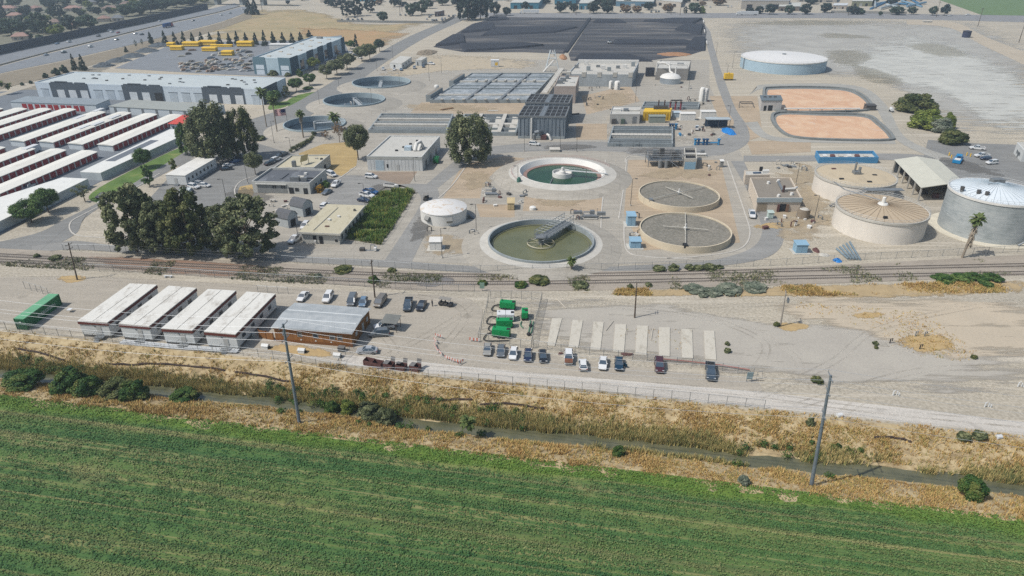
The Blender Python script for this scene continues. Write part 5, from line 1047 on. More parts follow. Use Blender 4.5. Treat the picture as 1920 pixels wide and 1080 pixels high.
# --- two rock filters
for px,py,lab,rot in ((1272.9,362,'round rock filter with long cross arms, farther from the railway',.55),(1285,428.7,'round rock filter with long cross arms, nearer the railway',1.35)):
    o,r=ring(px,py,86.8 if py>400 else 76.2,'rock_filter',lab,'trickling filter','round rock filters',h=2.1)
    m=MB(); holewall(m,r,.35,1.4,2.1); m.build('wall',TANC,o,True); MB().lathe([(.01,1.65),(r-.3,1.65)],64).build('stone_bed',FSTONE,o)
    m=MB(); m.cyl(0,0,1.6,3.6,.25,n=10); m.cyl(0,0,2.3,2.6,.55,n=12); m.build('centre_column',WHITEM,o)
    for k in range(4):
        a=rot+k*math.pi/2; L=(r-.8)*(1 if k%2==0 else .52); m=MB(); m.tube([(0,0,2.45),(math.cos(a)*L,math.sin(a)*L,2.35)],.11,6); m.tube([(0,0,3.5),(math.cos(a)*L*.6,math.sin(a)*L*.6,2.5)],.025,4); m.build('distributor_arm',mt('arm_grey',(206,202,190),.7,.1),o)
    a=rot+math.pi*(1 if py<400 else 1); m=MB(); x,y=math.cos(a)*(r-.9),math.sin(a)*(r-.9); m.box(x-.6,x+.6,y-.9,y+.9,1.7,2.5); m.build('platform',DARKIN if py>400 else STEEL,o)
# --- three dark tanks by the street
for px,py,rp,lab,an in ((715,154,55,'dark water tank with straight bridge, farthest along the street',-1.45),(664,187,58.5,'dark water tank with slanting white bridge, middle of three by the street',-1.15),(590,232,59,'dark water tank with short bridge behind the palms',.3)):
    o,r=ring(px,py,rp,'settling_tank',lab,'settling tank','three dark water tanks by the street',h=2.6)
    m=MB(); m.lathe([(r-.5,.3),(r-.5,3.0),(r,3.0),(r,-.05)],56); m.build('wall',mt('tank_wall_bluegrey',(168,184,190),.8,.08,.4,streak=.1),o,True); MB().lathe([(.01,.4),(r-.45,.4)],56).build('water',DWATER,o); MB().lathe([(r+9,.02),(r+1.4,2.2),(r-.1,2.3)],56).build('apron',CONC,o,True)
    m=MB(); a=an; ux,uy=math.cos(a),math.sin(a)
    for s_ in (-.8,.8):
        for z in (2.9,3.9): m.tube([fpt(0,s_,z),fpt(r,s_,z)],.07,5)
        for k in range(9): m.tube([fpt(r*k/8,s_,2.9),fpt(r*k/8,s_,3.9)],.05,4)
    m.add([fpt(0,-.8,2.95),fpt(r,-.8,2.95),fpt(r,.8,2.95),fpt(0,.8,2.95)],[(0,1,2,3)]); m.build('bridge',WHR,o); MB().cyl(0,0,.3,3.6,.6,n=12).build('drive_unit',WHR,o)
# --- white domed tank near the office garden
o,r=ring(831.5,388,43.5,'domed_tank','small white domed tank with rust stained roof and louvre panels','storage tank',h=3.7)
m=MB(); m.lathe([(r,-.05),(r,3.7)],48); m.build('shell',WHITEM,o,True); m=MB(); m.lathe([(r+.15,3.6),(r+.1,3.8),(r*.75,4.5),(r*.4,5.1),(.01,5.3)],48)
b=NB('rust_stained_dome'); v=b.noise(.45,4,dist=1.2); m.build('roof',b.fin(b.ramp(v,[(.54,S(230,228,224)),(.64,S(216,202,184)),(.78,S(190,156,130))]),.7),o,True)
for a in (-2.2,-1.25): m=MB(); p=(r*math.cos(a),r*math.sin(a)); t=(-math.sin(a),math.cos(a)); m.tube([(p[0]*1.01-t[0]*.9,p[1]*1.01-t[1]*.9,2.1),(p[0]*1.03+t[0]*.9,p[1]*1.03+t[1]*.9,2.1)],.95,4); m.build('louvre',mt('louvre_grey',(150,150,146),.7),o)
m=MB(); 
for k in range(6): m.box(r+.2,r+2.6-.35*k,-1+.0,.2,.3*k,.3*k+.1)
m.build('steps',GALV,o)
# --- tan digester tanks and grey tank
def bigtank(px,py,rp,h,lab,shell,roofm,cone,ribs,kerb=True,lip=None,ribm=None,dome=0):
    o,r=ring(px,py,rp,'storage_tank',lab,'storage tank',h=h); m=MB(); m.lathe([(r,-.05),(r,h)],72); m.build('shell',shell,o,True)
    m=MB(); m.lathe([(r+.12,h-.5),(r+.22,h-.5),(r+.22,h+.1),(r-.25,h+.1)],72); m.build('rim',lip or LCON,o)
    m=MB(); m.lathe([(r-.2,h+.05)]+[((r-.2)*(1-k/6),h+.05+cone*(k/6)+dome*math.sin(math.pi*k/12)) for k in range(1,6)]+[(.01,h+.05+cone+dome)],72); m.build('roof',roofm,o,True)
    if ribs:
        m=MB()
        for k in range(ribs): a=6.2832*k/ribs; m.tube([((r-.3)*math.cos(a)*(1-j/5),(r-.3)*math.sin(a)*(1-j/5),h+.12+cone*(j/5)+dome*math.sin(math.pi*j/10)) for j in range(6)],.045,4)
        m.build('roof_rib',ribm or LCON,o)
    m=MB(); rail(m,r+.05,h,56,1.05); m.build('handrail',WHR,o); return o,r
TANS=mt('tank_cream_shell',(240,232,220),.8,.05,.25,streak=.12)
o,r=bigtank(1653.5,390,88,6.6,'cream tank with ribbed tan cone roof, nearest the railway',TANS,TANR,1.3,32,ribm=mt('roof_seam_dark',(150,132,110),.9))
m=MB(); m.lathe([(1.6,7.7),(1.3,8.2),(.55,8.3),(.5,10),(.05,10.2)],16); m.build('roof_vent',WHITEM,o); MB().box(-4.2,-3.1,-9.6,-9,7.0,7.6).build('roof_hatch',DARKIN,o)
m=MB(); m.tube([(0,2,8.4),(-6,r,8.0),(-6,r+8,7.8)],.14,6); m.build('gas_pipe',GALV,o)
o2,r=bigtank(1604,328.5,77,6.4,'cream tank with flat tan roof and stairs, behind the cone roofed tank',TANS,stains('tan_flat_roof',(206,190,162),(160,148,130),.35,.25),.6,0)
m=MB(); m.box(-1,1.2,-1.2,1,7,7.9); m.tube([(-.6,0,7),(-.6,0,11)],.35,8); m.tube([(.6,-.8,7),(.6,-.8,9.5)],.5,8); m.build('roof_machinery',STEEL,o2)
for i,(x,y) in enumerate(((-7,-5),(-5,6),(6,-1),(1,-8))): m=MB(); m.box(x-.7,x+.7,y-.4,y+.4,6.6,7.0); m.build('roof_hatch',RUST if i==1 else DARKIN,o2)
m=MB()
for k in range(14): m.box(-3-.75*k-.4,-3-.75*k+.4,-r-2.4+.1*k,-r-1.2+.1*k,6.3-.45*k,6.4-.45*k)
for y in (-2.4,-1.2): m.tube([(-3,-r+y,7.4),(-13,-r+y+1.4,1.2)],.05,4); m.tube([(-3,-r+y,6.2),(-13,-r+y+1.4,0)],.08,4)
m.build('stairs',STEEL,o2); MB().box(-3.2,9,-r-2.6,-r-.2,6.2,6.35).build('walkway',STEEL,o2)
b=NB('grey_tank_concrete'); v=b.noise(.18,5,rough=.7); w=b.noise(1,3,b.mapv((.25,.25,2.5))); GT=b.fin(b.ramp(b.math('ADD',b.math('MULTIPLY',v,.6),b.math('MULTIPLY',w,.4)),[(.34,S(150,158,158)),(.5,S(178,184,184)),(.66,S(196,200,198))]),.85)
ZL[0]+=.002; apz=.1
o,r=bigtank(1868,358.5,92,12.2,'largest grey concrete tank with ribbed white dome and rooftop rail',GT,mt('dome_white',(232,240,244),.45,.04),2.2,40,dome=.3,lip=WHITEM,ribm=mt('dome_rib',(170,186,196),.5))
MB().lathe([(r+2.6,0),(r+2.6,.2),(r,.22)],64).build('apron',mt('apron_cream',(224,216,196),.9),o); m=MB(); m.box(-1,2.5,1,3,14.2,15.4); m.tube([(-3,0,14.3),(4,2,15.3)],.1,5); m.build('roof_machinery',STEEL,o)
for x,y in ((-11,-1),(-8,-4),(-6.5,-5.5)): MB().cyl(x,y,12.6,14.0,.5,.6,n=8).build('roof_vent',DPOLE,o)
m=MB(); m.tube([(2,-r-.6,.3),(3.5,-r-.6,1.4),(5,-r-.6,.3)],.3,8); m.build('inlet_pipe',GALV,o)
o,r=bigtank(1469.5,106.5,81,7.0,'wide low pale blue tank with white cone roof near the salt flat',BLUEW,mt('far_white_roof',(238,236,232),.5,.03),1.6,0,lip=WHITEM); MB().cyl(0,0,8.6,9.1,1.3,n=12).build('roof_vent',GALV,o)
m=MB(); m.tube([(-r-.3,-4,0),(-r-.3,-4,7)],.25,6); m.build('overflow_pipe',GALV,o)
o,r=ring(1256,155,20,'domed_tank','small silver domed tank with curved pipework near the sludge beds','storage tank'); m=MB(); m.lathe([(r,0),(r*.97,3.2)],36); m.build('shell',mplain('silver_shell',(196,206,214),.3,.6),o,True); m=MB(); m.lathe([(r,3.2),(r*.8,4.6),(r*.4,5.4),(.01,5.6)],36); m.build('roof',WHITEM,o,True)
m=MB(); m.tube([(-7,8,10.5),(-3,6,10.5),(0,5,9),(0,3,6),(1.5,1,5.4)],.6,8); m.tube([(-7,8,10.5),(-7,9,0)],.4,6); m.tube([(3,1,5),(3,1,9)],.4,6); m.build('pipework',WHITEM,o)
for x,y,h,rp,lab in ((1145,166,4.5,3.8,'white tank with rounded top beside the concrete basins'),(1157,168,5.0,5.5,'silver white tank second beside the concrete basins'),(1315,190,7.5,5.5,'tall cream tank paired by the plant road'),(1321.5,190,7.0,5,'tall pale tank paired by the plant road, on the road side')):
    o,r=ring(x,y,rp,'upright_tank',lab,'tank'); m=MB(); m.lathe([(r,0),(r,h*.85),(r*.7,h*.97),(.02,h)],20); m.build('shell',WHITEM,o,True); MB().lathe([(r+.3,0),(r+.3,.25),(r,.25)],20).build('base',KERB,o)
    m=MB(); m.tube([(0,-r-.1,0),(0,-r-.1,h*.9)],.08,5); m.tube([(.5,-r-.1,0),(.5,-r-.1,h*.9)],.08,5); m.build('ladder',GALV,o)
o,r=ring(1505,408,12,'low_tank','small brown round concrete tank beside control building','tank'); m=MB(); m.lathe([(r,0),(r,3.0),(r-.3,3.0),(r-.5,2.7)],28); m.build('shell',mt('brown_tank',(150,136,118),.9,.15,1),o,True); MB().lathe([(r-.4,2.75),(1,3.1),(.9,2.9),(.02,2.9)],28).build('roof',LCON,o)
# --- tall buildings and basins
b=NB('tower_cladding'); w=b.n.new('ShaderNodeTexWave'); w.inputs['Scale'].default_value=.7; b.put(w.inputs[0],b.pos); v=b.noise(.8,4,b.mapv((1,1,.15))); TOWM=b.fin(b.ramp(v,[(.3,S(120,132,142)),(.7,S(156,166,174))]),.6,.1); b.bump(w.outputs[1],.7,.1)
for a,b_,c,lab in (((985,192.7),(1066,194.8),(1073.5,179.6),'grey ribbed trickling tower with open grid top, farther from the plant road'),((971.5,218.8),(1060,219.8),(1067,201),'grey ribbed trickling tower with open grid top, nearer the plant road')):
    B=Bld('trickling_tower',lab,'tower',a,b_,c,9.5,TOWM,DARKIN,group='ribbed grey towers'); h=9.5
    m=B.mb(); 
    for k in range(12): x=B.L*(k+.5)/12; m.box(x-.12,x+.12,-.22,0,1.2,h)
    for k in range(9): y=B.W*(k+.5)/9; m.box(B.L,B.L+.22,y-.12,y+.12,1.2,h)
    m.build('wall_rib',TOWM,B.root); m=B.mb(); m.box(-.25,B.L+.25,-.25,.2,h-.3,h+.5); m.box(-.25,B.L+.25,B.W-.2,B.W+.25,h-.3,h+.5); m.box(-.25,.2,.2,B.W-.2,h-.3,h+.5); m.box(B.L-.2,B.L+.25,.2,B.W-.2,h-.3,h+.5); m.build('rim',LCON if 0 else STEEL,B.root)
    m=B.mb()
    for k in range(1,9): x=B.L*k/9; m.box(x-.16,x+.16,.2,B.W-.2,h+.1,h+.35)
    for k in range(1,3): y=B.W*k/3; m.box(.2,B.L-.2,y-.16,y+.16,h+.12,h+.37)
    m.build('roof_grid',STEEL,B.root); m=B.mb(); m.box(B.L*.45,B.L*.55,0,B.W,h+.4,h+.55)
    for x in (.45,.55):
        for k in range(7): m.tube([(x*B.L,B.W*k/6,h+.5),(x*B.L,B.W*k/6,h+1.6)],.05,4)
        m.tube([(x*B.L,0,h+1.6),(x*B.L,B.W,h+1.6)],.06,4)
    m.build('walkway',GALV,B.root); B.F('base',0,1,0,1.1,GCON,.3)
B.pipe('riser_pipe',[(.29,-.02,0),(.29,-.02,9)],.4,WHITEM); B.pipe('inlet_pipe',[(.36,-.10,0),(.36,-.12,2.6),(.38,-.13,3.4),(.44,-.13,3.6),(.5,-.02,3.4)],.75,GALV,10); B.pipe('outlet_pipe',[(.63,-.04,2.2),(.68,-.12,2.0),(.72,-.14,.2)],.5,WHITEM); 
m=B.mb(); m.box(.5*B.L,.62*B.L,-2.4,-.6,.1,2.0); m.build('pump_housing',RUST,B.root)
B=Bld('process_building','tall tan flat roofed building behind the ribbed towers','building',(1039,161.5),(1079.8,161.5),(1086,141.7),9.0,mt('tan_pink_wall',(190,176,166),.85,.05),FLATR,.6)
for a,t,w_ in ((.2,.35,3),(.3,.55,3.2),(.45,.8,2)): B.T('roof_unit',a,t,w_,2.6,1.8,STEEL)
B.T('roof_unit',.75,.4,2.5,1.5,.8,WHITEM); B.Rt('door',.3,.42,0,2.6,DOORM); B.pipe('downpipe',[(1.01,.1,9),(1.01,.1,0)],.12,GALV)
# aeration basin
def basinbox(name,lab,A,B_,C,h,wall=GCON,cat='basin',floorm=None,depth=.5,cross=(),longw=(),group=None,wt=.5,water=True):
    B=Bld(name,lab,cat,A,B_,C,h,wall,floorm or FROTH,group=group); bpy.data.objects.remove(B.r); B.w.data.vertices  # rebuilt as open trough
    bpy.data.objects.remove(B.w); L,W_=B.L,B.W; m=B.mb(); m.box(0,L,0,wt,-.05,h); m.box(0,L,W_-wt,W_,-.05,h); m.box(0,wt,wt,W_-wt,-.05,h); m.box(L-wt,L,wt,W_-wt,-.05,h); m.build('outer_wall',wall,B.root)
    m=B.mb(); m.add([(wt,wt,h-depth),(L-wt,wt,h-depth),(L-wt,W_-wt,h-depth),(wt,W_-wt,h-depth)],[(0,1,2,3)]); m.build('water',floorm or FROTH,B.root)
    for t,w_ in longw: m=B.mb(); m.box(wt,L-wt,t*W_-w_/2,t*W_+w_/2,-.05,h+.004); m.build('dividing_wall',LCON if w_>1 else wall,B.root)
    for s_,w_ in cross: m=B.mb(); m.box(s_*L-w_/2,s_*L+w_/2,wt,W_-wt,h-.02,h+.16); m.build('walkway',STEEL,B.root)
    return B
B=basinbox('aeration_basin','long frothy aeration basin with parallel channels and walkways','basin' and (806,187),(992,187),(1040,136.5),1.8,cross=((.36,1.4),(.70,1.4)),longw=((.18,2.2),(.40,.6),(.50,.6),(.66,2.2),(.84,.6)),depth=.6)
for k in range(8): m=B.mb(); x=(.12+.11*k)*B.L; m.box(x-.7,x+.7,-.5,.9,1.8,2.3); m.build('gate_box',LCON,B.root)
for k in range(7): m=B.mb(); x=(.2+.11*k)*B.L; m.box(x-.6,x+.6,.64*B.W,.68*B.W,1.85,2.5); m.build('gate_box',LCON,B.root)
m=B.mb()
for t in (0,.18,.66,1): 
    for z in (2.3,2.8): m.tube([(.05*B.L,t*B.W,z),(.97*B.L,t*B.W,z)],.04,4)
    for k in range(26): m.tube([((.05+.92*k/25)*B.L,t*B.W,1.8),((.05+.92*k/25)*B.L,t*B.W,2.8)],.03,4)
m.build('handrail',WHR,B.root)
for t0,t1 in ((.04,.3),(.55,.84)): m=B.mb(); m.box(-3.2,-.6,t0*B.W,t1*B.W,0,3.6); m.build('end_block',GCON,B.root); m=B.mb(); m.box(-2.9,-.9,t0*B.W+.3,t1*B.W-.3,3.6,3.66); m.build('end_block_top',BROOF,B.root)
o=obj_at(819,174,'pressure_vessel','small white tank on legs at the end of aeration basin','tank'); m=MB(); m.lathe([(.05,2.2),(1.2,2.6),(1.4,3.4),(1.2,4.2),(.05,4.6)],14); m.build('vessel',WHITEM,o); 
for x in (-1,1):
    for y in (-1,1): MB().tube([(x,y,0),(x*.8,y*.8,2.8)],.08,5).build('leg',GALV,o)
# stair frame tower and concrete walkway
o=obj_at(1035,133,'stair_tower','tall white steel stair frame at the corner of aeration basin','tower',dx=10,dy=0); m=MB()
for x in (-4.5,4.5):
    for y in (-3,3): m.tube([(x,y,0),(x*.3,y*.4,13)],.28,6)
for z in (4,8,11): f=1-.7*z/13; m.tube([(-4.5*f,-3*f,z),(4.5*f,-3*f,z),(4.5*f,3*f,z),(-4.5*f,3*f,z),(-4.5*f,-3*f,z)],.2,5)
m.build('frame',mt('frame_white',(216,224,226),.5),o); MB().tube([(-6,-4,0),(2,-1,8),(0,0,12.8)],.5,6).build('stair_flight',WHITEM,o)
q=[G(1020,186),G(1053,138)]; d=(q[1]-q[0]); o=thing('raised_walkway','raised concrete walkway between aeration basin and tan building','walkway',q[0]); wallmesh([Vector((0,0,0)),d],3.0,3.2,3.6).build('deck',LCON,o)
for k in range(6): c=d*(k/5); MB().box(c.x-.3,c.x+.3,c.y-.3,c.y+.3,-.05,3.2).build('pier',LCON,o)
for s_ in (-1.4,1.4): n=Vector((-d.y,d.x,0)).normalized()*s_; MB().tube([n+Vector((0,0,4.6)),d+n+Vector((0,0,4.6))],.05,4).build('handrail',WHR,o)
# concrete basins north
B=basinbox('concrete_basins','high pale grey concrete basin block with open bays and deck equipment','basin' and (1062,139),(1186,140),(1198,117),7.0,wall=mt('basin_pale_concrete',(184,190,192),.85,.12,.25,streak=.35),floorm=LCON,depth=.6,wt=.6)
for k in range(5): m=B.mb(); x=B.L*(.03+.235*k); m.box(x-1.2,x+1.2,-.15,3,5.5,8.2); m.build('bay_pier',LCON,B.root)
for k in range(4): m=B.mb(); x0=B.L*(.06+.235*k); m.box(x0+.8,x0+B.L*.18,1.0,2.6,6.42,6.5); m.build('bay_opening',DARKIN,B.root)
for k in range(9): m=B.mb(); x=B.L*(.05+.11*k); y=B.W*R.uniform(.3,.85); m.box(x-1.1,x+1.1,y-.8,y+.8,6.4,6.4+R.uniform(1.2,2.8)); m.build('deck_unit',[STEEL,WHITEM,GCON][k%3],B.root)
m=B.mb(); m.box(0,B.L,B.W-2.2,B.W-.2,6.4,8.6); m.build('rear_gallery',WHITEM,B.root); m=B.mb()
for z in (7.6,8.1): m.tube([(0,4.5,z),(B.L,4.5,z)],.05,4)
for k in range(30): m.tube([(B.L*k/29,4.5,6.4),(B.L*k/29,4.5,8.1)],.035,4)
m.build('handrail',WHR,B.root)
B=Bld('pump_building','grey block building with dark side beside the silver domed tank','building',(1230,128),(1291,129),(1296,113),7,mt('grey_block',(160,156,150),.9,.06),FLATR,.5); B.F('door',.3,.42,0,4,DARKIN); B.F('door',.6,.68,0,4,STEEL); B.T('roof_unit',.3,.5,3,2,1.5,WHITEM); B.T('roof_unit',.7,.5,4,2,1.2,STEEL); B.pipe('roof_pipe',[(.02,.1,7),(.02,.1,9),(.95,.1,9),(.95,.1,7)],.3,WHITEM)
o=obj_at(1218,143,'dark_container','dark upright container beside the concrete basins','container'); MB().box(-2.6,2.6,-1.5,1.5,.05,5.0).build('container_body',mt('dark_navy',(62,66,76),.7),o); MB().box(-2.65,2.65,-1.55,1.55,5.0,5.2).build('lid',DARKIN,o)
# primary settling basins
B=basinbox('settling_basin','long grey rectangular settling basins behind the garden trees','basin' and (690,243),(838,244),(850,213),1.6,floorm=mt('basin_slab_grey',(160,160,156),.9,.1),depth=1.2,longw=((.34,2.4),(.68,2.0),(.5,.4),(.84,.4),(.17,.4)),wt=.6)
m=B.mb()
for t in (0,.34,.68,1): 
    for z in (2.2,2.7): m.tube([(0,t*B.W,z),(B.L,t*B.W,z)],.04,4)
    for k in range(22): m.tube([(B.L*k/21,t*B.W,1.6),(B.L*k/21,t*B.W,2.7)],.03,4)
m.build('handrail',WHR,B.root)
B=basinbox('hopper_basin','grey concrete hopper basins between the ribbed tower and a big tree','basin' and (850,247),(968,248),(978,214),1.7,floorm=mt('hopper_dark',(92,98,102),.8,.2,.3),depth=1.3,longw=((.45,3.0),(.76,.5),(.22,.5)),wt=.7)
for s_ in (.02,.3,.58,.86): 
    for t in (.74,.30): m=B.mb(); x=s_*B.L; y=t*B.W; m.add([(x,y-5,.5),(x+5,y-5,.5),(x,y+3.4,.5),(x+5,y+3.4,.5),(x,y+3.4,1.66),(x+1.6,y+3.4,1.66)],[(0,1,5,4),(1,3,5),(0,4,2),(2,4,5,3)]); m.build('hopper',LCON,B.root)
for s_ in (.3,.72): m=B.mb(); m.box(s_*B.L-.9,s_*B.L+.9,0,B.W,1.72,1.9); m.build('walkway',LCON,B.root)
B=basinbox('channel_basin','pair of long grey channel basins beside the blue valve gear','basin' and (1139,268),(1262,269),(1262,236.5),1.6,floorm=mt('channel_grey',(124,130,132),.7,.15,.3),depth=1.3,longw=((.5,3.4),(.22,.5),(.78,.5),(.12,.35),(.88,.35)),wt=.6)
m=B.mb()
for t in (.02,.43,.58,.98): m.tube([(0,t*B.W,2.6),(B.L,t*B.W,2.6)],.05,4); [m.tube([(B.L*k/16,t*B.W,1.6),(B.L*k/16,t*B.W,2.6)],.035,4) for k in range(17)]
m.build('handrail',DPOLE,B.root)
for s_ in (.1,.4): m=B.mb(); m.tube([(s_*B.L,-.5,0),(s_*B.L,-.5,2.4),(s_*B.L+2.5,-.5,2.4),(s_*B.L+2.5,-.5,0)],.08,5); m.build('gantry',DPOLE,B.root)
B=basinbox('narrow_basin','narrow grey channel basin near the paired cream tanks','basin' and (1203,200),(1310,201),(1312,191),1.2,floorm=mt('channel_grey',(124,130,132),.7,.15,.3),depth=.8,longw=((.5,.5),),wt=.5)
# ================================================================ PLANT BUILDINGS, GARDEN, CARS, LAMPS, TREES
B=Bld('office_building','low pale plant office with dark ponded roof beside the car park','building',(471.7,339.6),(580,342.7),(611,316.7),4.2,WALLG,DROOF,.7)
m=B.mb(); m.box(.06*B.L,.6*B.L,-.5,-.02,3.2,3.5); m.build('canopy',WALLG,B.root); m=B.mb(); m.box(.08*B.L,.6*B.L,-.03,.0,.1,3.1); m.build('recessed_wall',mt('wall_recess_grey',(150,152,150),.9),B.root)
for s0,s1,z0,z1,n in ((.35,.375,1.9,2.9,'window'),(.39,.41,1.9,2.9,'window'),(.50,.525,1.9,2.9,'window'),(.54,.565,1.9,2.9,'window'),(.63,.71,.1,2.3,'door'),(.735,.80,1.0,2.2,'window'),(.88,.95,.1,2.2,'door')): B.F(n,s0,s1,z0,z1,DARKIN,.1)
for t in (.3,.6): B.Rt('window',t,t+.08,1.4,2.4,WIN)
B.T('roof_unit',.68,.25,3.2,1.8,1.4,STEEL); B.T('roof_unit',.76,.3,2.6,1.8,1.3,LCON); B.T('roof_unit',.84,.25,2,1.6,1.2,STEEL); B.T('roof_curb',.4,.5,.8,6,.3,DROOF); B.T('roof_curb',.88,.4,3.5,.6,.4,DARKIN); B.T('roof_unit',.72,.7,1,1,.6,WHITEM)
B=Bld('office_building','rear wing of plant office with pale flat roof and tilted solar panel','building',(512,314.6),(589,313.5),(618.5,289.6),4.4,WALLG,YROOF,.5); B.Rt('door',.55,.68,0,2.3,DARKIN)
m=B.mb(); m.add([(.58*B.L,.2*B.W,5.3),(.72*B.L,.3*B.W,5.6),(.68*B.L,.48*B.W,7.2),(.54*B.L,.38*B.W,6.9)],[(0,1,2,3)]); 
for x,y in ((.56,.3),(.7,.4)): m.tube([(x*B.L,y*B.W,4),(x*B.L,y*B.W,6.2)],.1,5)
m.build('solar_panel',mt('panel_olive',(120,112,76),.4,.1),B.root); B.T('roof_unit',.45,.15,1.2,1.2,2.2,STEEL); B.T('roof_vent',.75,.75,1,.6,.5,LCON); B.T('roof_vent',.9,.7,.8,.8,.5,DARKIN)
B=Bld('maintenance_building','long white maintenance building with roller door and flat pale roof','building',(687.3,292.7),(791,293.8),(824.6,255),5.6,mt('maint_white',(222,224,222),.7,.06),FLATR,.5)
m=B.mb(); m.box(-.05,B.L+.05,-.06,0,4.4,5.55); m.build('fascia',mt('fascia_grey',(190,192,186),.8),B.root); B.F('roller_door',.15,.30,0,4.0,mt('roller_blue_grey',(190,208,218),.6)); B.F('window',.35,.38,1.2,2.6,DARKIN); B.F('door',.53,.58,0,2.5,DOORM)
m=B.mb(); 
for k in range(1,16): m.box(k*B.L/16-.03,k*B.L/16+.03,-.04,0,0,4.4)
m.build('wall_joint',mt('joint_grey',(196,198,196)),B.root)
for t in (.15,.4,.7): B.Rt('door',t,t+.08,0,2.6,STEEL)
B.T('roof_unit',.62,.35,2.6,2.4,1.5,mt('unit_blue',(196,212,222),.6)); 
for k in range(4): B.T('roof_vent',.42+.07*k,.3+.16*k,.9,.9,.5,DARKIN)
B.pipe('roof_duct',[(.76,.3,5.2),(.78,.36,7.6),(.82,.42,8),(.84,.5,5.2)],.7,WHITEM); B.pipe('roof_duct',[(.83,.3,5.2),(.85,.36,7.2),(.87,.42,5.3)],.5,WHITEM)
o=obj_at(818,305,'waste_skip','green wheeled skip loader beside the white maintenance building','skip',dx=4,dy=-10); m=MB(); m.prism([(-2,-1.1),(2,-1.1),(1.6,1.1),(-1.6,1.1)],.5,2.2); m.build('hopper',mt('skip_green',(30,112,64),.6),o); MB().tube([(-1.5,0,.5),(-1.5,0,3.2),(1.2,0,3.0)],.12,6).build('lift_arm',mt('skip_green',(30,112,64),.6),o)
B=Bld('workshop_building','low office with cream stained flat roof beside the fenced garden plot','building',(564.4,435),(635,438),(680,387),3.5,mt('workshop_wall',(206,202,192),.8,.06),YROOF,over=.55)
m=B.mb(); m.box(-.7,B.L+.7,-.72,-.55,3.2,3.75); m.box(B.L+.55,B.L+.72,-.7,B.W+.7,3.2,3.75); m.build('fascia',mt('fascia_cream',(214,210,198),.8),B.root)
B.F('window',.30,.39,1.2,2.5,DARKIN); B.F('door',.46,.56,0,2.4,DARKIN); B.F('window',.88,.95,.9,1.6,DARKIN); B.F('air_conditioner',.33,.38,.7,1.2,WHITEM,.5)
for k in range(6): B.Rt('window',.08+.15*k,.13+.15*k,1.0,2.4,WIN)
B.T('roof_vent',.45,.42,.9,.9,.6,WHITEM); B.T('roof_vent',.62,.55,.8,.8,.6,WHITEM); B.T('roof_vent',.55,.2,1.2,.6,.4,RUST); m=B.mb(); m.tube([(.3*B.L,.05*B.W,3.7),(.36*B.L,.9*B.W,3.7)],.1,5); m.build('roof_conduit',STEEL,B.root); B.T('roof_vent',.9,.8,.6,.6,.7,DPOLE)
def barn(x,y,L,W_,h,label,ch):
    o=obj_at(x,y,'shed',label,'shed',dx=10,dy=2.4); m=MB(); m.box(0,L,0,W_,-.05,h); m.add([(0,0,h),(0,W_,h),(0,W_*.8,h+1.3),(0,W_*.5,h+1.8),(0,W_*.2,h+1.3),(L,0,h),(L,W_,h),(L,W_*.8,h+1.3),(L,W_*.5,h+1.8),(L,W_*.2,h+1.3)],[(0,4,3,2,1),(5,6,7,8,9)]); m.build('wall',mt('shed_siding',(186,192,194),.8,.06,1),o)
    pr=[(-.3,h-.1),(W_*.2,h+1.4),(W_*.5,h+1.95),(W_*.8,h+1.4),(W_+.3,h-.1)]; m=MB()
    for k in range(4): m.add([(-.2,pr[k][0],pr[k][1]),(L+.2,pr[k][0],pr[k][1]),(L+.2,pr[k+1][0],pr[k+1][1]),(-.2,pr[k+1][0],pr[k+1][1])],[(0,1,2,3)])
    m.build('roof',mt('shed_shingle',(104,106,110),.85,.12,1),o); m=MB(); m.box(L,L+.06,W_*.25,W_*.75,.05,2.4); m.build('door',DARKIN,o)
barn(519,423,5,4.2,3.2,'grey barn shaped shed nearest the dark trees',0); barn(546,402,5.4,4.5,3.4,'grey barn shaped shed nearest the plant office',0)
o=obj_at(563,403,'cargo_trailer','rusty brown open trailer between the barn sheds','trailer',dx=10,dy=1); MB().box(-1.3,1.3,-.8,.8,.6,1.7).build('trailer_body',RUST,o)
for x in (-.6,.6): MB().tube([(x,-.9,.35),(x,.9,.35)],.35,10).build('wheel',TYRE,o)
o=obj_at(512,378,'picnic_table','pale picnic table on the office patio','table'); MB().box(-1,1,-.4,.4,.72,.78).build('tabletop',KERB,o); MB().box(-.7,-.5,-.6,.6,0,.72).build('leg',KERB,o); MB().box(.5,.7,-.6,.6,0,.72).build('leg',KERB,o); MB().box(-1,1,-.85,-.55,.42,.47).build('bench',KERB,o)
B=Bld('portable_building','white portable office with row of windows and ramp beside car park','portable building',(310.4,328),(347,329.6),(404,297),3.7,WWALL,WROOF,over=.1,floor=.3)
B.F('door',.4,.55,.6,2.7,DOORM)
for k in range(7): B.Rt('window',.06+.125*k,.10+.125*k,1.5,2.5,DARKIN)
m=B.mb(); m.box(B.L+.1,B.L+1.6,.2*B.W,.9*B.W,.3,.45); m.tube([(B.L+1.6,.2*B.W,1.4),(B.L+1.6,.9*B.W,1.5)],.05,4); [m.tube([(B.L+1.6,(.2+.07*k)*B.W,.4),(B.L+1.6,(.2+.07*k)*B.W,1.4)],.04,4) for k in range(11)]; m.build('ramp',GALV,B.root)
m=B.mb(); [m.box(.4*B.L,.6*B.L,-.4*k-.4,-.4*k,.45-.15*k-.1,.55-.15*k) for k in range(3)]; m.build('steps',GALV,B.root)
B=Bld('control_building','pale control building with brown flat roof and open garage near the rock filters','building',(1421,371),(1503.5,371),(1482.7,333),4.8,mt('control_wall',(222,208,190),.8,.06),BROOF,.5)
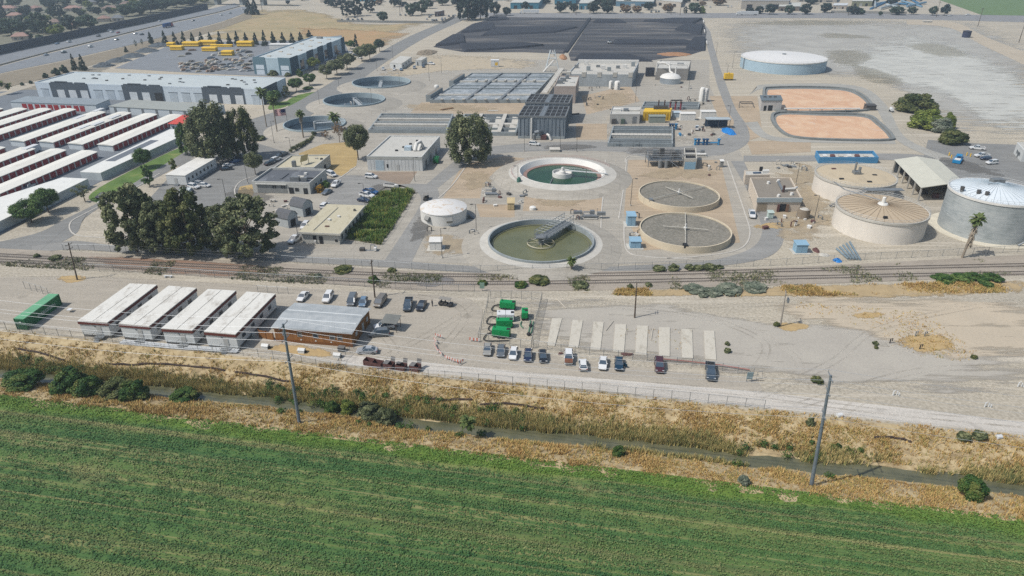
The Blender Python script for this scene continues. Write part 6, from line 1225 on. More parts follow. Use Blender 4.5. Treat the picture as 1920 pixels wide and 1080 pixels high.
m=B.mb(); m.box(-.25,B.L+.25,-.3,-.04,3.4,4.85); m.build('fascia',mt('fascia_bluegrey',(176,186,188),.8,.06),B.root); B.F('garage_opening',.53,.68,0,2.7,DARKIN); B.F('door',.48,.53,0,2.6,RUST,.5); B.F('door',.68,.74,0,2.6,mt('door_brown',(140,112,92)),.5); B.F('blank_panel',.02,.24,.3,3.0,mt('panel_tan',(172,156,134)),.06)
for x,t in ((.4,.75),(.66,.85),(.5,.12),(.82,.2)): m=B.mb(); m.cyl(x*B.L,t*B.W,4.3,5.1,.6,.5,n=10); m.build('roof_vent',WHITEM,B.root)
m=B.mb(); m.box(.62*B.L,.67*B.L,.35*B.W,.8*B.W,4.3,5.0); m.build('roof_duct',STEEL,B.root); m=B.mb(); m.tube([(.66*B.L,.33*B.W,4.3),(.66*B.L,.33*B.W,6.6)],.4,8); m.build('exhaust_stack',mt('stack_dark',(92,70,66),.8),B.root); B.pipe('roof_pipe',[(.7,.4,4.9),(.95,.42,5.0),(1.02,.5,4.9)],.35,WHITEM)
Bt=Bld('control_building','small low annex behind the control building with white roof units','building',(1398,328),(1444,327),(1441,318),3.6,mt('control_wall',(222,208,190),.8,.06),FLATR,.3); Bt.T('solar_panel',.5,.5,3,1.8,.2,mt('panel_blue',(70,84,104),.3)); Bt.T('roof_unit',.85,.5,2.4,1.4,1.0,WHITEM); Bt.T('roof_unit',.68,.95,1.2,1,1.4,DARKIN)
def shed(x,y,L,W_,h,label,mat=LBLUE,name='equipment_shed',cat='shed',dx=10,dy=0,roof=None,pad=True,door=True):
    o=obj_at(x,y,name,label,cat,dx=dx,dy=dy); m=MB(); m.box(-L/2,L/2,-W_/2,W_/2,.1,h); m.build('cabinet',mat,o); m=MB(); m.add([(-L/2-.2,-W_/2-.2,h),(L/2+.2,-W_/2-.2,h),(L/2+.2,W_/2+.2,h+.35),(-L/2-.2,W_/2+.2,h+.35),(-L/2-.2,-W_/2-.2,h+.12),(L/2+.2,-W_/2-.2,h+.12),(L/2+.2,W_/2+.2,h+.47),(-L/2-.2,W_/2+.2,h+.47)],[(3,2,1,0),(4,5,6,7),(0,1,5,4),(1,2,6,5),(2,3,7,6),(3,0,4,7)]); m.build('roof',roof or mat,o)
    if pad: MB().box(-L/2-.8,L/2+.8,-W_/2-.8,W_/2+.8,.0,.16).build('base',LCON,o)
    if door:
        for k in (-.25,.25): MB().box(k*L-.22*L,k*L+.22*L,-W_/2-.05,-W_/2,.3,h-.3).build('door',mat,o)
    return o
shed(1182,421,2.5,3.2,3.3,'pale blue equipment shed beside the farther rock filter'); shed(1190,463,3,2.6,2.2,'low pale blue equipment box beside the nearer rock filter'); shed(1499,472,3.2,2.6,2.6,'pale blue equipment shed alone on a concrete slab by the cream tank'); shed(818,466,3.4,2.6,2.6,'small white shed beside a lamp post below the domed tank',WHITEM); shed(1443,409,1.6,1.4,2,'pale green cabinet in front of the control building',mt('cabinet_pale_green',(196,212,204)),pad=False); shed(958,390,2.2,4.2,2.4,'tan shipping box standing in the dirt beside the domed tank',mt('box_tan',(208,188,146),.8,.1),'storage_box','container',pad=False); shed(1352,313,1.2,1.2,2.4,'white topped portable toilet beside the plant road',mt('toilet_grey',(150,150,146)),'portable_toilet','toilet',roof=WHITEM,pad=False); shed(349,364,3.2,1.8,1.6,'pale grey bin box beside the car park trees',mt('bin_pale',(206,214,214)),'storage_box','container',pad=False); shed(1040,284,4,2,1.0,'low concrete vault beside the plant road near the tower',LCON,'concrete_vault','vault',pad=False,door=False)
shed(928,125,5.2,2.4,4.2,'white and yellow boxed trailer standing alone beyond aeration basin',GWH,'site_trailer','trailer',pad=False); MB().box(.1,2.0,-1.28,-1.2,1.0,3.0).build('yellow_panel',YEL,bpy.data.objects['site_trailer'])
for i,(a,b_,c) in enumerate((((731,117.7),(753,119.8),(771.7,107)),((778.7,113.5),(790,113.5),(800.6,107)))):
    B=Bld('portable_building',('long white portable office beside two dark tanks, with cars in front','short white portable office between cars near the sludge beds')[i],'portable building',a,b_,c,3.6,WWALL,FLATR,over=.1); B.F('door',.3,.45,.3,2.6,DARKIN); [B.Rt('window',.1+.28*k,.17+.28*k,1.4,2.4,DARKIN) for k in range(3)]
B=Bld('electrical_building','grey electrical building with white rooftop plant beside the channel basins','building',(1144,213.7),(1200,213.7),(1202,199),4.6,mt('elec_wall',(196,194,188),.8,.06),FLATR,.4); B.T('roof_unit',.2,.5,4,2.4,1,WHITEM); B.T('roof_unit',.5,.5,2.4,3,1,STEEL); B.T('roof_unit',.8,.5,5,2.4,.6,LCON); B.F('transformer',.07,.22,.1,2.4,DPOLE,1.2); B.F('transformer',.38,.5,.1,2.4,mt('transformer_green',(96,112,100)),1.2); B.F('roller_door',.76,.9,0,3.4,STEEL)
B=Bld('generator_house','long yellow engine enclosure with dark radiator and stacks on top','generator',(1206,210),(1258,210),(1260,203),4.2,YEL,YEL); B.T('radiator',.6,.75,7,2.4,1.6,DPOLE); [B.T('exhaust_stack',x,.8,.6,.6,4.2,mt('stack_dark',(92,70,66),.8)) for x in (.5,.72)]; m=B.mb(); [m.box(x*B.L-.3,x*B.L+.3,-.06,0,.6,3.6) for x in (.1,.2,.3,.4,.5,.6,.7,.8,.9)]; m.build('louvre',mt('yellow_dark',(190,150,44)),B.root)
for k in range(3):
    o=obj_at(1256+9.8*k,206,'flare_stack',('dark red engine stack beside the yellow enclosure','dark red engine stack in the middle of three','dark red engine stack farthest from the yellow enclosure')[k],'stack','red engine stacks'); MB().tube([(0,0,0),(0,0,3.4)],.45,8).build('casing',mt('stack_red',(146,70,78),.7),o); MB().cyl(0,0,3.4,4.2,.6,n=8).build('cap',mt('stack_dark',(92,70,66),.8),o)
shed(1231,229.5,7.6,2.2,3.0,'grey green container standing before the yellow engine enclosure',mt('box_greygreen',(150,158,148),.8,.08),'storage_box','container',pad=False,door=False); shed(1288,225,7.2,2.6,3.2,'white equipment container with rounded top by the canopy',WHITEM,'equipment_container','container'); shed(1326,222,7,2.6,3.4,'white equipment container nearest the paired cream tanks',WHITEM,'equipment_container','container'); shed(1268,220,4,2,2.4,'white and blue slatted unit between yellow and white enclosures',mt('unit_blue',(196,212,222),.6),'equipment_container','container')
o=obj_at(1344,239,'canopy','open steel canopy with pale roof beside the blue tarpaulin','canopy'); MB().box(-5.6,5.6,-2.2,2.2,4.0,4.3).build('roof',mt('canopy_grey',(186,196,200),.6),o)
for x in (-5.2,0,5.2):
    for y in (-1.9,1.9): MB().tube([(x,y,0),(x,y,4)],.12,5).build('post',DPOLE,o)
MB().box(-5.2,5.2,1.6,1.9,0,3.6).build('back_wall',mt('canopy_blue',(62,82,104),.8),o)
def heap(x,y,wx,wy,h,label,mat,name='heap',cat='heap',n=26,group=None,rough=.35,rot=0):
    p=G(x,y); k=PPM(y); a=wx/k/2; b=wy/(k*.886*(y+125)/1270)/2; m=MB(); vs=[];rings=6
    for j in range(rings+1):
        f=1-j/rings
        for i in range(n):
            t=6.2832*i/n; r=f*(1+rough*(R.random()-.5)*(.5 if j else 1)); vs.append((a*r*math.cos(t),b*r*math.sin(t),-.1 if j==0 else h*(1-f**1.7)*R.uniform(.8,1.1)))
    fs=[(j*n+i,j*n+(i+1)%n,(j+1)*n+(i+1)%n,(j+1)*n+i) for j in range(rings) for i in range(n)]
    m.add(vs,fs); o=m.build(name,mat,None,loc=p); o.rotation_euler=(0,0,rot); return tag(o,label,cat,group)
TARP=mt('tarp_blue',(36,130,206),.5,.1); heap(1366,247,24,14,1.6,'bright blue tarpaulin covered heap beside the canopy',TARP,'tarpaulin_heap'); heap(1570,489,16,8,.8,'small blue tarpaulin bundle by the plant fence',TARP,'tarpaulin_heap'); heap(1530,470,12,9,.9,'dark red scrap heap beside the pale blue shed',RUST,'scrap_heap'); heap(1545,478,22,8,.4,'low pale rubble heap beside the scrap',LCON,'rubble_heap'); heap(1386,252,10,6,.7,'small yellow and white heap at the bend of the plant road',YEL,'scrap_heap') if 0 else None
BLUEP=mt('valve_blue',(64,142,190),.5,.08)
def valves(x,y,label,sp):
    o=obj_at(x,y,'pipe_assembly',label,'pipework'); 
    m=MB(); m.tube([(sp[0],0,1.0),(sp[-1],0,1.0)],.35,8); m.build('main_pipe',BLUEP,o)
    for k in sp: m=MB(); m.tube([(k,0,0),(k,0,2.4)],.5,8); m.cyl(k,0,2.4,2.7,.8,n=10); m.build('valve',BLUEP if int(k*3)%2 else mt('valve_dark_blue',(34,82,124),.5),o)
valves(1325,272,'long blue pipe assembly with tall valves beside the plant road',(-5,-3.6,-1.4,0,5)); valves(1262,243,'clustered blue valve gear beside the channel basins',(-1.5,-.3,1.2))
o=obj_at(1275,255,'pump','small blue pump on pale slab beside channel basin','pump'); MB().tube([(0,-1,.8),(0,1,.8)],.6,10).build('pump_body',BLUEP,o); MB().box(-1.2,2.6,-1.2,1.2,.0,.2).build('base',LCON,o)
# process skid
o=obj_at(1246,309,'process_skid','grey steel frame of tanks, pipes and stairs beside the farther rock filter','process plant'); L,W_=15,7
for x in (-7,-2.3,2.3,6.4):
    for y in (-3,3): MB().tube([(x,y,0),(x,y,5)],.16,5).build('column',STEEL,o)
m=MB()
for z in (2.6,4.9): m.tube([(-7,-3,z),(6.4,-3,z),(6.4,3,z),(-7,3,z),(-7,-3,z)],.16,5)
m.add([(-7,-3,2.7),(6.4,-3,2.7),(6.4,3,2.7),(-7,3,2.7)],[(0,1,2,3)]); m.build('deck',STEEL,o)
for k in range(7): m=MB(); y=-2.4+.8*k; z=3.2+.5*(k%3); m.tube([(-6.5,y,z),(5.5+(k%2),y,z),(5.5+(k%2),y,1.2)],.2,6); m.build('pipe',[GALV,STEEL,DPOLE][k%3],o)
for x in (-2.6,-.2): MB().cyl(x,-3.8,0,3.0,.8,n=12).build('vessel',STEEL,o)
for x,y,z in ((-4,1,4.9),(-1,2,5.2),(4.5,1,5),(3,-1,4.6)): MB().box(x-.8,x+.8,y-.6,y+.6,2.7,z+.8).build('cabinet',[STEEL,DPOLE][int(x)%2],o)
m=MB()
for z in (5.9,): m.tube([(-7,-3,z),(6.4,-3,z),(6.4,3,z),(-7,3,z),(-7,-3,z)],.05,4)
m.tube([(1,-3.4,2.7),(5,-4.6,0)],.1,5); m.tube([(1,-2.9,2.7),(5,-4.1,0)],.1,5); m.build('stairs_and_rail',GALV,o)
B=Bld('filter_box','open topped grey concrete box with pale blue front beside the steel process frame','basin',(1284,297),(1307,297),(1305,277),4.4,LCON,DARKIN,.9); B.F('blue_panel',.05,.95,.1,3.0,LBLUE); m=B.mb(); m.box(0,B.L,.45*B.W,.55*B.W,3.6,4.3); m.build('dividing_wall',LCON,B.root)
for i,(x,y,l) in enumerate(((1313,293,'pale tank pump beside the open concrete box'),(1105,409,'steel pump skid on slab behind the olive clarifier'),(921,367,'low steel hatch structure in dirt beside the tan box'))):
    o=obj_at(x,y,'pump_skid',l,'pump'); m=MB(); m.box(-2.4,2.4,-1.4,1.4,.1,.4); m.build('base',LCON,o); m=MB(); m.tube([(-2,-.6,1),(2,-.6,1)],.5,8); m.build('pump_body',[WHITEM,STEEL,GALV][i],o); m=MB(); m.box(.2,1.6,0,1.2,.4,2.4); m.build('cabinet',STEEL,o); MB().tube([(-1.8,.8,.4),(-1.8,.8,1.8),(.2,.8,1.8)],.2,6).build('pipe',GALV,o)
    if i==1: m=MB(); [m.tube([(x_,y_,0),(x_,y_,2.8)],.06,4) for x_ in (-2.6,2.6) for y_ in (-1.6,1.6)]; m.box(-5,-2.4,-.4,.6,1.6,2.4); m.box(2.4,5.0,-.8,.2,1.2,2.2); m.build('frame',STEEL,o)
for i,(x,y,h,l,mt_) in enumerate(((973,349,3.4,'dark green upright pressure vessel beside lamp post',mt('vessel_green',(70,112,100),.5)),(999,393,1.2,'white rounded lid cover on dirt beside the olive clarifier',WHITEM))):
    o=obj_at(x,y,'pressure_vessel',l,'tank'); m=MB(); r=.8+.3*i; m.lathe([(r,0),(r,h*.75),(r*.6,h*.95),(.02,h)],14); m.build('vessel',mt_,o,True); MB().box(-r,r,-r,r,-.02,.12).build('base',LCON,o)
# blue basin, canopy shed, edge building
B=basinbox('blue_basin','long blue walled open basin behind the cream tanks','basin' and (1536.7,294.8),(1648,294.8),(1637.7,282.5),2.5,wall=MIDB,floorm=FLATR,depth=1.2,wt=.35)
for k in range(6): m=B.mb(); x=B.L*(.12+.14*k); m.box(x-.8,x+.8,.3*B.W,.6*B.W,1.3,2.2); m.build('stored_item',[WHITEM,RUST,LCON][k%3],B.root)
a=G(1728.5,351,5); B=Bld('storage_canopy','open sided storage shed with pale gabled metal roof by the grey tank','shed',(1728.5,351),(1816,351),(1757.5,300),4.9,DPOLE,LCON); bpy.data.objects.remove(B.w); bpy.data.objects.remove(B.r); L,W_=B.L,B.W
m=B.mb(); m.add([(-.5,-.5,4.9),(L*.5,-.5,6.2),(L+.5,-.5,4.9),(-.5,W_+.5,4.9),(L*.5,W_+.5,6.2),(L+.5,W_+.5,4.9)],[(0,1,4,3),(1,2,5,4)]); m.add([(-.5,-.5,4.7),(L*.5,-.5,6.0),(L+.5,-.5,4.7),(-.5,-.5,4.9),(L*.5,-.5,6.2),(L+.5,-.5,4.9)],[(0,1,4,3),(1,2,5,4)]); m.build('roof',mt('canopy_roof_cream',(214,212,196),.6,.05),B.root)
for k in range(6):
    for x in (0,L): m=B.mb(); y=W_*k/5; m.box(x-.25,x+.25,y-.25,y+.25,0,4.8); m.build('post',LCON,B.root)
m=B.mb(); m.box(L-.2,L,0,W_,0,4.6); m.box(0,L,W_-.2,W_,0,4.6); m.build('back_wall',mt('canopy_dark_wall',(96,104,112),.9),B.root)
for k in range(7): m=B.mb(); y=W_*(.08+.13*k); x=L*R.uniform(.1,.5); m.box(x,x+2,y,y+1.6,.05,R.uniform(.8,1.8)); m.build('stored_crate',[RUST,DPOLE,TANC][k%3],B.root)
B=Bld('office_building','white windowed building at the pump yard edge','building',(1921,282),(2010,284),(1993,268.5),4.6,WWALL,FLATR,.3); [B.F('window',.05+.2*k,.11+.2*k,1.2,2.4,WIN) for k in range(4)]
m=B.mb(); [m.box(-.08,.02,t*B.W,(t+.12)*B.W,1.2,2.5) for t in (.3,.6)]; m.box(-.1,.0,.45*B.W,.55*B.W,0,2.4); m.build('side_openings',WIN,B.root)
o=obj_at(1795,303,'work_boat','bright blue flat work boat with canopy in the pump yard','boat',dx=4,dy=-6); BB=mt('boat_blue',(34,140,196),.5); m=MB(); m.prism([(-4,-1.4),(3.5,-1.4),(4.4,0),(3.5,1.4),(-4,1.4)],.3,1.4,0); m.build('hull',BB,o); m=MB(); m.box(-.6,2.6,-1,1,2.4,2.55); m.build('canopy',BB,o); m=MB(); m.box(-3.4,-.8,-1,1,1.42,1.6); m.build('deck_pad',WHITEM,o)
for x in (-.4,2.4):
    for y in (-.9,.9): MB().tube([(x,y,1.4),(x,y,2.4)],.06,4).build('canopy_post',GALV,o)
for i,(x,y) in enumerate(((1779,292),(1783,297),(1812,292),(1819,294))): o=obj_at(x,y,'bollard',('yellow bollard farthest left of the blue boat','yellow bollard touching the bow of the blue boat','yellow bollard behind the blue boat','yellow bollard between blue boat and white pickup')[i],'bollard'); MB().tube([(0,0,0),(0,0,1.3)],.22,8).build('post',YEL,o); MB().cyl(0,0,1.3,1.4,.24,.1,n=8).build('cap',YEL,o)
P=[G(1578,461),G(1592,487)]
for k in range(5):
    a=G(1568+6.2*k,468-3.2*k); b_=G(1590+5.6*k,487+.4*k); tag(MB().tube([Vector((0,0,.3)),b_-a+Vector((0,0,.3))],.3,8).build('steel_pipe',mt('pipe_bluegrey',(130,148,158),.6,.1),None,loc=a),f'long blue grey pipe lying by the cream tank, {ORD[k]} from the scrap heap','pipe','long pipes by the cream tank')
# fenced garden plot of tall reeds
poly=[(640,447),(652,430),(690,385),(722,357),(764,355),(777,362),(760,390),(735,430),(713,459)]; PP=[G(*p) for p in poly]
sheet('garden_soil',poly,pave('garden_earth',(96,104,70),.1))
def inside(x,y,PP):
    c=np.zeros(len(x),bool); n=len(PP)
    for i in range(n):
        a,b=PP[i],PP[(i+1)%n]; k=((a.y>y)!=(b.y>y))&(x<(b.x-a.x)*(y-a.y)/(b.y-a.y+1e-9)+a.x); c^=k
    return c
x=NR.uniform(min(p.x for p in PP),max(p.x for p in PP),7000); y=NR.uniform(min(p.y for p in PP),max(p.y for p in PP),7000); k=inside(x,y,PP)&(NR.random(7000)<sstep(.2,.5,vnoise(x,y,.4))); x,y=x[k],y[k]
GARM=veg_mat('garden_reed',[(.25,S(56,96,44)),(.42,S(84,124,58)),(.56,S(122,146,70)),(.72,S(178,170,96))],.35)
tag(fastmesh('garden_plants',blades(x,y,np.full(len(x),.1),0.5+1.5*vnoise(x,y,.35),.12,.6,5),3,GARM),kind='stuff')
fence('timber rail fence along the long side of the reedy garden plot',[(713,460),(737,431),(762,392),(778,362)],1.2,3,.02,'rail_fence',smooth=0,pm=mt('fence_timber',(150,138,122),.9)); fence('timber rail fence along the short side of the reedy garden plot',[(636,455),(675,458),(713,460)],1.0,2.4,.02,'rail_fence',smooth=0,pm=mt('fence_timber',(150,138,122),.9))
o=obj_at(692,470,'scrap_machine','white and dark steel machine frame beside the garden plot','machine'); m=MB(); m.tube([(-2,0,.1),(1.5,0,.1),(1.8,.3,1.6),(.6,.2,1.7),(.4,0,.2)],.18,6); m.build('frame',GALV,o); MB().box(-2.6,-1.2,-.6,.6,.1,.9).build('engine',DPOLE,o); MB().box(1.5,2.2,-.8,.8,.2,1.1).build('blade',WHITEM,o)
# cars of the plant
PC='vehicles parked about the plant'
for a in ((1002,270,12,1,'suv','white','white sport utility car on the plant road before the ribbed tower'),(696,331,12,1,'suv','white','white sport utility car in front of the white maintenance building'),(695.6,360,12,2,'pickup','blue','blue pickup parked at the corner of garden plot'),(688,366.5,12,2,'pickup','white','white pickup parked between blue pickup and navy car'),(682,375,12,2,'sedan','navy','navy car parked nearest the lamp post by the garden plot'),(621,327,12,5,'van','white','white van parked against the plant office end wall'),(630,345.5,-8,7,'pickup','white','white pickup parked nose out beside plant office shrubs'),(613,360,-10,5,'sedan','grey','grey sedan parked by the golden shrub at plant office'),(553,449,-9,6,'pickup','white','white utility pickup beside the cream roofed office'),(572,424,-7,8,'suv','white','white car in narrow lane beside the cream roofed office'),(609,386,8,-7,'suv','white','white vehicle at the rear corner of cream roofed office'),(452,294,10,-3,'suv','bluegrey','blue grey car parked in deep shade under the drooping trees'),(441,302,10,-3,'sedan','blue','blue sedan parked in the row under the drooping trees'),(428,310,10,-2,'sedan','white','white sedan parked in the row under the drooping trees'),(425,316,10,-1,'sedan','black','black sedan at the near end of row under drooping trees'),(505,306,8,-3,'sedan','dark','dark car parked beside the plant office, nearest the round tree'),(512,302.5,8,-3,'sedan','bluegrey','blue grey car second in the row behind the plant office'),(518,299,8,-3,'suv','white','white car third in the row behind the plant office'),(524,292,8,-4,'sedan','dark','dark car fourth in the row behind the plant office'),(532,288,8,-4,'hatch','grey','grey car at the far end of row behind plant office'),(384,347.5,12,1,'hatch','white','white hatchback alone at the near edge of the car park'),(352,356,10,2,'sedan','black','black sedan at the steps of the white portable office'),(363.5,350,10,2,'suv','white','white car second from the steps of white portable office'),(376,345.5,10,2,'suv','silver','silver car third from the steps of white portable office'),(191,367,-10,4,'sedan','maroon','dark maroon car parked on the street verge under thin tree'),(53,352,-10,5,'pickup','silver','silver pickup outside an open storage unit'),(1410,402,3,14,'pickup','white','white service truck parked on the road beside control building'),(1307,240.5,1,-9,'pickup','white','white truck parked before the open steel canopy'),(1832,278,-12,-1,'pickup','white','white pickup parked alone farthest from the grey tank'),(1841,292,-12,0,'pickup','white','white pickup parked beside a navy car in pump yard'),(1848,297,-12,0,'hatch','navy','navy car between white pickup and white car in pump yard'),(1860,305,-12,1,'suv','white','white car parked nearest the grey tank in pump yard')): car(*a[:6],a[6],group=PC)
car(190,362,0,1,'suv','white','',None) if 0 else None
cart(799,374,'white golf cart parked behind the domed tank',4,-6)
o=obj_at(733,352,'small_boat','small white boat on trailer at the end of garden plot','boat',dx=10,dy=1); m=MB(); m.prism([(-2.6,-.8),(1.6,-.8),(3,0),(1.6,.8),(-2.6,.8)],.6,1.3); m.build('hull',WHITEM,o); m=MB(); m.box(-2.4,1.4,-.6,.6,1.31,1.36); m.build('cockpit',DPOLE,o); MB().box(-2,3.2,-.6,.6,.35,.5).build('trailer_frame',GALV,o)
# lamp posts
LAMPS=[(1182,386,335,'beside the farther rock filter'),(1492,346,306,'behind the control building'),(1525,419,366,'between control building and cream cone roofed tank'),(983,284,254,'on dirt before the ribbed tower'),(1050,282,238.5,'at the corner of the ribbed tower'),(1081,285,258,'past the ribbed tower on the plant road'),(777.5,340,295,'at the corner of the white maintenance building'),(971,342,311,'beside the dark green pressure vessel'),(893,435,383,'beside the domed tank'),(829,484,428,'in front of the small white shed'),(1098,348,316,'at the edge of the green water clarifier'),(425,377,336,'in the open car park'),(465,344,308,'at the curved car park island'),(686,397,344,'beside the navy parked car'),(546,285,258,'at the hedge end'),(514,268,227,'between the tall palms'),(600,202,167,'beside the street near middle dark tank'),(698,201,166,'in front of the middle dark tank'),(750,167,135.5,'in front of the farthest dark tank'),(707,133,115,'on the far side of the street beyond farthest dark tank'),(737,110,84,'beside the street opposite the long portable office'),(805,151,121,'beyond the end of the aeration basin, nearer'),(828,138.5,109,'beyond the end of the aeration basin, farther'),(1191,192,137,'beside the electrical building'),(1291,171,137,'beside the silver domed tank'),(1326.5,190,161,'behind the paired cream tanks'),(1366,228,198,'beside the open steel canopy'),(1373,128,97,'beside the pale blue tank'),(1363,140,120,'behind the yellow tank trailer'),(1342,106,79,'on the road between sludge beds and pale blue tank'),(559,445,407,'in front of the cream roofed office'),(636,167,146,'on the street opposite the blue grey warehouse'),(1254,246,205,'at the end of the channel basins'),(1261,272,228,'on the kerb by the channel basins'),(645,380,342,'in the lane beside the barn sheds') ]
for i,(x,y,t,l) in enumerate(LAMPS[:34]): lamp(x,y,t,'dark lamp post '+l,-1 if i%3 else 1)
# flag
o=obj_at(542,250,'flagpole','flagpole flying a striped flag between the palms','flagpole'); h=HT(542,250,203); MB().tube([(0,0,0),(0,0,h)],.12,6,0,.06).build('pole',GALV,o); m=MB(); n=10
for k in range(13):
    z0=h-.2-.22*(k+1)
    for j in range(n):
        if k<7 and j<4: continue
        f=lambda q:(-.1-5.2*q/n,.35*math.sin(q*1.1)*(q/n))
        (x0,y0),(x1,y1)=f(j),f(j+1); d=lambda q:-.5*(q/n)**1.3
        m.add([(x0,y0,z0+d(j)),(x1,y1,z0+d(j+1)),(x1,y1,z0+.22+d(j+1)),(x0,y0,z0+.22+d(j))],[(0,1,2,3)],k%2)
fl=m.build('flag',[mt('flag_red',(178,40,52),.8),mt('flag_white',(232,230,228),.8)],o); m=MB(); m.add([(-.1,-.01,h-.2-1.54),(-2.18,-.1,h-.35-1.54),(-2.18,-.1,h-.35),(-.1,-.01,h-.2)],[(0,1,2,3)]); m.build('canton',mt('flag_blue',(40,50,104),.8),o)
# trees about the plant
for a in (('euc',286,468,362,84,LO,'dark tree standing behind the street end of the big clump',1),('euc',338,470,366,90,LD,'dark tree standing behind the middle of the big clump',1),('euc',418,472,384,84,LD,'dark tree filling behind the broad tree of the big clump',1),('euc',258,472,345,112,LD,'tall dark tree at the street end of the big clump by the track',1),('euc',312,476,376,84,LD,'shorter dark tree filling the gap in the big clump',1),('euc',362,478,354,100,LO,'tall dark tree in the middle of the big clump by the track',1),('euc',470,482,367,128,LD,'broad dark tree at the shed end of the big clump',1),
 ('weep',402,304,194,92,LD,'tallest drooping dark tree beside the car park',1),('weep',460,296,203,62,LO,'lighter green drooping tree beside the car park',1),('weep',352,290,232,34,LG,'small green tree against the white storage wall',0),('weep',881,306,214,90,LD,'big drooping tree standing alone by the plant road',1),('broad',672,300,230,56,LD,'dense rounded tree on the brown lawn corner',1),('broad',479,327,283,40,LD,'round dark tree beside the plant office',1),
 ('broad',272,315,277,39,LG,'round street tree on the grass verge',1),('column',281,350,309,26,LG,'slender upright tree on the street verge',0),('broad',92,399,351,56,LG,'round street tree second from the white storage wall end',1),('broad',60,418,374,68,LG,'round street tree nearest the picture edge',1),('sparse',160,378,344,46,LD,'thin open tree over the maroon car',0),('column',325,319,298,17,LY,'small yellow green tree by the portable office',0),('sparse',637,267,226,32,LB,'thin bare looking tree beside the nearest dark tank',0),('sparse',611,262,243,22,LB,'small thin brown tree beside the hedge',0),('bush',600,360,343,20,LGOLD,'golden yellow shrub at the plant office corner',0),('bush',610,350,336,20,LG,'green shrub behind the golden shrub',0),('bush',487,262,252,26,LD,'dark round shrub beyond the car park trees',0),('bush',590,259,245,18,LD,'dark clipped shrub at the hedge end',0)): tree(*a[:6],a[6],'trees of the plant and street',big=bool(a[7]))
for a in ((1716,208,167,78,LO,'largest olive tree clump on the salt flat edge'),(1737,240,199,66,LY,'yellow green tree behind the grey sage tree'),(1757,245,212,56,LS,'grey sage tree in the clump by salt flat'),(1775,240,207,28,LY,'narrow yellow green tree beside salt flat'),(1784,268,238,58,LO,'olive tree nearest the blue work boat'),(1700,198,176,40,LD,'dark tree behind the largest olive clump')): tree('bush',*a[:5],a[5],'tree clump beside the salt flat','shrubby_tree','tree',True,trunk=False)
palm(500,238,166,25,'tall palm beside the street corner','tall palms by the street',False); palm(520.6,253,182,23,'tall palm second from the street corner','tall palms by the street',False); palm(569.6,263,207,20,'palm in front of the nearest dark tank','tall palms by the street'); palm(630,252,212,27,'full green palm behind the nearest dark tank','tall palms by the street',False); palm(1804,483,403,32,'shaggy fan palm standing before the grey tank','palms near the ditch and tracks','long',.8)
V=[]
for i in range(60): q=G(546,286).lerp(G(592,260),i/59); V.append(leafquads((q.x+R.uniform(-.3,.3),q.y+R.uniform(-.5,.5),R.uniform(.5,1.7)),.8,70,.16))
V=np.concatenate(V); o=fastmesh('hedge',V,4,LD); a=o.data.attributes.new('tone','FLOAT','POINT'); a.data.foreach_set('value',np.repeat(NR.random(len(V)//280),280).astype(np.float32)); tag(o,'clipped dark hedge along the brown lawn','hedge')
o=obj_at(195,388,'concrete_ring','large pale concrete ring standing on the street verge','concrete ring'); m=MB(); m.lathe([(1.25,.1),(1.25,1.9),(1.5,1.9),(1.5,-.05)],24); m.build('ring_wall',LCON,o,True); MB().lathe([(.02,.2),(1.3,.2)],24).build('soil_fill',DARKIN,o)

for i,(x,y,l,mt_,n,L) in enumerate(((657,209,'rusty pipe bundle lying between the dark water tanks',RUST,6,6),(668,207,'second rusty pipe bundle between the dark water tanks',RUST,5,5),(838,205,'brown timber stack on dirt before the aeration basin',mt('timber_tan',(176,140,104)),5,7),(925,208,'low pale rack on dirt before the ribbed tower',LCON,3,5),(962,338,'orange and red hose coil beside the white clarifier deck',ORG,4,4),(1293,313,'small dark pipe rack beside the steel process frame',DPOLE,3,3),(1480,312,'loose grey pipe frame beside the lamp post behind control building',GALV,4,5),(1268,189,'dark pipe heap beside the narrow basin',DPOLE,5,6),(1152,206,'dark machinery parts beside the electrical building',DPOLE,5,4),(1075,215,'dark pump parts past the ribbed tower',DPOLE,5,6))):
    o=obj_at(x,y,'pipe_bundle',l,'pipes',dx=10,dy=R.uniform(-2,2))
    for k in range(n): z=.2+.3*(k//3); MB().tube([(-L/2+R.uniform(-.4,.4),(k%3-1)*.7,z),(L/2,(k%3-1)*.7+R.uniform(-.3,.3),z)],.17,6).build('pipe',mt_,o)

# low green scrub in the ditch
V=[];T=[]
for i in range(330):
    s_=R.uniform(-34,112) if i<240 else R.uniform(112,235); t=R.uniform(.9,5.2) if R.random()<.85 else R.uniform(-4,-1.6)
    if vnoise([s_],[t],.07)[0]<(.36 if i<240 else .56): continue
    p=ST2(s_,t); z=max(-2.3,float(prof(s_,t))); r=R.uniform(.5,1.25); q=leafquads((p.x,p.y,z+r*.45),r,110,.15,.8); V.append(q); T.append(np.full(len(q),min(1,max(0,R.gauss(.5,.28)))))
o=fastmesh('ditch_scrub',np.concatenate(V),4,LR); a=o.data.attributes.new('tone','FLOAT','POINT'); a.data.foreach_set('value',np.concatenate(T).astype(np.float32)); tag(o,kind='stuff')

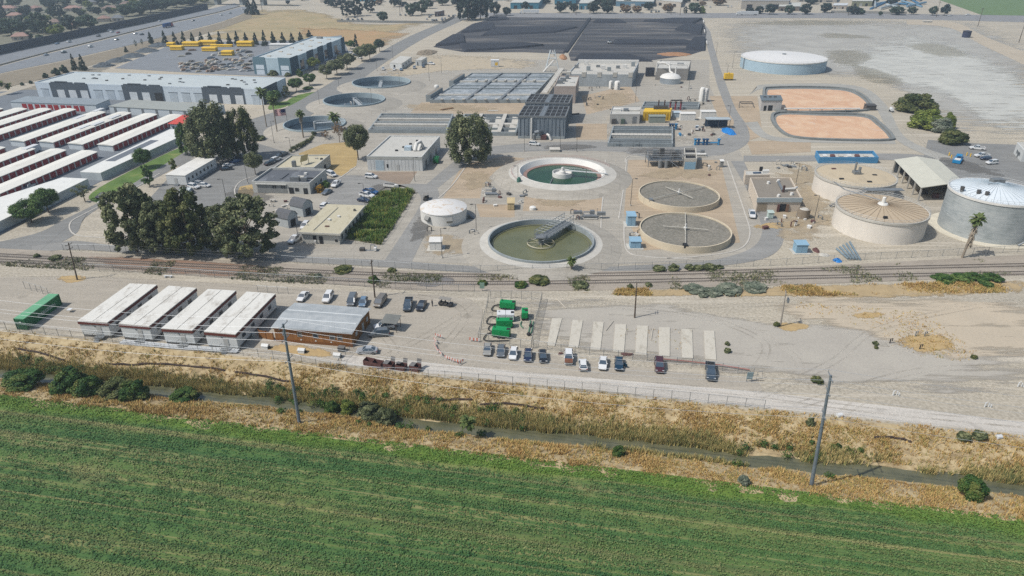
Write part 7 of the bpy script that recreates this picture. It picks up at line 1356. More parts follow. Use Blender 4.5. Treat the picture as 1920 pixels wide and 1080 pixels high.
# small fittings about the process areas
vb=MB().box(-.5,.5,-.35,.35,0,.55).box(-.55,.55,-.4,.4,.55,.62); vbo=vb.build('valve_box',GALV); vbm=vbo.data; bpy.data.objects.remove(vbo)
pr=MB().tube([(0,0,0),(0,0,1.1),(.5,0,1.3),(1.2,0,1.2),(1.2,0,0)],.16,6); pro=pr.build('pipe_riser',GALV); prm=pro.data; bpy.data.objects.remove(pro)
FM=[GALV,DPOLE,WHITEM,STEEL,RUST,KERB]
for (x0,x1,y0,y1,n) in ((1180,1345,188,200,10),(1270,1340,232,258,16),(1085,1135,165,205,12),(905,985,340,400,12),(1060,1120,396,416,6),(1425,1545,405,440,14),(1440,1520,300,325,8),(620,720,196,210,8),(1318,1350,276,330,6),(800,900,430,470,6),(1180,1200,400,450,5),(860,1000,345,372,6),(500,560,375,400,8),(1120,1300,158,170,8)):
    for k in range(n):
        p=G(R.uniform(x0,x1),R.uniform(y0,y1)); f=R.random()<.55; o=bpy.data.objects.new('valve_box' if f else 'pipe_riser',vbm if f else prm); COL.objects.link(o); o.location=p; o.rotation_euler=(0,0,R.uniform(0,3)); sc_=R.uniform(.7,1.6); o.scale=(sc_,sc_,R.uniform(.7,1.5)); setmat(o,R.choice(FM)); tag(o,'small low valve box on the plant ground' if f else 'small bent pipe riser on the plant ground','valve box' if f else 'pipe','small valve boxes about the plant' if f else 'small pipe risers about the plant')
# ================================================================ STORAGE DEPOT, WAREHOUSES, FREEWAY, HOMES, FAR BACKGROUND
ASPD=pave('depot_asphalt',(126,132,138),.08); sheet('depot_yard',[(-420,420),(-420,215),(-60,176),(60,168),(340,200),(372,222),(350,262),(180,345),(0,440),(-200,520)],ASPD,z=.06)
UROOF=stains('unit_roof_white',(240,238,228),(196,190,176),.45,.13); UWALL=mt('unit_wall_bluewhite',(214,222,226),.7,.05); REDD=mt('red_roller_door',(168,44,50),.6,.08,1); UPIL=mt('unit_pillar',(216,206,200),.7,.06)
UD=(G(342.7,215.6,2.7)-G(210.4,272.3,2.7)); UD.z=0; ULEN=UD.length; UV=UD.normalized(); UU=G(210.4,272.3,2.7)-G(183,270,2.7); UWID=UU.length; UU.normalize()
def unitblock(NLp,L,label,h=2.7,nd=None,open_=None,detail=True):
    o=thing('storage_block',label,'storage building',(NLp.x,NLp.y,0),'storage blocks with red doors'); fr=Frame((0,0,0),UU,UV); Wd=UWID
    m=MB(fr); m.box(0,Wd-.25,0,L,-.05,h-.1); m.build('wall',UWALL,o); m=MB(fr); m.add([(-.3,-.3,h-.1),(Wd*.5,-.3,h+.28),(Wd+.35,-.3,h-.1),(-.3,L+.3,h-.1),(Wd*.5,L+.3,h+.28),(Wd+.35,L+.3,h-.1)],[(0,1,4,3),(1,2,5,4)]); m.add([(-.3,-.3,h-.25),(Wd+.35,-.3,h-.25),(Wd+.35,-.3,h-.1),(Wd*.5,-.3,h+.28),(-.3,-.3,h-.1)],[(0,1,2,3,4)]); m.add([(Wd+.35,-.3,h-.25),(Wd+.35,L+.3,h-.25),(Wd+.35,L+.3,h-.1),(Wd+.35,-.3,h-.1)],[(0,1,2,3)]); m.build('roof',UROOF,o)
    n=nd or int(L/3.3); st=L/n; dm=None; m=MB(fr)
    for k in range(n+1): y=min(L-.3,max(0,k*st-.3)); m.box(Wd-.27,Wd+.02,y,y+.6,0,h-.12)
    m.box(Wd-.26,Wd-.02,0,L,h-.5,h-.11); m.build('door_frame',UPIL,o)
    for k in range(n):
        if dm is None: d=MB(fr); d.box(Wd-.3,Wd-.14,.3,st-.3,.05,h-.5); d=d.build('roller_door',REDD,o); dm=d.data
        else: d=link(dm,'roller_door',o,UV*(k*st))
        if open_==k: d.location.z+=2.0; m=MB(fr); m.box(Wd-.28,Wd-.2,k*st+.4,k*st+st-.4,.05,2.0); m.build('door_opening',DARKIN,o)
    return o
def g2(p): q=G(*p,2.7); q.z=0; return q
for i,p in enumerate(((183,270),(127,267.7),(72.5,264),(18.3,262))): unitblock(g2(p),ULEN,'white roofed storage block, '+ORD[i]+' from the red roofed office in the back row')
for i,p in enumerate(((118.8,203),(73,202.5),(28,202),(-17,201.5),(-62,201))): unitblock(g2(p)-UV*ULEN,ULEN,'white roofed storage block, '+ORD[i+4]+' from the red roofed office in the back row')
for i,p in enumerate(((153,281.7),(95,278.5),(37.5,276),(-18,273.5),(-75,271))): unitblock(g2(p)-UV*ULEN*1.25,ULEN*1.25,'white roofed storage block, '+ORD[i]+' from the street in the front row',open_=20 if i==0 else None)
SL1=mt('slate_roof',(150,160,166),.7,.08)
def flat(name,label,cat,A,B_,C,h,wall,roof,**k): return Bld(name,label,cat,A,B_,C,h,wall,roof,**k)
B=flat('storage_building','long grey roofed storage building with red doors below the white warehouse','storage building',(19,191),(179,197),(205,186.5),3.6,UWALL,SL1,over=.2)
for k in range(10): B.F('roller_door',.13+.07*k+.012*(k//2),.185+.07*k+.012*(k//2),.1,2.9,REDD)
B=flat('storage_building','long grey roofed storage building with white front and grey pillars','storage building',(204,199.5),(385,210),(420,197),3.6,UWALL,mt('slate_green_roof',(168,172,166),.7,.06),over=.2)
for k in range(7): B.F('pillar',.05+.145*k,.075+.145*k,0,3.4,STEEL)
B=flat('storage_office','storage office with bright red hipped roof','building',(318,232),(356,234),(380,218.5),3.4,UWALL,mt('red_roof_sheet',(214,84,72),.6,.06),over=.6); m=B.mb(); L,W_=B.L,B.W; m.add([(-.7,-.7,3.55),(L+.7,-.7,3.55),(L+.7,W_+.7,3.55),(-.7,W_+.7,3.55),(L*.3,W_*.5,5),(L*.7,W_*.5,5)],[(0,1,5,4),(1,2,5),(2,3,4,5),(3,0,4)]); m.build('hip_roof',mt('red_roof_sheet',(214,84,72)),B.root); [B.F('window',.1+.2*k,.2+.2*k,1,2.4,WIN) for k in range(4)]
# white boundary building along the street (two lengths)
def wallblock(label,q,h,strip_=None):
    P=[G(*p,h) for p in q]; O=P[0].copy(); O.z=0; o=thing('boundary_building',label,'storage building',O); Q=[(p-O).xy for p in P]; m=MB(); m.prism(Q,-.05,h-.1); m.build('wall',mt('boundary_wall',(196,204,206),.8,.08),o); c=sum((Vector(p) for p in Q),Vector((0,0)))/len(Q); m=MB(); m.prism(Q,h-.1,h+.1); m.build('roof',mt('boundary_roof',(238,238,232),.6,.05),o)
    if strip_: S_=[(G(*p,h)-O).xy for p in strip_]; m=MB(); m.prism(S_,h+.1,h+.14); m.build('roof_panel',mt('dark_roof_panel',(118,124,132),.7),o)
wallblock('long white flat roofed boundary building nearest the picture edge',[(-60,444),(164.6,335.5),(117,333),(-110,405)],3.0)
wallblock('long white flat roofed boundary building with dark roof panel along the street',[(188.5,324.5),(333,258.5),(362,244),(357,240),(318,243),(150,322.5)],3.0,[(197,302.5),(215,303),(298,263.5),(283,263)])
# warehouses
WGR=mt('warehouse_dark_grey',(88,98,108),.8,.06); WHB=mt('warehouse_white',(218,230,240),.7,.05); WRF=mt('warehouse_roof',(198,206,206),.7,.06,.1)
B=Bld('warehouse','long white warehouse with dark grey panels and white loading doors','warehouse',(64.6,154),(490,167),(535,145.5),8.2,WHB,WRF,.5)
for i,(x0,x1) in enumerate(((93,166),(232,308),(381,457))):
    s0,s1=(x0-64.6)/425.4,(x1-64.6)/425.4; m=B.mb(); L=B.L; n=6; m.box(s0*L,s1*L,-.25,0,0,8.2)
    for a,b_,z in ((.05,.62,8.7),(.16,.48,9.1),(.68,.95,8.7)): m.box((s0+(s1-s0)*a)*L,(s0+(s1-s0)*b_)*L,-.26,.3,8.2,z)
    m.build('dark_panel',WGR,B.root)
    for k in range(3):
        a=s0+(s1-s0)*(.16+.31*k); B.F('loading_door',a,a+.0335,0,4.6,DARKIN if (i,k)==(1,2) else mt('white_loading_door',(226,232,236),.6),.32)
for x0 in (166,308):
    for k in range(3): a=(x0-64.6)/425.4+.025+.055*k; B.F('loading_door',a,a+.034,0,4.8,mt('pale_loading_door',(196,208,218),.6),.1); B.F('door_header',a-.003,a+.037,4.8,5.1,WGR,.12)
for a in (.022,.955): B.F('loading_door',a,a+.03,0,4.6,mt('pale_loading_door',(196,208,218),.6),.1); B.F('door_header',a-.003,a+.033,4.6,4.9,WGR,.12)
m=B.mb(); m.box(B.L,B.L+.25,0,.6*B.W,0,8.4); m.build('dark_panel',WGR,B.root)
for k in range(26): B.T('roof_vent',R.uniform(.08,.95),R.uniform(.25,.9),1.2,1.2,.5,[DPOLE,STEEL][k%2])
WTB=mt('warehouse_teal_grey',(104,134,148),.8,.05); WTD=mt('warehouse_teal_dark',(58,88,104),.8,.06); WTW=mt('warehouse_pale_blue',(190,212,224),.7,.05)
B=Bld('warehouse','blue grey warehouse with striped side and two large end doors','warehouse',(474,107.5),(543,110),(644.6,69.8),10.4,WTW,WRF,.7)
for s0,s1 in ((0,.32),(.68,1)): m=B.mb(); m.box(s0*B.L,s1*B.L,-.25,0,0,10.8); m.build('end_panel',WTB,B.root); a=(s0+s1)/2; B.F('loading_door',a-.11,a+.11,0,6,WHB,.32); B.F('door_beam',a-.12,a+.12,3,3.4,WTB,.36)
for t0,t1 in ((0,.12),(.27,.38),(.46,.56),(.64,.73),(.93,1.0)): m=B.mb(); m.box(B.L,B.L+.25,t0*B.W,t1*B.W,0,10.8); m.build('side_panel',WTD,B.root)
for t in (.15,.40,.58,.78): B.Rt('window',t,t+.06,1,7,WIN)
for k in range(10): B.T('skylight',.25+.4*(k%2),.1+.09*k,2.6,1.6,.5,mt('skylight_tan',(206,196,180)))
B.T('roof_unit',.3,.95,4,3,1.2,STEEL)
m=B.mb(); m.box(-.6,-.05,0,B.W,0,9.6); m.build('side_wall',WTB,B.root)
# industrial yard
sheet('industrial_yard',[(215,128),(330,80),(560,76),(640,66),(655,100),(540,145),(380,138)],pave('yard_asphalt',(140,144,148)),z=.065)
YW=[(322,87,13,6,2.6),(333,94,22,7,2.8),(360,87,30,6,3),(392,85,32,6,3.2),(394,96,26,6,2.6),(416,88,40,4,1.6),(428,104,20,8,3),(461,87,28,6,3.4)]
for i,(x,y,w,d,h) in enumerate(YW):
    o=obj_at(x,y,'pipe_stack',['yellow stack nearest the freeway end of the conifer row','yellow stack in front of the freeway end stack','yellow stack with open ends before the third conifer','large yellow stack before the middle conifers','low yellow stack in front of the large yellow stack','long thin yellow stack beneath the conifers','short chunky yellow stack nearest the white warehouse','yellow stack nearest the blue grey warehouse'][i],'pipe stack','yellow stacks in the yard'); h*=1.3; L=w/PPM(y)/2; r=h/2/2.1
    for rw in range(2):
        for k in range(3): MB().tube([(-L,(k-1)*r*2.1,r*1.02+rw*r*1.9),(L,(k-1)*r*2.1,r*1.02+rw*r*1.9)],r,8).build('pipe',YEL,o)
for i in range(190):
    t=R.random(); x=R.uniform(340,472); y=R.uniform(95,135)
    if x<395 and y<114 and R.random()<.85: continue
    if any(abs(x-a)<b_/2+4 and abs(y-c)<8 for a,c,b_,_,_ in YW) : continue
    o=obj_at(x,y,'pallet_stack','pallet of pale stacked stone in the crowded yard','pallet','pallets of stone in the yard',10,R.uniform(-.6,.6)-1.2); c=R.choice(((206,200,184),(196,186,164),(214,212,208),(150,158,164),(176,150,130),(120,116,112))); L=R.uniform(.8,3.0); h=R.uniform(.5,1.3)
    MB().box(-L,L,-.9,.9,.2,h).box(-L*.7,L*.5,-.6,.7,h,h+.4).build('load',mt('stone_%d'%c[0],c,.9,.15,1),o); MB().box(-L,L,-.9,.9,.02,.18).build('pallet',WOODP,o)
for i,(x,y,w,d) in enumerate(((195,124,40,6),(222,115,44,6),(250,106,44,6),(276,96,44,6),(298,86,40,7))): heap(x,y,w,d,2.6,'dark grey gravel pile along the freeway fence of the yard, '+ORD[i]+' from the warehouse',mt('dark_gravel',(92,100,106),.95,.15),'gravel_pile','pile',n=20,group='dark gravel piles in the yard',rot=.3)
shed(528,92,17,5,3.6,'long white trailer parked behind the blue grey warehouse',WHITEM,'box_trailer','trailer',pad=False,door=False)
for i,(x,y,t) in enumerate(((284,82,59),(310,83,57),(329,84,59),(346,83,58),(362.5,83,60),(379,82,59),(395,82,60),(414,86,58),(431,85,61),(445.6,84,57),(462,82,60),(480,84,60),(497,86,56),(513,82,58),(531,81,60),(548,81,61),(564,77,59),(580,69,56))): tree('conifer',x,y,t,14,LC,'dark conifer, '+(ORD+'thirteenth fourteenth fifteenth sixteenth seventeenth eighteenth'.split())[i]+' along the yard row from the freeway','row of conifers behind the yard')
for i,(x,y,t,w,k) in enumerate(((141,132,100,13,'conifer'),(157,132,101,16,'conifer'),(237,98,86,9,'conifer'),(256,92,74,9,'sparse'),(268,87,72,8,'sparse'),(120,137,119,16,'bush'),(105,141,125,18,'bush'),(86,146,135,12,'bush'),(58,157,149,8,'bush'),(42,160,153,8,'bush'))): tree(k,x,y,t,w,LC if k=='conifer' else LF,('taller conifer' if i==1 else 'conifer' if i==0 else 'small conifer' if i==2 else 'bare thin tree' if k=='sparse' else 'roadside bush')+' on the freeway verge, '+ORD[i]+' from the white warehouse','trees on the freeway verge')
for i,(x,y,t,w) in enumerate(((6,178,152,18),(20,176,156,16),(3,40,10,20))[:2]): palm(x,y,t,w,('bushy palm at the picture edge by the storage depot','second bushy palm by the storage depot')[i],'palms by the depot',False,trunk=False)
# trees along the street by the warehouses
for a in (('broad',590,131,107,28,LY,'yellow green round tree beside the blue grey warehouse'),('bush',562,143,126,15,LR,'palm like shrub at the warehouse corner'),('broad',613,148,119,32,LD,'dark street tree nearest the street at the blue grey warehouse'),('broad',632,140,110,40,LD,'dark street tree second beside the warehouse car park'),('broad',651,130,99,40,LD,'dark street tree third beside the warehouse car park'),('broad',679,115,86,36,LD,'dark street tree beyond the warehouse car park'),('broad',694,112,80,34,LD,'dark street tree near the end of the warehouse row'),('broad',712,97,72,24,LF,'street tree at the far end of the warehouse row'),('conifer',668,88,63,12,LC,'single conifer beyond the blue grey warehouse'),('broad',657,92,75,22,LG,'green tree at the end wall of the blue grey warehouse'),('sparse',634,108,92,18,LB,'brownish tree against the striped warehouse side'),('broad',556,172,145,32,LG,'street tree at the white warehouse corner'),('broad',581,160,137,28,LG,'street tree beyond the white warehouse corner'),('bush',513,141,130,22,LD,'dark shrub between the two warehouses'),('broad',516,196,168,32,LG,'street tree beside the white warehouse end wall'),('column',537,182,160,18,LD,'dark tree at the white warehouse end wall'),('bush',540,143,134,14,LD,'small dark shrub between the two warehouses'),('bush',578,167,161,22,LR,'clipped green hedge on the street verge')): tree(*a[:6],a[6],'trees around the warehouses')
FT='vehicles on and beside the street'
for i,(x,y,c,k) in enumerate(((718.5,129.5,'white','suv'),(739,129.5,'white','sedan'),(752,130.5,'lightblue','sedan'),(777,127,'silver','suv'),(779,127,'grey','suv'),(794,124.5,'bluegrey','sedan'),(808,119.5,'white','pickup'))):
    if i!=4: farcar(x,y,(0,-1,-1,-1,0,-1,10)[i],(8,8,8,8,0,8,1)[i],k,c,('white car left of the long white portable office','white car in front of the long white portable office','pale blue car in front of the long white portable office','silver car between the two white portable offices','','blue grey car in front of the short white portable office','white pickup beside the short white portable office')[i],'car' if k!='pickup' else 'pickup truck',FT)
for i,(x,y,c) in enumerate(((614,118,'white'),(622,114,'white'),(632,109.5,'silver'),(655,99,'white'),(666,103,'dark'),(675,108,'white'))): farcar(x,y,10,2,'sedan',c,'car parked under trees at the striped warehouse side, '+ORD[i]+' from its corner','car',FT)
def rv(x,y,label,L=8,dx=10,dy=-4,mat=GWH,name='motor_home',cat='motor home'):
    o=obj_at(x,y,name,label,cat,dx=dx,dy=dy); m=MB(); m.prism([(-L/2,.5),(L/2-.3,.5),(L/2,1.4),(L/2-.8,3.1),(-L/2,3.1)],-1.2,1.2); m.v=[(p[0],p[2],p[1]) for p in m.v]; m.f=[f[::-1] for f in m.f]; m.build('body',mat,o); MB().box(L/2-.75,L/2-.2,-1.0,1.0,1.5,2.4).build('windscreen',GLASS,o)
    for px_ in (-L*.3,L*.3):
        for s_ in (-1.1,1.1): MB().tube([(px_,s_-.12,.42),(px_,s_+.12,.42)],.42,9).build('wheel',TYRE,o)
for i,(x,y) in enumerate(((160,250),(186,243),(152,231),(62,288),(218,230),(188,217))): rv(x,y,'white motor home parked between storage blocks, '+('beside the long white roofs','behind the first motor home','in the far lane','at the front row lane','near the red roofed office','in the upper lane')[i])
rv(187,181,'white box truck with lettering on its side beside the white warehouse',9,-10,1,GWH,'box_truck','truck')
tb=bpy.data.objects['box_truck']; txt('lettering','FedEx',2.2,mplain('lettering_purple',(70,50,110),.6),tb,basis((-1,0,0),(0,0,1),Vector((0,1.23,1.9))))
# freeway
ribbon('freeway',[(-260,166),(-60,118),(0,103.5),(100,82),(200,60),(300,39),(385,19),(440,6)],[(-260,195),(-60,137.5),(0,121),(90,97.5),(190,73),(300,46),(400,24),(450,11)],FWAY)
ribbon('freeway',[(-260,200),(-60,142),(0,125),(90,101),(190,76.5),(300,49),(400,27),(455,12)],[(-260,232),(-60,158),(0,138),(120,113),(250,83),(340,60),(420,39),(480,15)],FWAY)
strip('median_barrier',[(-200,181),(-60,140),(0,123),(90,99),(190,74.5),(300,47.5),(400,25.5),(450,12)],.6,.9,mt('median_concrete',(176,170,158),.9),4)
LINE=mt('lane_paint',(214,214,208),.8)
for f in (.33,.66):
    for q0,q1 in (([(-60,118),(0,103.5),(100,82),(200,60),(300,39),(385,19)],[(-60,137.5),(0,121),(100,95),(200,70.5),(300,46),(395,25)]),([(-60,142),(0,125),(90,101),(190,76.5),(300,49),(400,27)],[(-60,158),(0,138),(100,117),(215,91),(325,63.5),(415,40)])):
        strip('lane_line',[(a[0]+(b_[0]-a[0])*f,a[1]+(b_[1]-a[1])*f) for a,b_ in zip(q0,q1)],.35,.09,LINE,4)
P=[G(*p) for p in cr([(-260,166),(-60,117),(0,102),(100,80.5),(200,58.5),(300,37.5),(390,17)],5)]; O=P[0].copy(); tag(wallmesh([p-O for p in P],.6,0,6.2).build('sound_wall',mt('sound_wall_dark',(74,80,90),.9,.1),None,loc=O),'long dark sound wall between freeway and homes','wall')
ribbon('freeway_verge',[(-60,160),(0,139.5),(120,114.5),(250,84.5),(340,61.5),(420,40.5),(478,18)],[(-60,190),(0,168),(110,140),(210,112),(330,80),(420,52),(470,34)],pave('verge_soil',(150,140,122),.12))
strip('service_track',[(-60,196),(60,160),(150,130),(260,95),(330,72),(420,48)],5,.07,pave('verge_track',(186,178,162)),5)
FC=[(86,103,'silver','sedan'),(120,98,'bluegrey','suv'),(107,81.5,'lightblue','sedan'),(129,78.5,'white','van'),(170,87.5,'white','suv'),(184.5,67.5,'dark','suv'),(204,57.5,'white','suv'),(210,59.5,'white','van'),(219,74,'black','sedan'),(254,63,'white','sedan'),(266,64.5,'bluegrey','suv'),(299,39.5,'white','sedan'),(362.5,38.5,'dark','sedan'),(415,28,'white','sedan'),(431,24.5,'white','pickup'),(454.5,17,'white','sedan'),(221.5,61,'red','hatch')]
for i,(x,y,c,k) in enumerate(FC):
    near=y>123-x*.243+1 ; farcar(x,y,10 if near else -10,-2.4 if near else 2.4,k,c,f'{c} {"van" if k=="van" else "pickup" if k=="pickup" else "car"} on the freeway '+('beyond' if not near else 'on near side of')+' the median, '+(ORD+['thirteenth','fourteenth','fifteenth','sixteenth','seventeenth'])[i]+' along','car' if k not in('van','pickup') else k,'freeway traffic')
def semi(x,y,dx,dy,label,box,cab,L=14):
    o=obj_at(x,y,'lorry',label,'lorry',dx=dx,dy=dy); MB().box(-L/2,L/2-2,-1.25,1.25,1.1,4.1).build('trailer_box',box,o); m=MB(); m.prism([(0,.6),(3.0,.6),(3.0,1.8),(2.2,2.0),(1.8,3.4),(0,3.6)],-1.2,1.2); m.v=[(p[0]+L/2-1.2,p[2],p[1]) for p in m.v]; m.f=[f[::-1] for f in m.f]; m.build('cab',cab,o); MB().box(L/2+.62,L/2+.95,-1,1,2.1,3.1).build('windscreen',GLASS,o)
    for px_ in (-L*.42,-L*.33,L*.3,L/2+1): 
        for s_ in (-1.1,1.1): MB().tube([(px_,s_-.15,.5),(px_,s_+.15,.5)],.5,9).build('wheel',TYRE,o)
semi(315,51.5,10,-2.4,'blue lorry with red cab on the freeway',mt('lorry_blue',(30,76,132),.6),mt('lorry_red',(180,60,60),.5)); semi(994,25.5,-10,0,'long white lorry on the far road beyond the sludge beds',GWH,GWH,20); semi(1402,28.5,-10,0,'long white lorry on the far road beside grey warehouse',GWH,GWH,22); farcar(1780,30,-10,0,'sedan','white','white car on the far road near the green field','car',FT); farcar(1815,28,-10,0,'pickup','white','white pickup on the far road near the green field','pickup truck',FT)
o=obj_at(448,9,'overpass','concrete road overpass crossing the freeway','bridge',dx=10,dy=.15); MB().box(-75,75,-6,6,6.4,8.4).build('deck',GCON,o); MB().box(-75,75,-6.4,-6,8.0,9.4).build('parapet',LCON,o)
for x in (-28,6,34): MB().box(x-2,x+2,-5,5,0,6.4).build('pier',GCON,o)
# homes
HR=[mt('house_roof_brown',(142,122,112),.85,.1),mt('house_roof_pink',(170,138,126),.85,.1),mt('house_roof_grey',(124,128,132),.85,.1)]; HW=mt('house_wall_beige',(206,192,176),.8,.06)
def home(x,y,w,d,label,ri,rz=.2,h=3.2):
    p=G(x,y); o=thing('house',label,'house',p,'homes beyond the sound wall',rz); L=w/PPM(y)/2; Wd=d/2; MB().box(-L,L,-Wd,Wd,-.05,h).build('wall',HW,o); m=MB(); e=.8; m.add([(-L-e,-Wd-e,h),(L+e,-Wd-e,h),(L+e,Wd+e,h),(-L-e,Wd+e,h),(-L*.45,0,h+2.6),(L*.45,0,h+2.6)],[(0,1,5,4),(1,2,5),(2,3,4,5),(3,0,4)]); m.build('roof',HR[ri],o)
    for x_ in (-.5,.3): MB().box(x_*L-.8,x_*L+.8,-Wd-.08,-Wd,.9,2.2).build('window',WIN,o)
    MB().box(.0*L-.5,.0*L+.5,-Wd-.08,-Wd,0,2.1).build('door',DOORM,o)
for i,(x,y,w,d,r) in enumerate(((16,20,26,13,1),(66,20,22,12,1),(138,20,26,13,1),(3,62,14,12,0),(41,74,26,11,1),(196,40,16,11,1),(208,20,26,13,0),(222,39,18,11,2),(137,54,16,10,1),(95,62,12,10,0),(240,12,24,12,0),(172,8,24,12,2),(30,34,22,11,1),(105,47,16,10,0),(-30,50,26,12,0),(-40,82,26,12,1))): home(x,y,w,d,'low house with '+('brown','pinkish brown','grey')[r]+' roof beyond the sound wall, '+('near the corner trees','beside the poplars','with wide front','at the picture edge','close against the sound wall','beside parked cars','with dark eaves','with a blue cast','under the big tree','behind the eucalyptus','near the overpass','among far trees','behind the hedge trees','behind the leaning trunks','out at the street end','by the verge')[i],r,rz=R.choice((.3,.35,1.9)))
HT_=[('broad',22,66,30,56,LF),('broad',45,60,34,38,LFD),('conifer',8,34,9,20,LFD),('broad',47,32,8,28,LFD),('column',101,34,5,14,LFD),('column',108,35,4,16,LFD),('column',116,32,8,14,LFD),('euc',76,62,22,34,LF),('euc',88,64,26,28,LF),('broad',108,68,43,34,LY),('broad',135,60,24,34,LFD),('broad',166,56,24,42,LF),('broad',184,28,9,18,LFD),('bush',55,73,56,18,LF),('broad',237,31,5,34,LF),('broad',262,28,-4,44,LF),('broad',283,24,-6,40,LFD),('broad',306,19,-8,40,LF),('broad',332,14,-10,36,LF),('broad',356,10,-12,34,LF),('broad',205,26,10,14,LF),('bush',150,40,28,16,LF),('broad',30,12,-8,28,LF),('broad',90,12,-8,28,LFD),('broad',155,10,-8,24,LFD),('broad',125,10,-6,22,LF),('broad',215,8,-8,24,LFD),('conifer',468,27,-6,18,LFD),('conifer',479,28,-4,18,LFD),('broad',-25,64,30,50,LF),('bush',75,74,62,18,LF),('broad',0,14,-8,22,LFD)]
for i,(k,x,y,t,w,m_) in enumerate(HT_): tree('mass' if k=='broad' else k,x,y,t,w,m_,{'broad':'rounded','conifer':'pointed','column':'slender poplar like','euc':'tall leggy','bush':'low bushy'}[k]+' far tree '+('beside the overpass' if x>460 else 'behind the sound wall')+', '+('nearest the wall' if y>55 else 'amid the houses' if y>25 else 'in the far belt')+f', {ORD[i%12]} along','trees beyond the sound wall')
# sludge drying beds
b=NB('sludge_bed_surface'); v=b.noise(1,5,b.mapv((.012,.09,1)),rough=.65); f=b.noise(.6,4); BED=b.fin(b.mix(.25,b.ramp(v,[(.34,S(62,66,73)),(.47,S(84,86,91)),(.57,S(106,105,106)),(.66,S(150,144,136))]),b.ramp(f,[(.3,S(40,42,46)),(.7,S(92,92,94))])),.95,spec=.1); BLK=mt('black_sludge',(54,58,67),.95,.2,.3)
sheet('sludge_bed',[(812,88),(850,66),(885,45),(935,32),(1105,34),(1058,101),(985,98),(870,98)],BED,z=.075); sheet('sludge_bed',[(1110,34),(1318,35),(1325,60),(1320,95),(1290,104),(1200,116),(1070,114),(1066,101)],BED,z=.075)
def slab(name,q,h,mat,label=None,cat=None,kind=None,group=None):
    P=[G(*p) for p in q]; O=sum(P,Vector())/len(P); O.z=0; c=Vector((0,0)); m=MB(); Q=[(p-O).xy for p in P]; n=len(Q); m.add([(*p,.05) for p in Q]+[(p.x*.94,p.y*.9,h) for p in Q],[(i,(i+1)%n,(i+1)%n+n,i+n) for i in range(n)]+[tuple(range(n,2*n))]); return tag(m.build(name,mat,None,loc=O),label,cat,group,kind)
for i,(q,h) in enumerate((([(815,88),(872,82),(870,67),(850,67)],1.8),([(864,63),(930,57),(925,44),(890,46)],1.8),([(912,40),(955,37),(950,32.5),(918,32.5)],1.4),([(870,98),(985,90),(1022,86),(985,82),(860,84)],1.6),([(900,68),(1040,62),(1085,52),(925,52)],1.4),([(1112,43),(1175,44),(1160,38),(1118,37.5)],1.6),([(1205,41),(1300,46),(1318,36),(1260,36)],1.8),([(1265,57),(1315,67),(1318,48),(1285,47)],2.0),([(1150,84),(1320,84),(1285,76),(1150,76)],1.3),([(1285,94),(1322,96),(1322,72),(1300,73)],2.2),([(1075,114),(1225,116),(1180,103),(1085,102)],1.2))): slab('sludge_pile',q,h,BLK,'black sludge pile in the drying beds, '+('at the near left end','at the middle left end','at the far left end','lying long in the near left bed','lying long in the far left bed','lens shaped in the far right bed','at the far right corner','against the road in the right bed','ridge behind the white loader','beside the road at near right','flat and dark behind the concrete basins')[i],'sludge pile',group='black sludge piles')
P=[G(1060,99),G(1106,35)]; tag(wallmesh([Vector((0,0,0)),P[1]-P[0]],3.0,0,1.0).build('divider_wall',BLK,None,loc=P[0]),'dark dividing bank between the two sludge beds','bank')
BRS=mt('brown_spoil',(176,134,100),.95,.15); heap(1265,102,66,7,1.5,'brown spoil heap along the near edge of the right sludge bed',BRS,'spoil_heap'); heap(1056,108,14,10,2.2,'brown spoil heap beside the white stair frame',BRS,'spoil_heap'); heap(800,99,40,11,2,'weedy soil mound beside the road near the sludge beds',mt('weedy_soil',(142,130,112),.95,.2),'soil_mound')
o=obj_at(1143,82,'loader','small white wheel loader working on the sludge bed','loader'); MB().box(-1.6,1.2,-.9,.9,.8,1.8).build('body',GWH,o); MB().box(-.8,.5,-.7,.7,1.8,3.0).build('cab',GLASS,o); MB().box(2.0,2.9,-1.2,1.2,.3,1.2).build('bucket',DPOLE,o); MB().tube([(.8,0,1.4),(2.2,0,.8)],.15,5).build('arm',GWH,o)
for x in (-1.1,.9):
    for s_ in (-.9,.9): MB().tube([(x,s_-.2,.6),(x,s_+.2,.6)],.6,10).build('wheel',TYRE,o)
for i,(x,y) in enumerate(((1319,42),(1321,60),(1325,82))): o=obj_at(x,y,'block_wall','low white block row beside the road at the '+('far','middle','near')[i]+' end of the sludge beds','wall',dx=1,dy=6); MB().box(-9,9,-.5,.5,-.02,1.1).build('blocks',LCON,o); MB().box(-9,9,-.3,.3,1.1,1.4).build('cap',WHITEM,o)
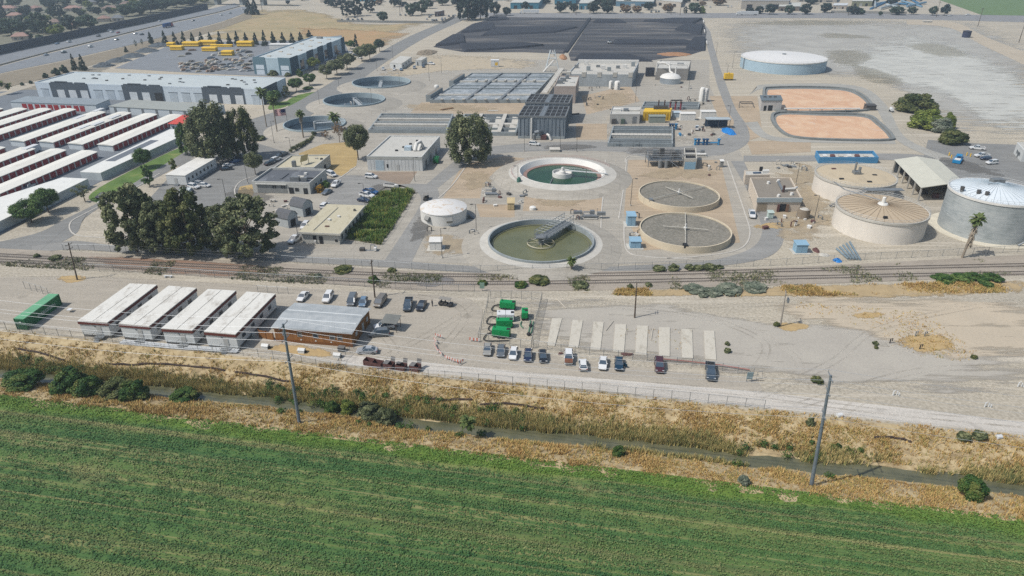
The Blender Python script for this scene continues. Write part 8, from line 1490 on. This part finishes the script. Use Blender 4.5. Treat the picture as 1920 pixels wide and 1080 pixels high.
# ponds
b=NB('pond_pink'); v=b.noise(.05,4,dist=2.5); w=b.noise(.22,5,b.mapv((1,.35,1),.2),rough=.7,dist=1.5); PINK=b.fin(b.mix(b.math('MULTIPLY',b.ramp(w,[(.60,0.0),(.70,1.0)]),.55),b.ramp(v,[(.35,S(222,176,138)),(.65,S(236,200,164))]),S(226,218,208)),.5)
LINER=mt('pond_liner',(138,142,140),.9,.15,.5)
for i,(q,c) in enumerate((([(1432,170),(1448,165),(1520,164),(1588,168),(1620,182),(1634,200),(1622,208),(1540,211),(1468,210),(1440,200)],'upper'),([(1448,226),(1460,212),(1540,214),(1622,217),(1648,232),(1672,256),(1664,264),(1580,264),(1500,260),(1468,250)],'lower'))):
    sheet('pond_liner',q,LINER,z=.075,smooth=4); cx=sum(p[0] for p in q)/len(q); cy=sum(p[1] for p in q)/len(q); sheet('pond',[(cx+(x-cx)*.93,cy+(y-cy)*.90+.8) for x,y in q],PINK,z=.085,smooth=4)
    P=[G(*p) for p in cr(q,4,True)]; P.append(P[0]); O=P[0].copy(); tag(wallmesh([p-O for p in P],1.4,0,.9).build('pond_bank',LINER,None,loc=O),'low grey rock bank round the '+('farther','nearer')[i]+' pink pond','bank')
o=obj_at(1540,211,'pipe_rack','long white pipe on legs between the two pink ponds','pipe'); MB().tube([(-19,0,2),(19,0,2)],.35,7).build('pipe',WHITEM,o)
for x in range(-18,19,6): MB().tube([(x,0,0),(x,0,1.9)],.18,5).build('leg',GALV,o)
B=Bld('pump_house','pale pump house with dark roof at the corner of the pink ponds','building',(1428.5,188.5),(1467,188.5),(1463,179),5.2,mt('pump_house_wall',(208,204,200),.8,.05),mt('pump_roof',(112,124,130),.7),over=.3); B.F('door',.15,.28,0,2.6,DARKIN); B.F('door',.36,.58,0,2.8,DARKIN); [B.T('roof_vent',.2+.25*k,.6,1.4,1.2,.6,DPOLE) for k in range(3)]
o=obj_at(1365,150,'tank_trailer','yellow tank trailer beside the plant road and pale blue tank','trailer'); MB().box(-2.6,2.6,-1.4,1.4,.8,4.0).build('tank_body',YEL,o); MB().box(-2.7,2.7,-1.5,1.5,.4,.8).build('chassis',DPOLE,o); MB().cyl(0,0,4,4.5,.5,n=8).build('hatch',YEL,o)
for x in (-1.8,1.8): MB().tube([(x,-1.5,.4),(x,1.5,.4)],.4,8).build('axle',TYRE,o)
o=obj_at(1811,70,'water_tank','dark blue upright tank alone on the salt flat','tank'); m=MB(); m.lathe([(3.3,0),(3.3,5.2),(.02,5.9)],20); m.build('shell',mt('tank_navy',(56,62,88),.6),o); MB().lathe([(3.5,5.0),(3.5,5.3),(3.2,5.3)],20).build('rim',DPOLE,o)
o=obj_at(1400,202,'goal_frame','dark steel frame standing on dirt beside the pump house','frame'); MB().tube([(-4,0,0),(-3.4,2,2.6),(3,2,2.6),(4,0,0)],.25,5).build('leg_frame',DPOLE,o); MB().tube([(-3.4,2,2.6),(-3.4,-1,2.4),(3,-1,2.4)],.2,5).build('top_rail',DPOLE,o)
o=obj_at(1671,210,'trailer','small white tank trailer on the track beside the ponds','trailer',dx=6,dy=6); MB().tube([(-2,0,1.3),(1,0,1.3)],.8,10).build('tank_body',GWH,o); MB().tube([(1,0,.8),(3,0,.6)],.12,5).build('drawbar',DPOLE,o); MB().tube([(-.6,-1,.5),(-.6,1,.5)],.5,8).build('axle',TYRE,o)
shed(1630,206,5,3,2.4,'small dark hut at the corner of the farther pink pond',DPOLE,'hut','hut',pad=False); shed(1738,42,9,3,1.2,'stack of pale beams lying on the salt flat',LCON,'beam_stack','stack',pad=False,door=False)
# far buildings and trees along the top
TEALW=mt('far_teal_wall',(70,136,160),.7,.06); FARR=mt('far_roof_pale',(206,206,198),.7,.06); TANF=mt('far_tan_wall',(196,188,176),.8,.05)
for a,b_,c,h,w,r,l in (((957,5),(1010,5),(1022,-8),7,TEALW,FARR,'teal walled factory with pale roof behind the round tree'),((1040,-3),(1080,-3),(1085,-12),7,TEALW,FARR,'small teal factory in the far row'),((1086,6),(1112,6),(1116,-6),7,TEALW,FARR,'narrow teal factory beside the far pole'),((1155,2),(1225,3),(1232,-9),6,mt('far_blue_wall',(110,146,168),.7),FARR,'long blue grey factory behind brown trees'),((1230,0),(1278,4),(1284,-10),6,TANF,FARR,'pale workshop at the far side road'),((1391,1),(1480,1),(1484,-9),9.5,TANF,mt('far_roof_grey',(186,188,190),.7),'large pale warehouse behind the white lorry'),((1460,12),(1500,12),(1502,5),5,mt('far_brown_wall',(150,138,126),.8),FARR,'low brown fronted annex of the large pale warehouse'),((1562,10),(1588,10),(1590,6),4,HW,mt('far_roof_white',(214,218,220),.7),'small white roofed hut among far trees'),((1598,2),(1636,2),(1640,-8),6,mt('far_olive_wall',(158,158,126),.8),FARR,'olive walled arched shed beside blue steelwork'),((815,22),(825,21),(833,19),5,mt('far_pinkwall',(150,128,120),.8),FARR,'small brown flat building beside the far car lot')):
    B=Bld('far_building',l,'building',a,b_,c,h,w,r,over=.3); [B.F('door',.12+.28*k,.24+.28*k,0,h*.55,[DARKIN,DOORM][k%2]) for k in range(3)]
for i,(x0,y0,x1,y1) in enumerate(((1632,18,1660,6),(1640,10,1680,2),(1650,19,1690,8),(1665,6,1700,12),(1690,4,1728,14),(1640,16,1640,-2),(1668,4,1700,-4),(1700,14,1735,8),(1660,12,1690,16),(1710,2,1725,10))): a,b_=G(x0,y0),G(x1,y1); tag(MB().tube([Vector((0,0,.8+.7*(i%3))),b_-a+Vector((0,0,.8+.5*(i%4)))],1.3,6).build('steel_beam',mt('beam_blue_%d'%(i%3),((58,118,158),(120,158,182),(176,186,190))[i%3],.6),None,loc=a),'blue or grey steel beam in the jumbled far steel yard','beam','jumbled beams in the far steel yard')
fence('low dark fence along the near side of the far car lot',[(632,41),(720,43),(830,44),(852,33)],2.2,9,.9,'board_fence',smooth=0,pm=DPOLE); fence('pale board fence in front of the far steel yard',[(1558,24),(1620,25),(1670,26),(1700,26)],2.4,6,.75,'board_fence',smooth=0)
for i in range(34):
    x,y=R.choice(((R.uniform(745,855),R.uniform(27,32)),(R.uniform(800,835),R.uniform(34,40)),(R.uniform(640,690),R.uniform(32,38)),(R.uniform(1140,1250),R.uniform(19,22.5)),(R.uniform(1330,1380),R.uniform(8,14)))); farcar(x,y,1 if x<1000 else 3,-8,R.choice(('sedan','suv','van','pickup')),R.choice(('white','white','silver','dark','grey','bluegrey')),'tiny parked vehicle in the far lots beyond the plant','car','vehicles in the far lots')
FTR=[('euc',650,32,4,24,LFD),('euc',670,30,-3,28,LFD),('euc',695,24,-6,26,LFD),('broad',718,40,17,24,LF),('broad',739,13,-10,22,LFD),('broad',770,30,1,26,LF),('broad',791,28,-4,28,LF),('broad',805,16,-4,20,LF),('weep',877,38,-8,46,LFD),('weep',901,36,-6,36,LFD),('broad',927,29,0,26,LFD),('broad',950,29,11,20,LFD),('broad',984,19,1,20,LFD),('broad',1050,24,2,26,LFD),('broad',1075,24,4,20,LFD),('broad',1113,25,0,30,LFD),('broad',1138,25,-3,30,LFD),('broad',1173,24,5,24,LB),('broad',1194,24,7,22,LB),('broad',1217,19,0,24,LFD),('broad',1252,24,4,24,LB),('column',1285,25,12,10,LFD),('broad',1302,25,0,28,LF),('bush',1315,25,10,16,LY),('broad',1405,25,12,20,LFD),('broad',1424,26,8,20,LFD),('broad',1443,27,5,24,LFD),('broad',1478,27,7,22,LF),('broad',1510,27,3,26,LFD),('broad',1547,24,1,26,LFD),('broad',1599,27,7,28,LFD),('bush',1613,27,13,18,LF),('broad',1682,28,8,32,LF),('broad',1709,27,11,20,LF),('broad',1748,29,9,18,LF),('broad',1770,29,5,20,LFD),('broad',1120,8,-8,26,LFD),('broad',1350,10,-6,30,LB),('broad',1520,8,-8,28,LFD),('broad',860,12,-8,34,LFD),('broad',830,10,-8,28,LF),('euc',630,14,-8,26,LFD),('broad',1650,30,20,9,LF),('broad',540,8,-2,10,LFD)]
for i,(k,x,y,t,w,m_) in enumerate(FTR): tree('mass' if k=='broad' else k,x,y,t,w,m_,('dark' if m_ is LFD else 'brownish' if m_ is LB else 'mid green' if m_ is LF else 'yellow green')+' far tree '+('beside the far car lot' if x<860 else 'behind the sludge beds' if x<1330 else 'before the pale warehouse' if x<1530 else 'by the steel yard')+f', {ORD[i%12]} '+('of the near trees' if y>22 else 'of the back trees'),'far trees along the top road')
for i,(x,y,t) in enumerate(((1106,27,2),(1258,28,8),(1275,29,4),(1590,30,12),(1755,32,2),(1833,50,14),(1910,80,38),(1080,28,6),(754,22,-8),(750,24,-4),(492,22,0))):
    p=G(x,y); h=HT(x,y,t); o=thing('utility_pole','distant utility pole '+('nearest the teal factories','beside the pale workshop','at the far side road','before the steel yard','at the green field corner','on the track bend by the green field','at the picture edge by the salt flat','behind the sludge bed divider','in the far car lot','beside another pole in the far car lot','near the overpass')[i],'utility pole',p,'distant utility poles'); MB().tube([(0,0,0),(0,0,h)],.3,5,0,.18).build('pole',WOODP,o); MB().box(-1.6,1.6,-.1,.1,h-1.4,h-1.1).build('crossarm',WOODP,o)
sheet('far_field',[(1755,-2),(1790,10),(1840,28),(1960,30),(2100,10),(2000,-20),(1800,-20)],pave('far_field_green',(112,136,90),.1),z=.075)
heap(1920,58,60,14,.3,'x',DIRT) if 0 else None

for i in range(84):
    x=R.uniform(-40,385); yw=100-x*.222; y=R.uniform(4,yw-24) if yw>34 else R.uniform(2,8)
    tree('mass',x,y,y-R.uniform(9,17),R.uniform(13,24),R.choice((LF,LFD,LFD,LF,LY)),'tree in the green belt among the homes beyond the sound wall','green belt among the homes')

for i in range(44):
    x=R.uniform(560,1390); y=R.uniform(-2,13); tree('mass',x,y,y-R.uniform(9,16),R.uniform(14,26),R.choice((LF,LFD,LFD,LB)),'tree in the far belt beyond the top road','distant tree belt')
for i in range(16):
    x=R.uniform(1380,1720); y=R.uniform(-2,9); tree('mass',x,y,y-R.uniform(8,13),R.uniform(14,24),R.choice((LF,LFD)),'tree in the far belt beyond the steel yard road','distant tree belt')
for i,(x,w,m_) in enumerate(((600,40,TANF),(670,36,TEALW),(735,40,TANF),(790,34,HW),(860,40,TANF),(905,44,TEALW),(1130,30,TANF),(1300,36,HW),(1345,40,TANF),(1530,40,TANF),(1690,36,HW))):
    y=-1-(i%3)*2; B=Bld('far_building','small distant flat building in the top belt, '+(ORD)[i]+' of the row','building',(x,y-2),(x+w,y-2),(x+w+4,y-9),5,m_,FARR,over=.3); B.F('door',.2,.3,0,3,DARKIN); B.F('window',.5,.8,1,2.4,WIN)
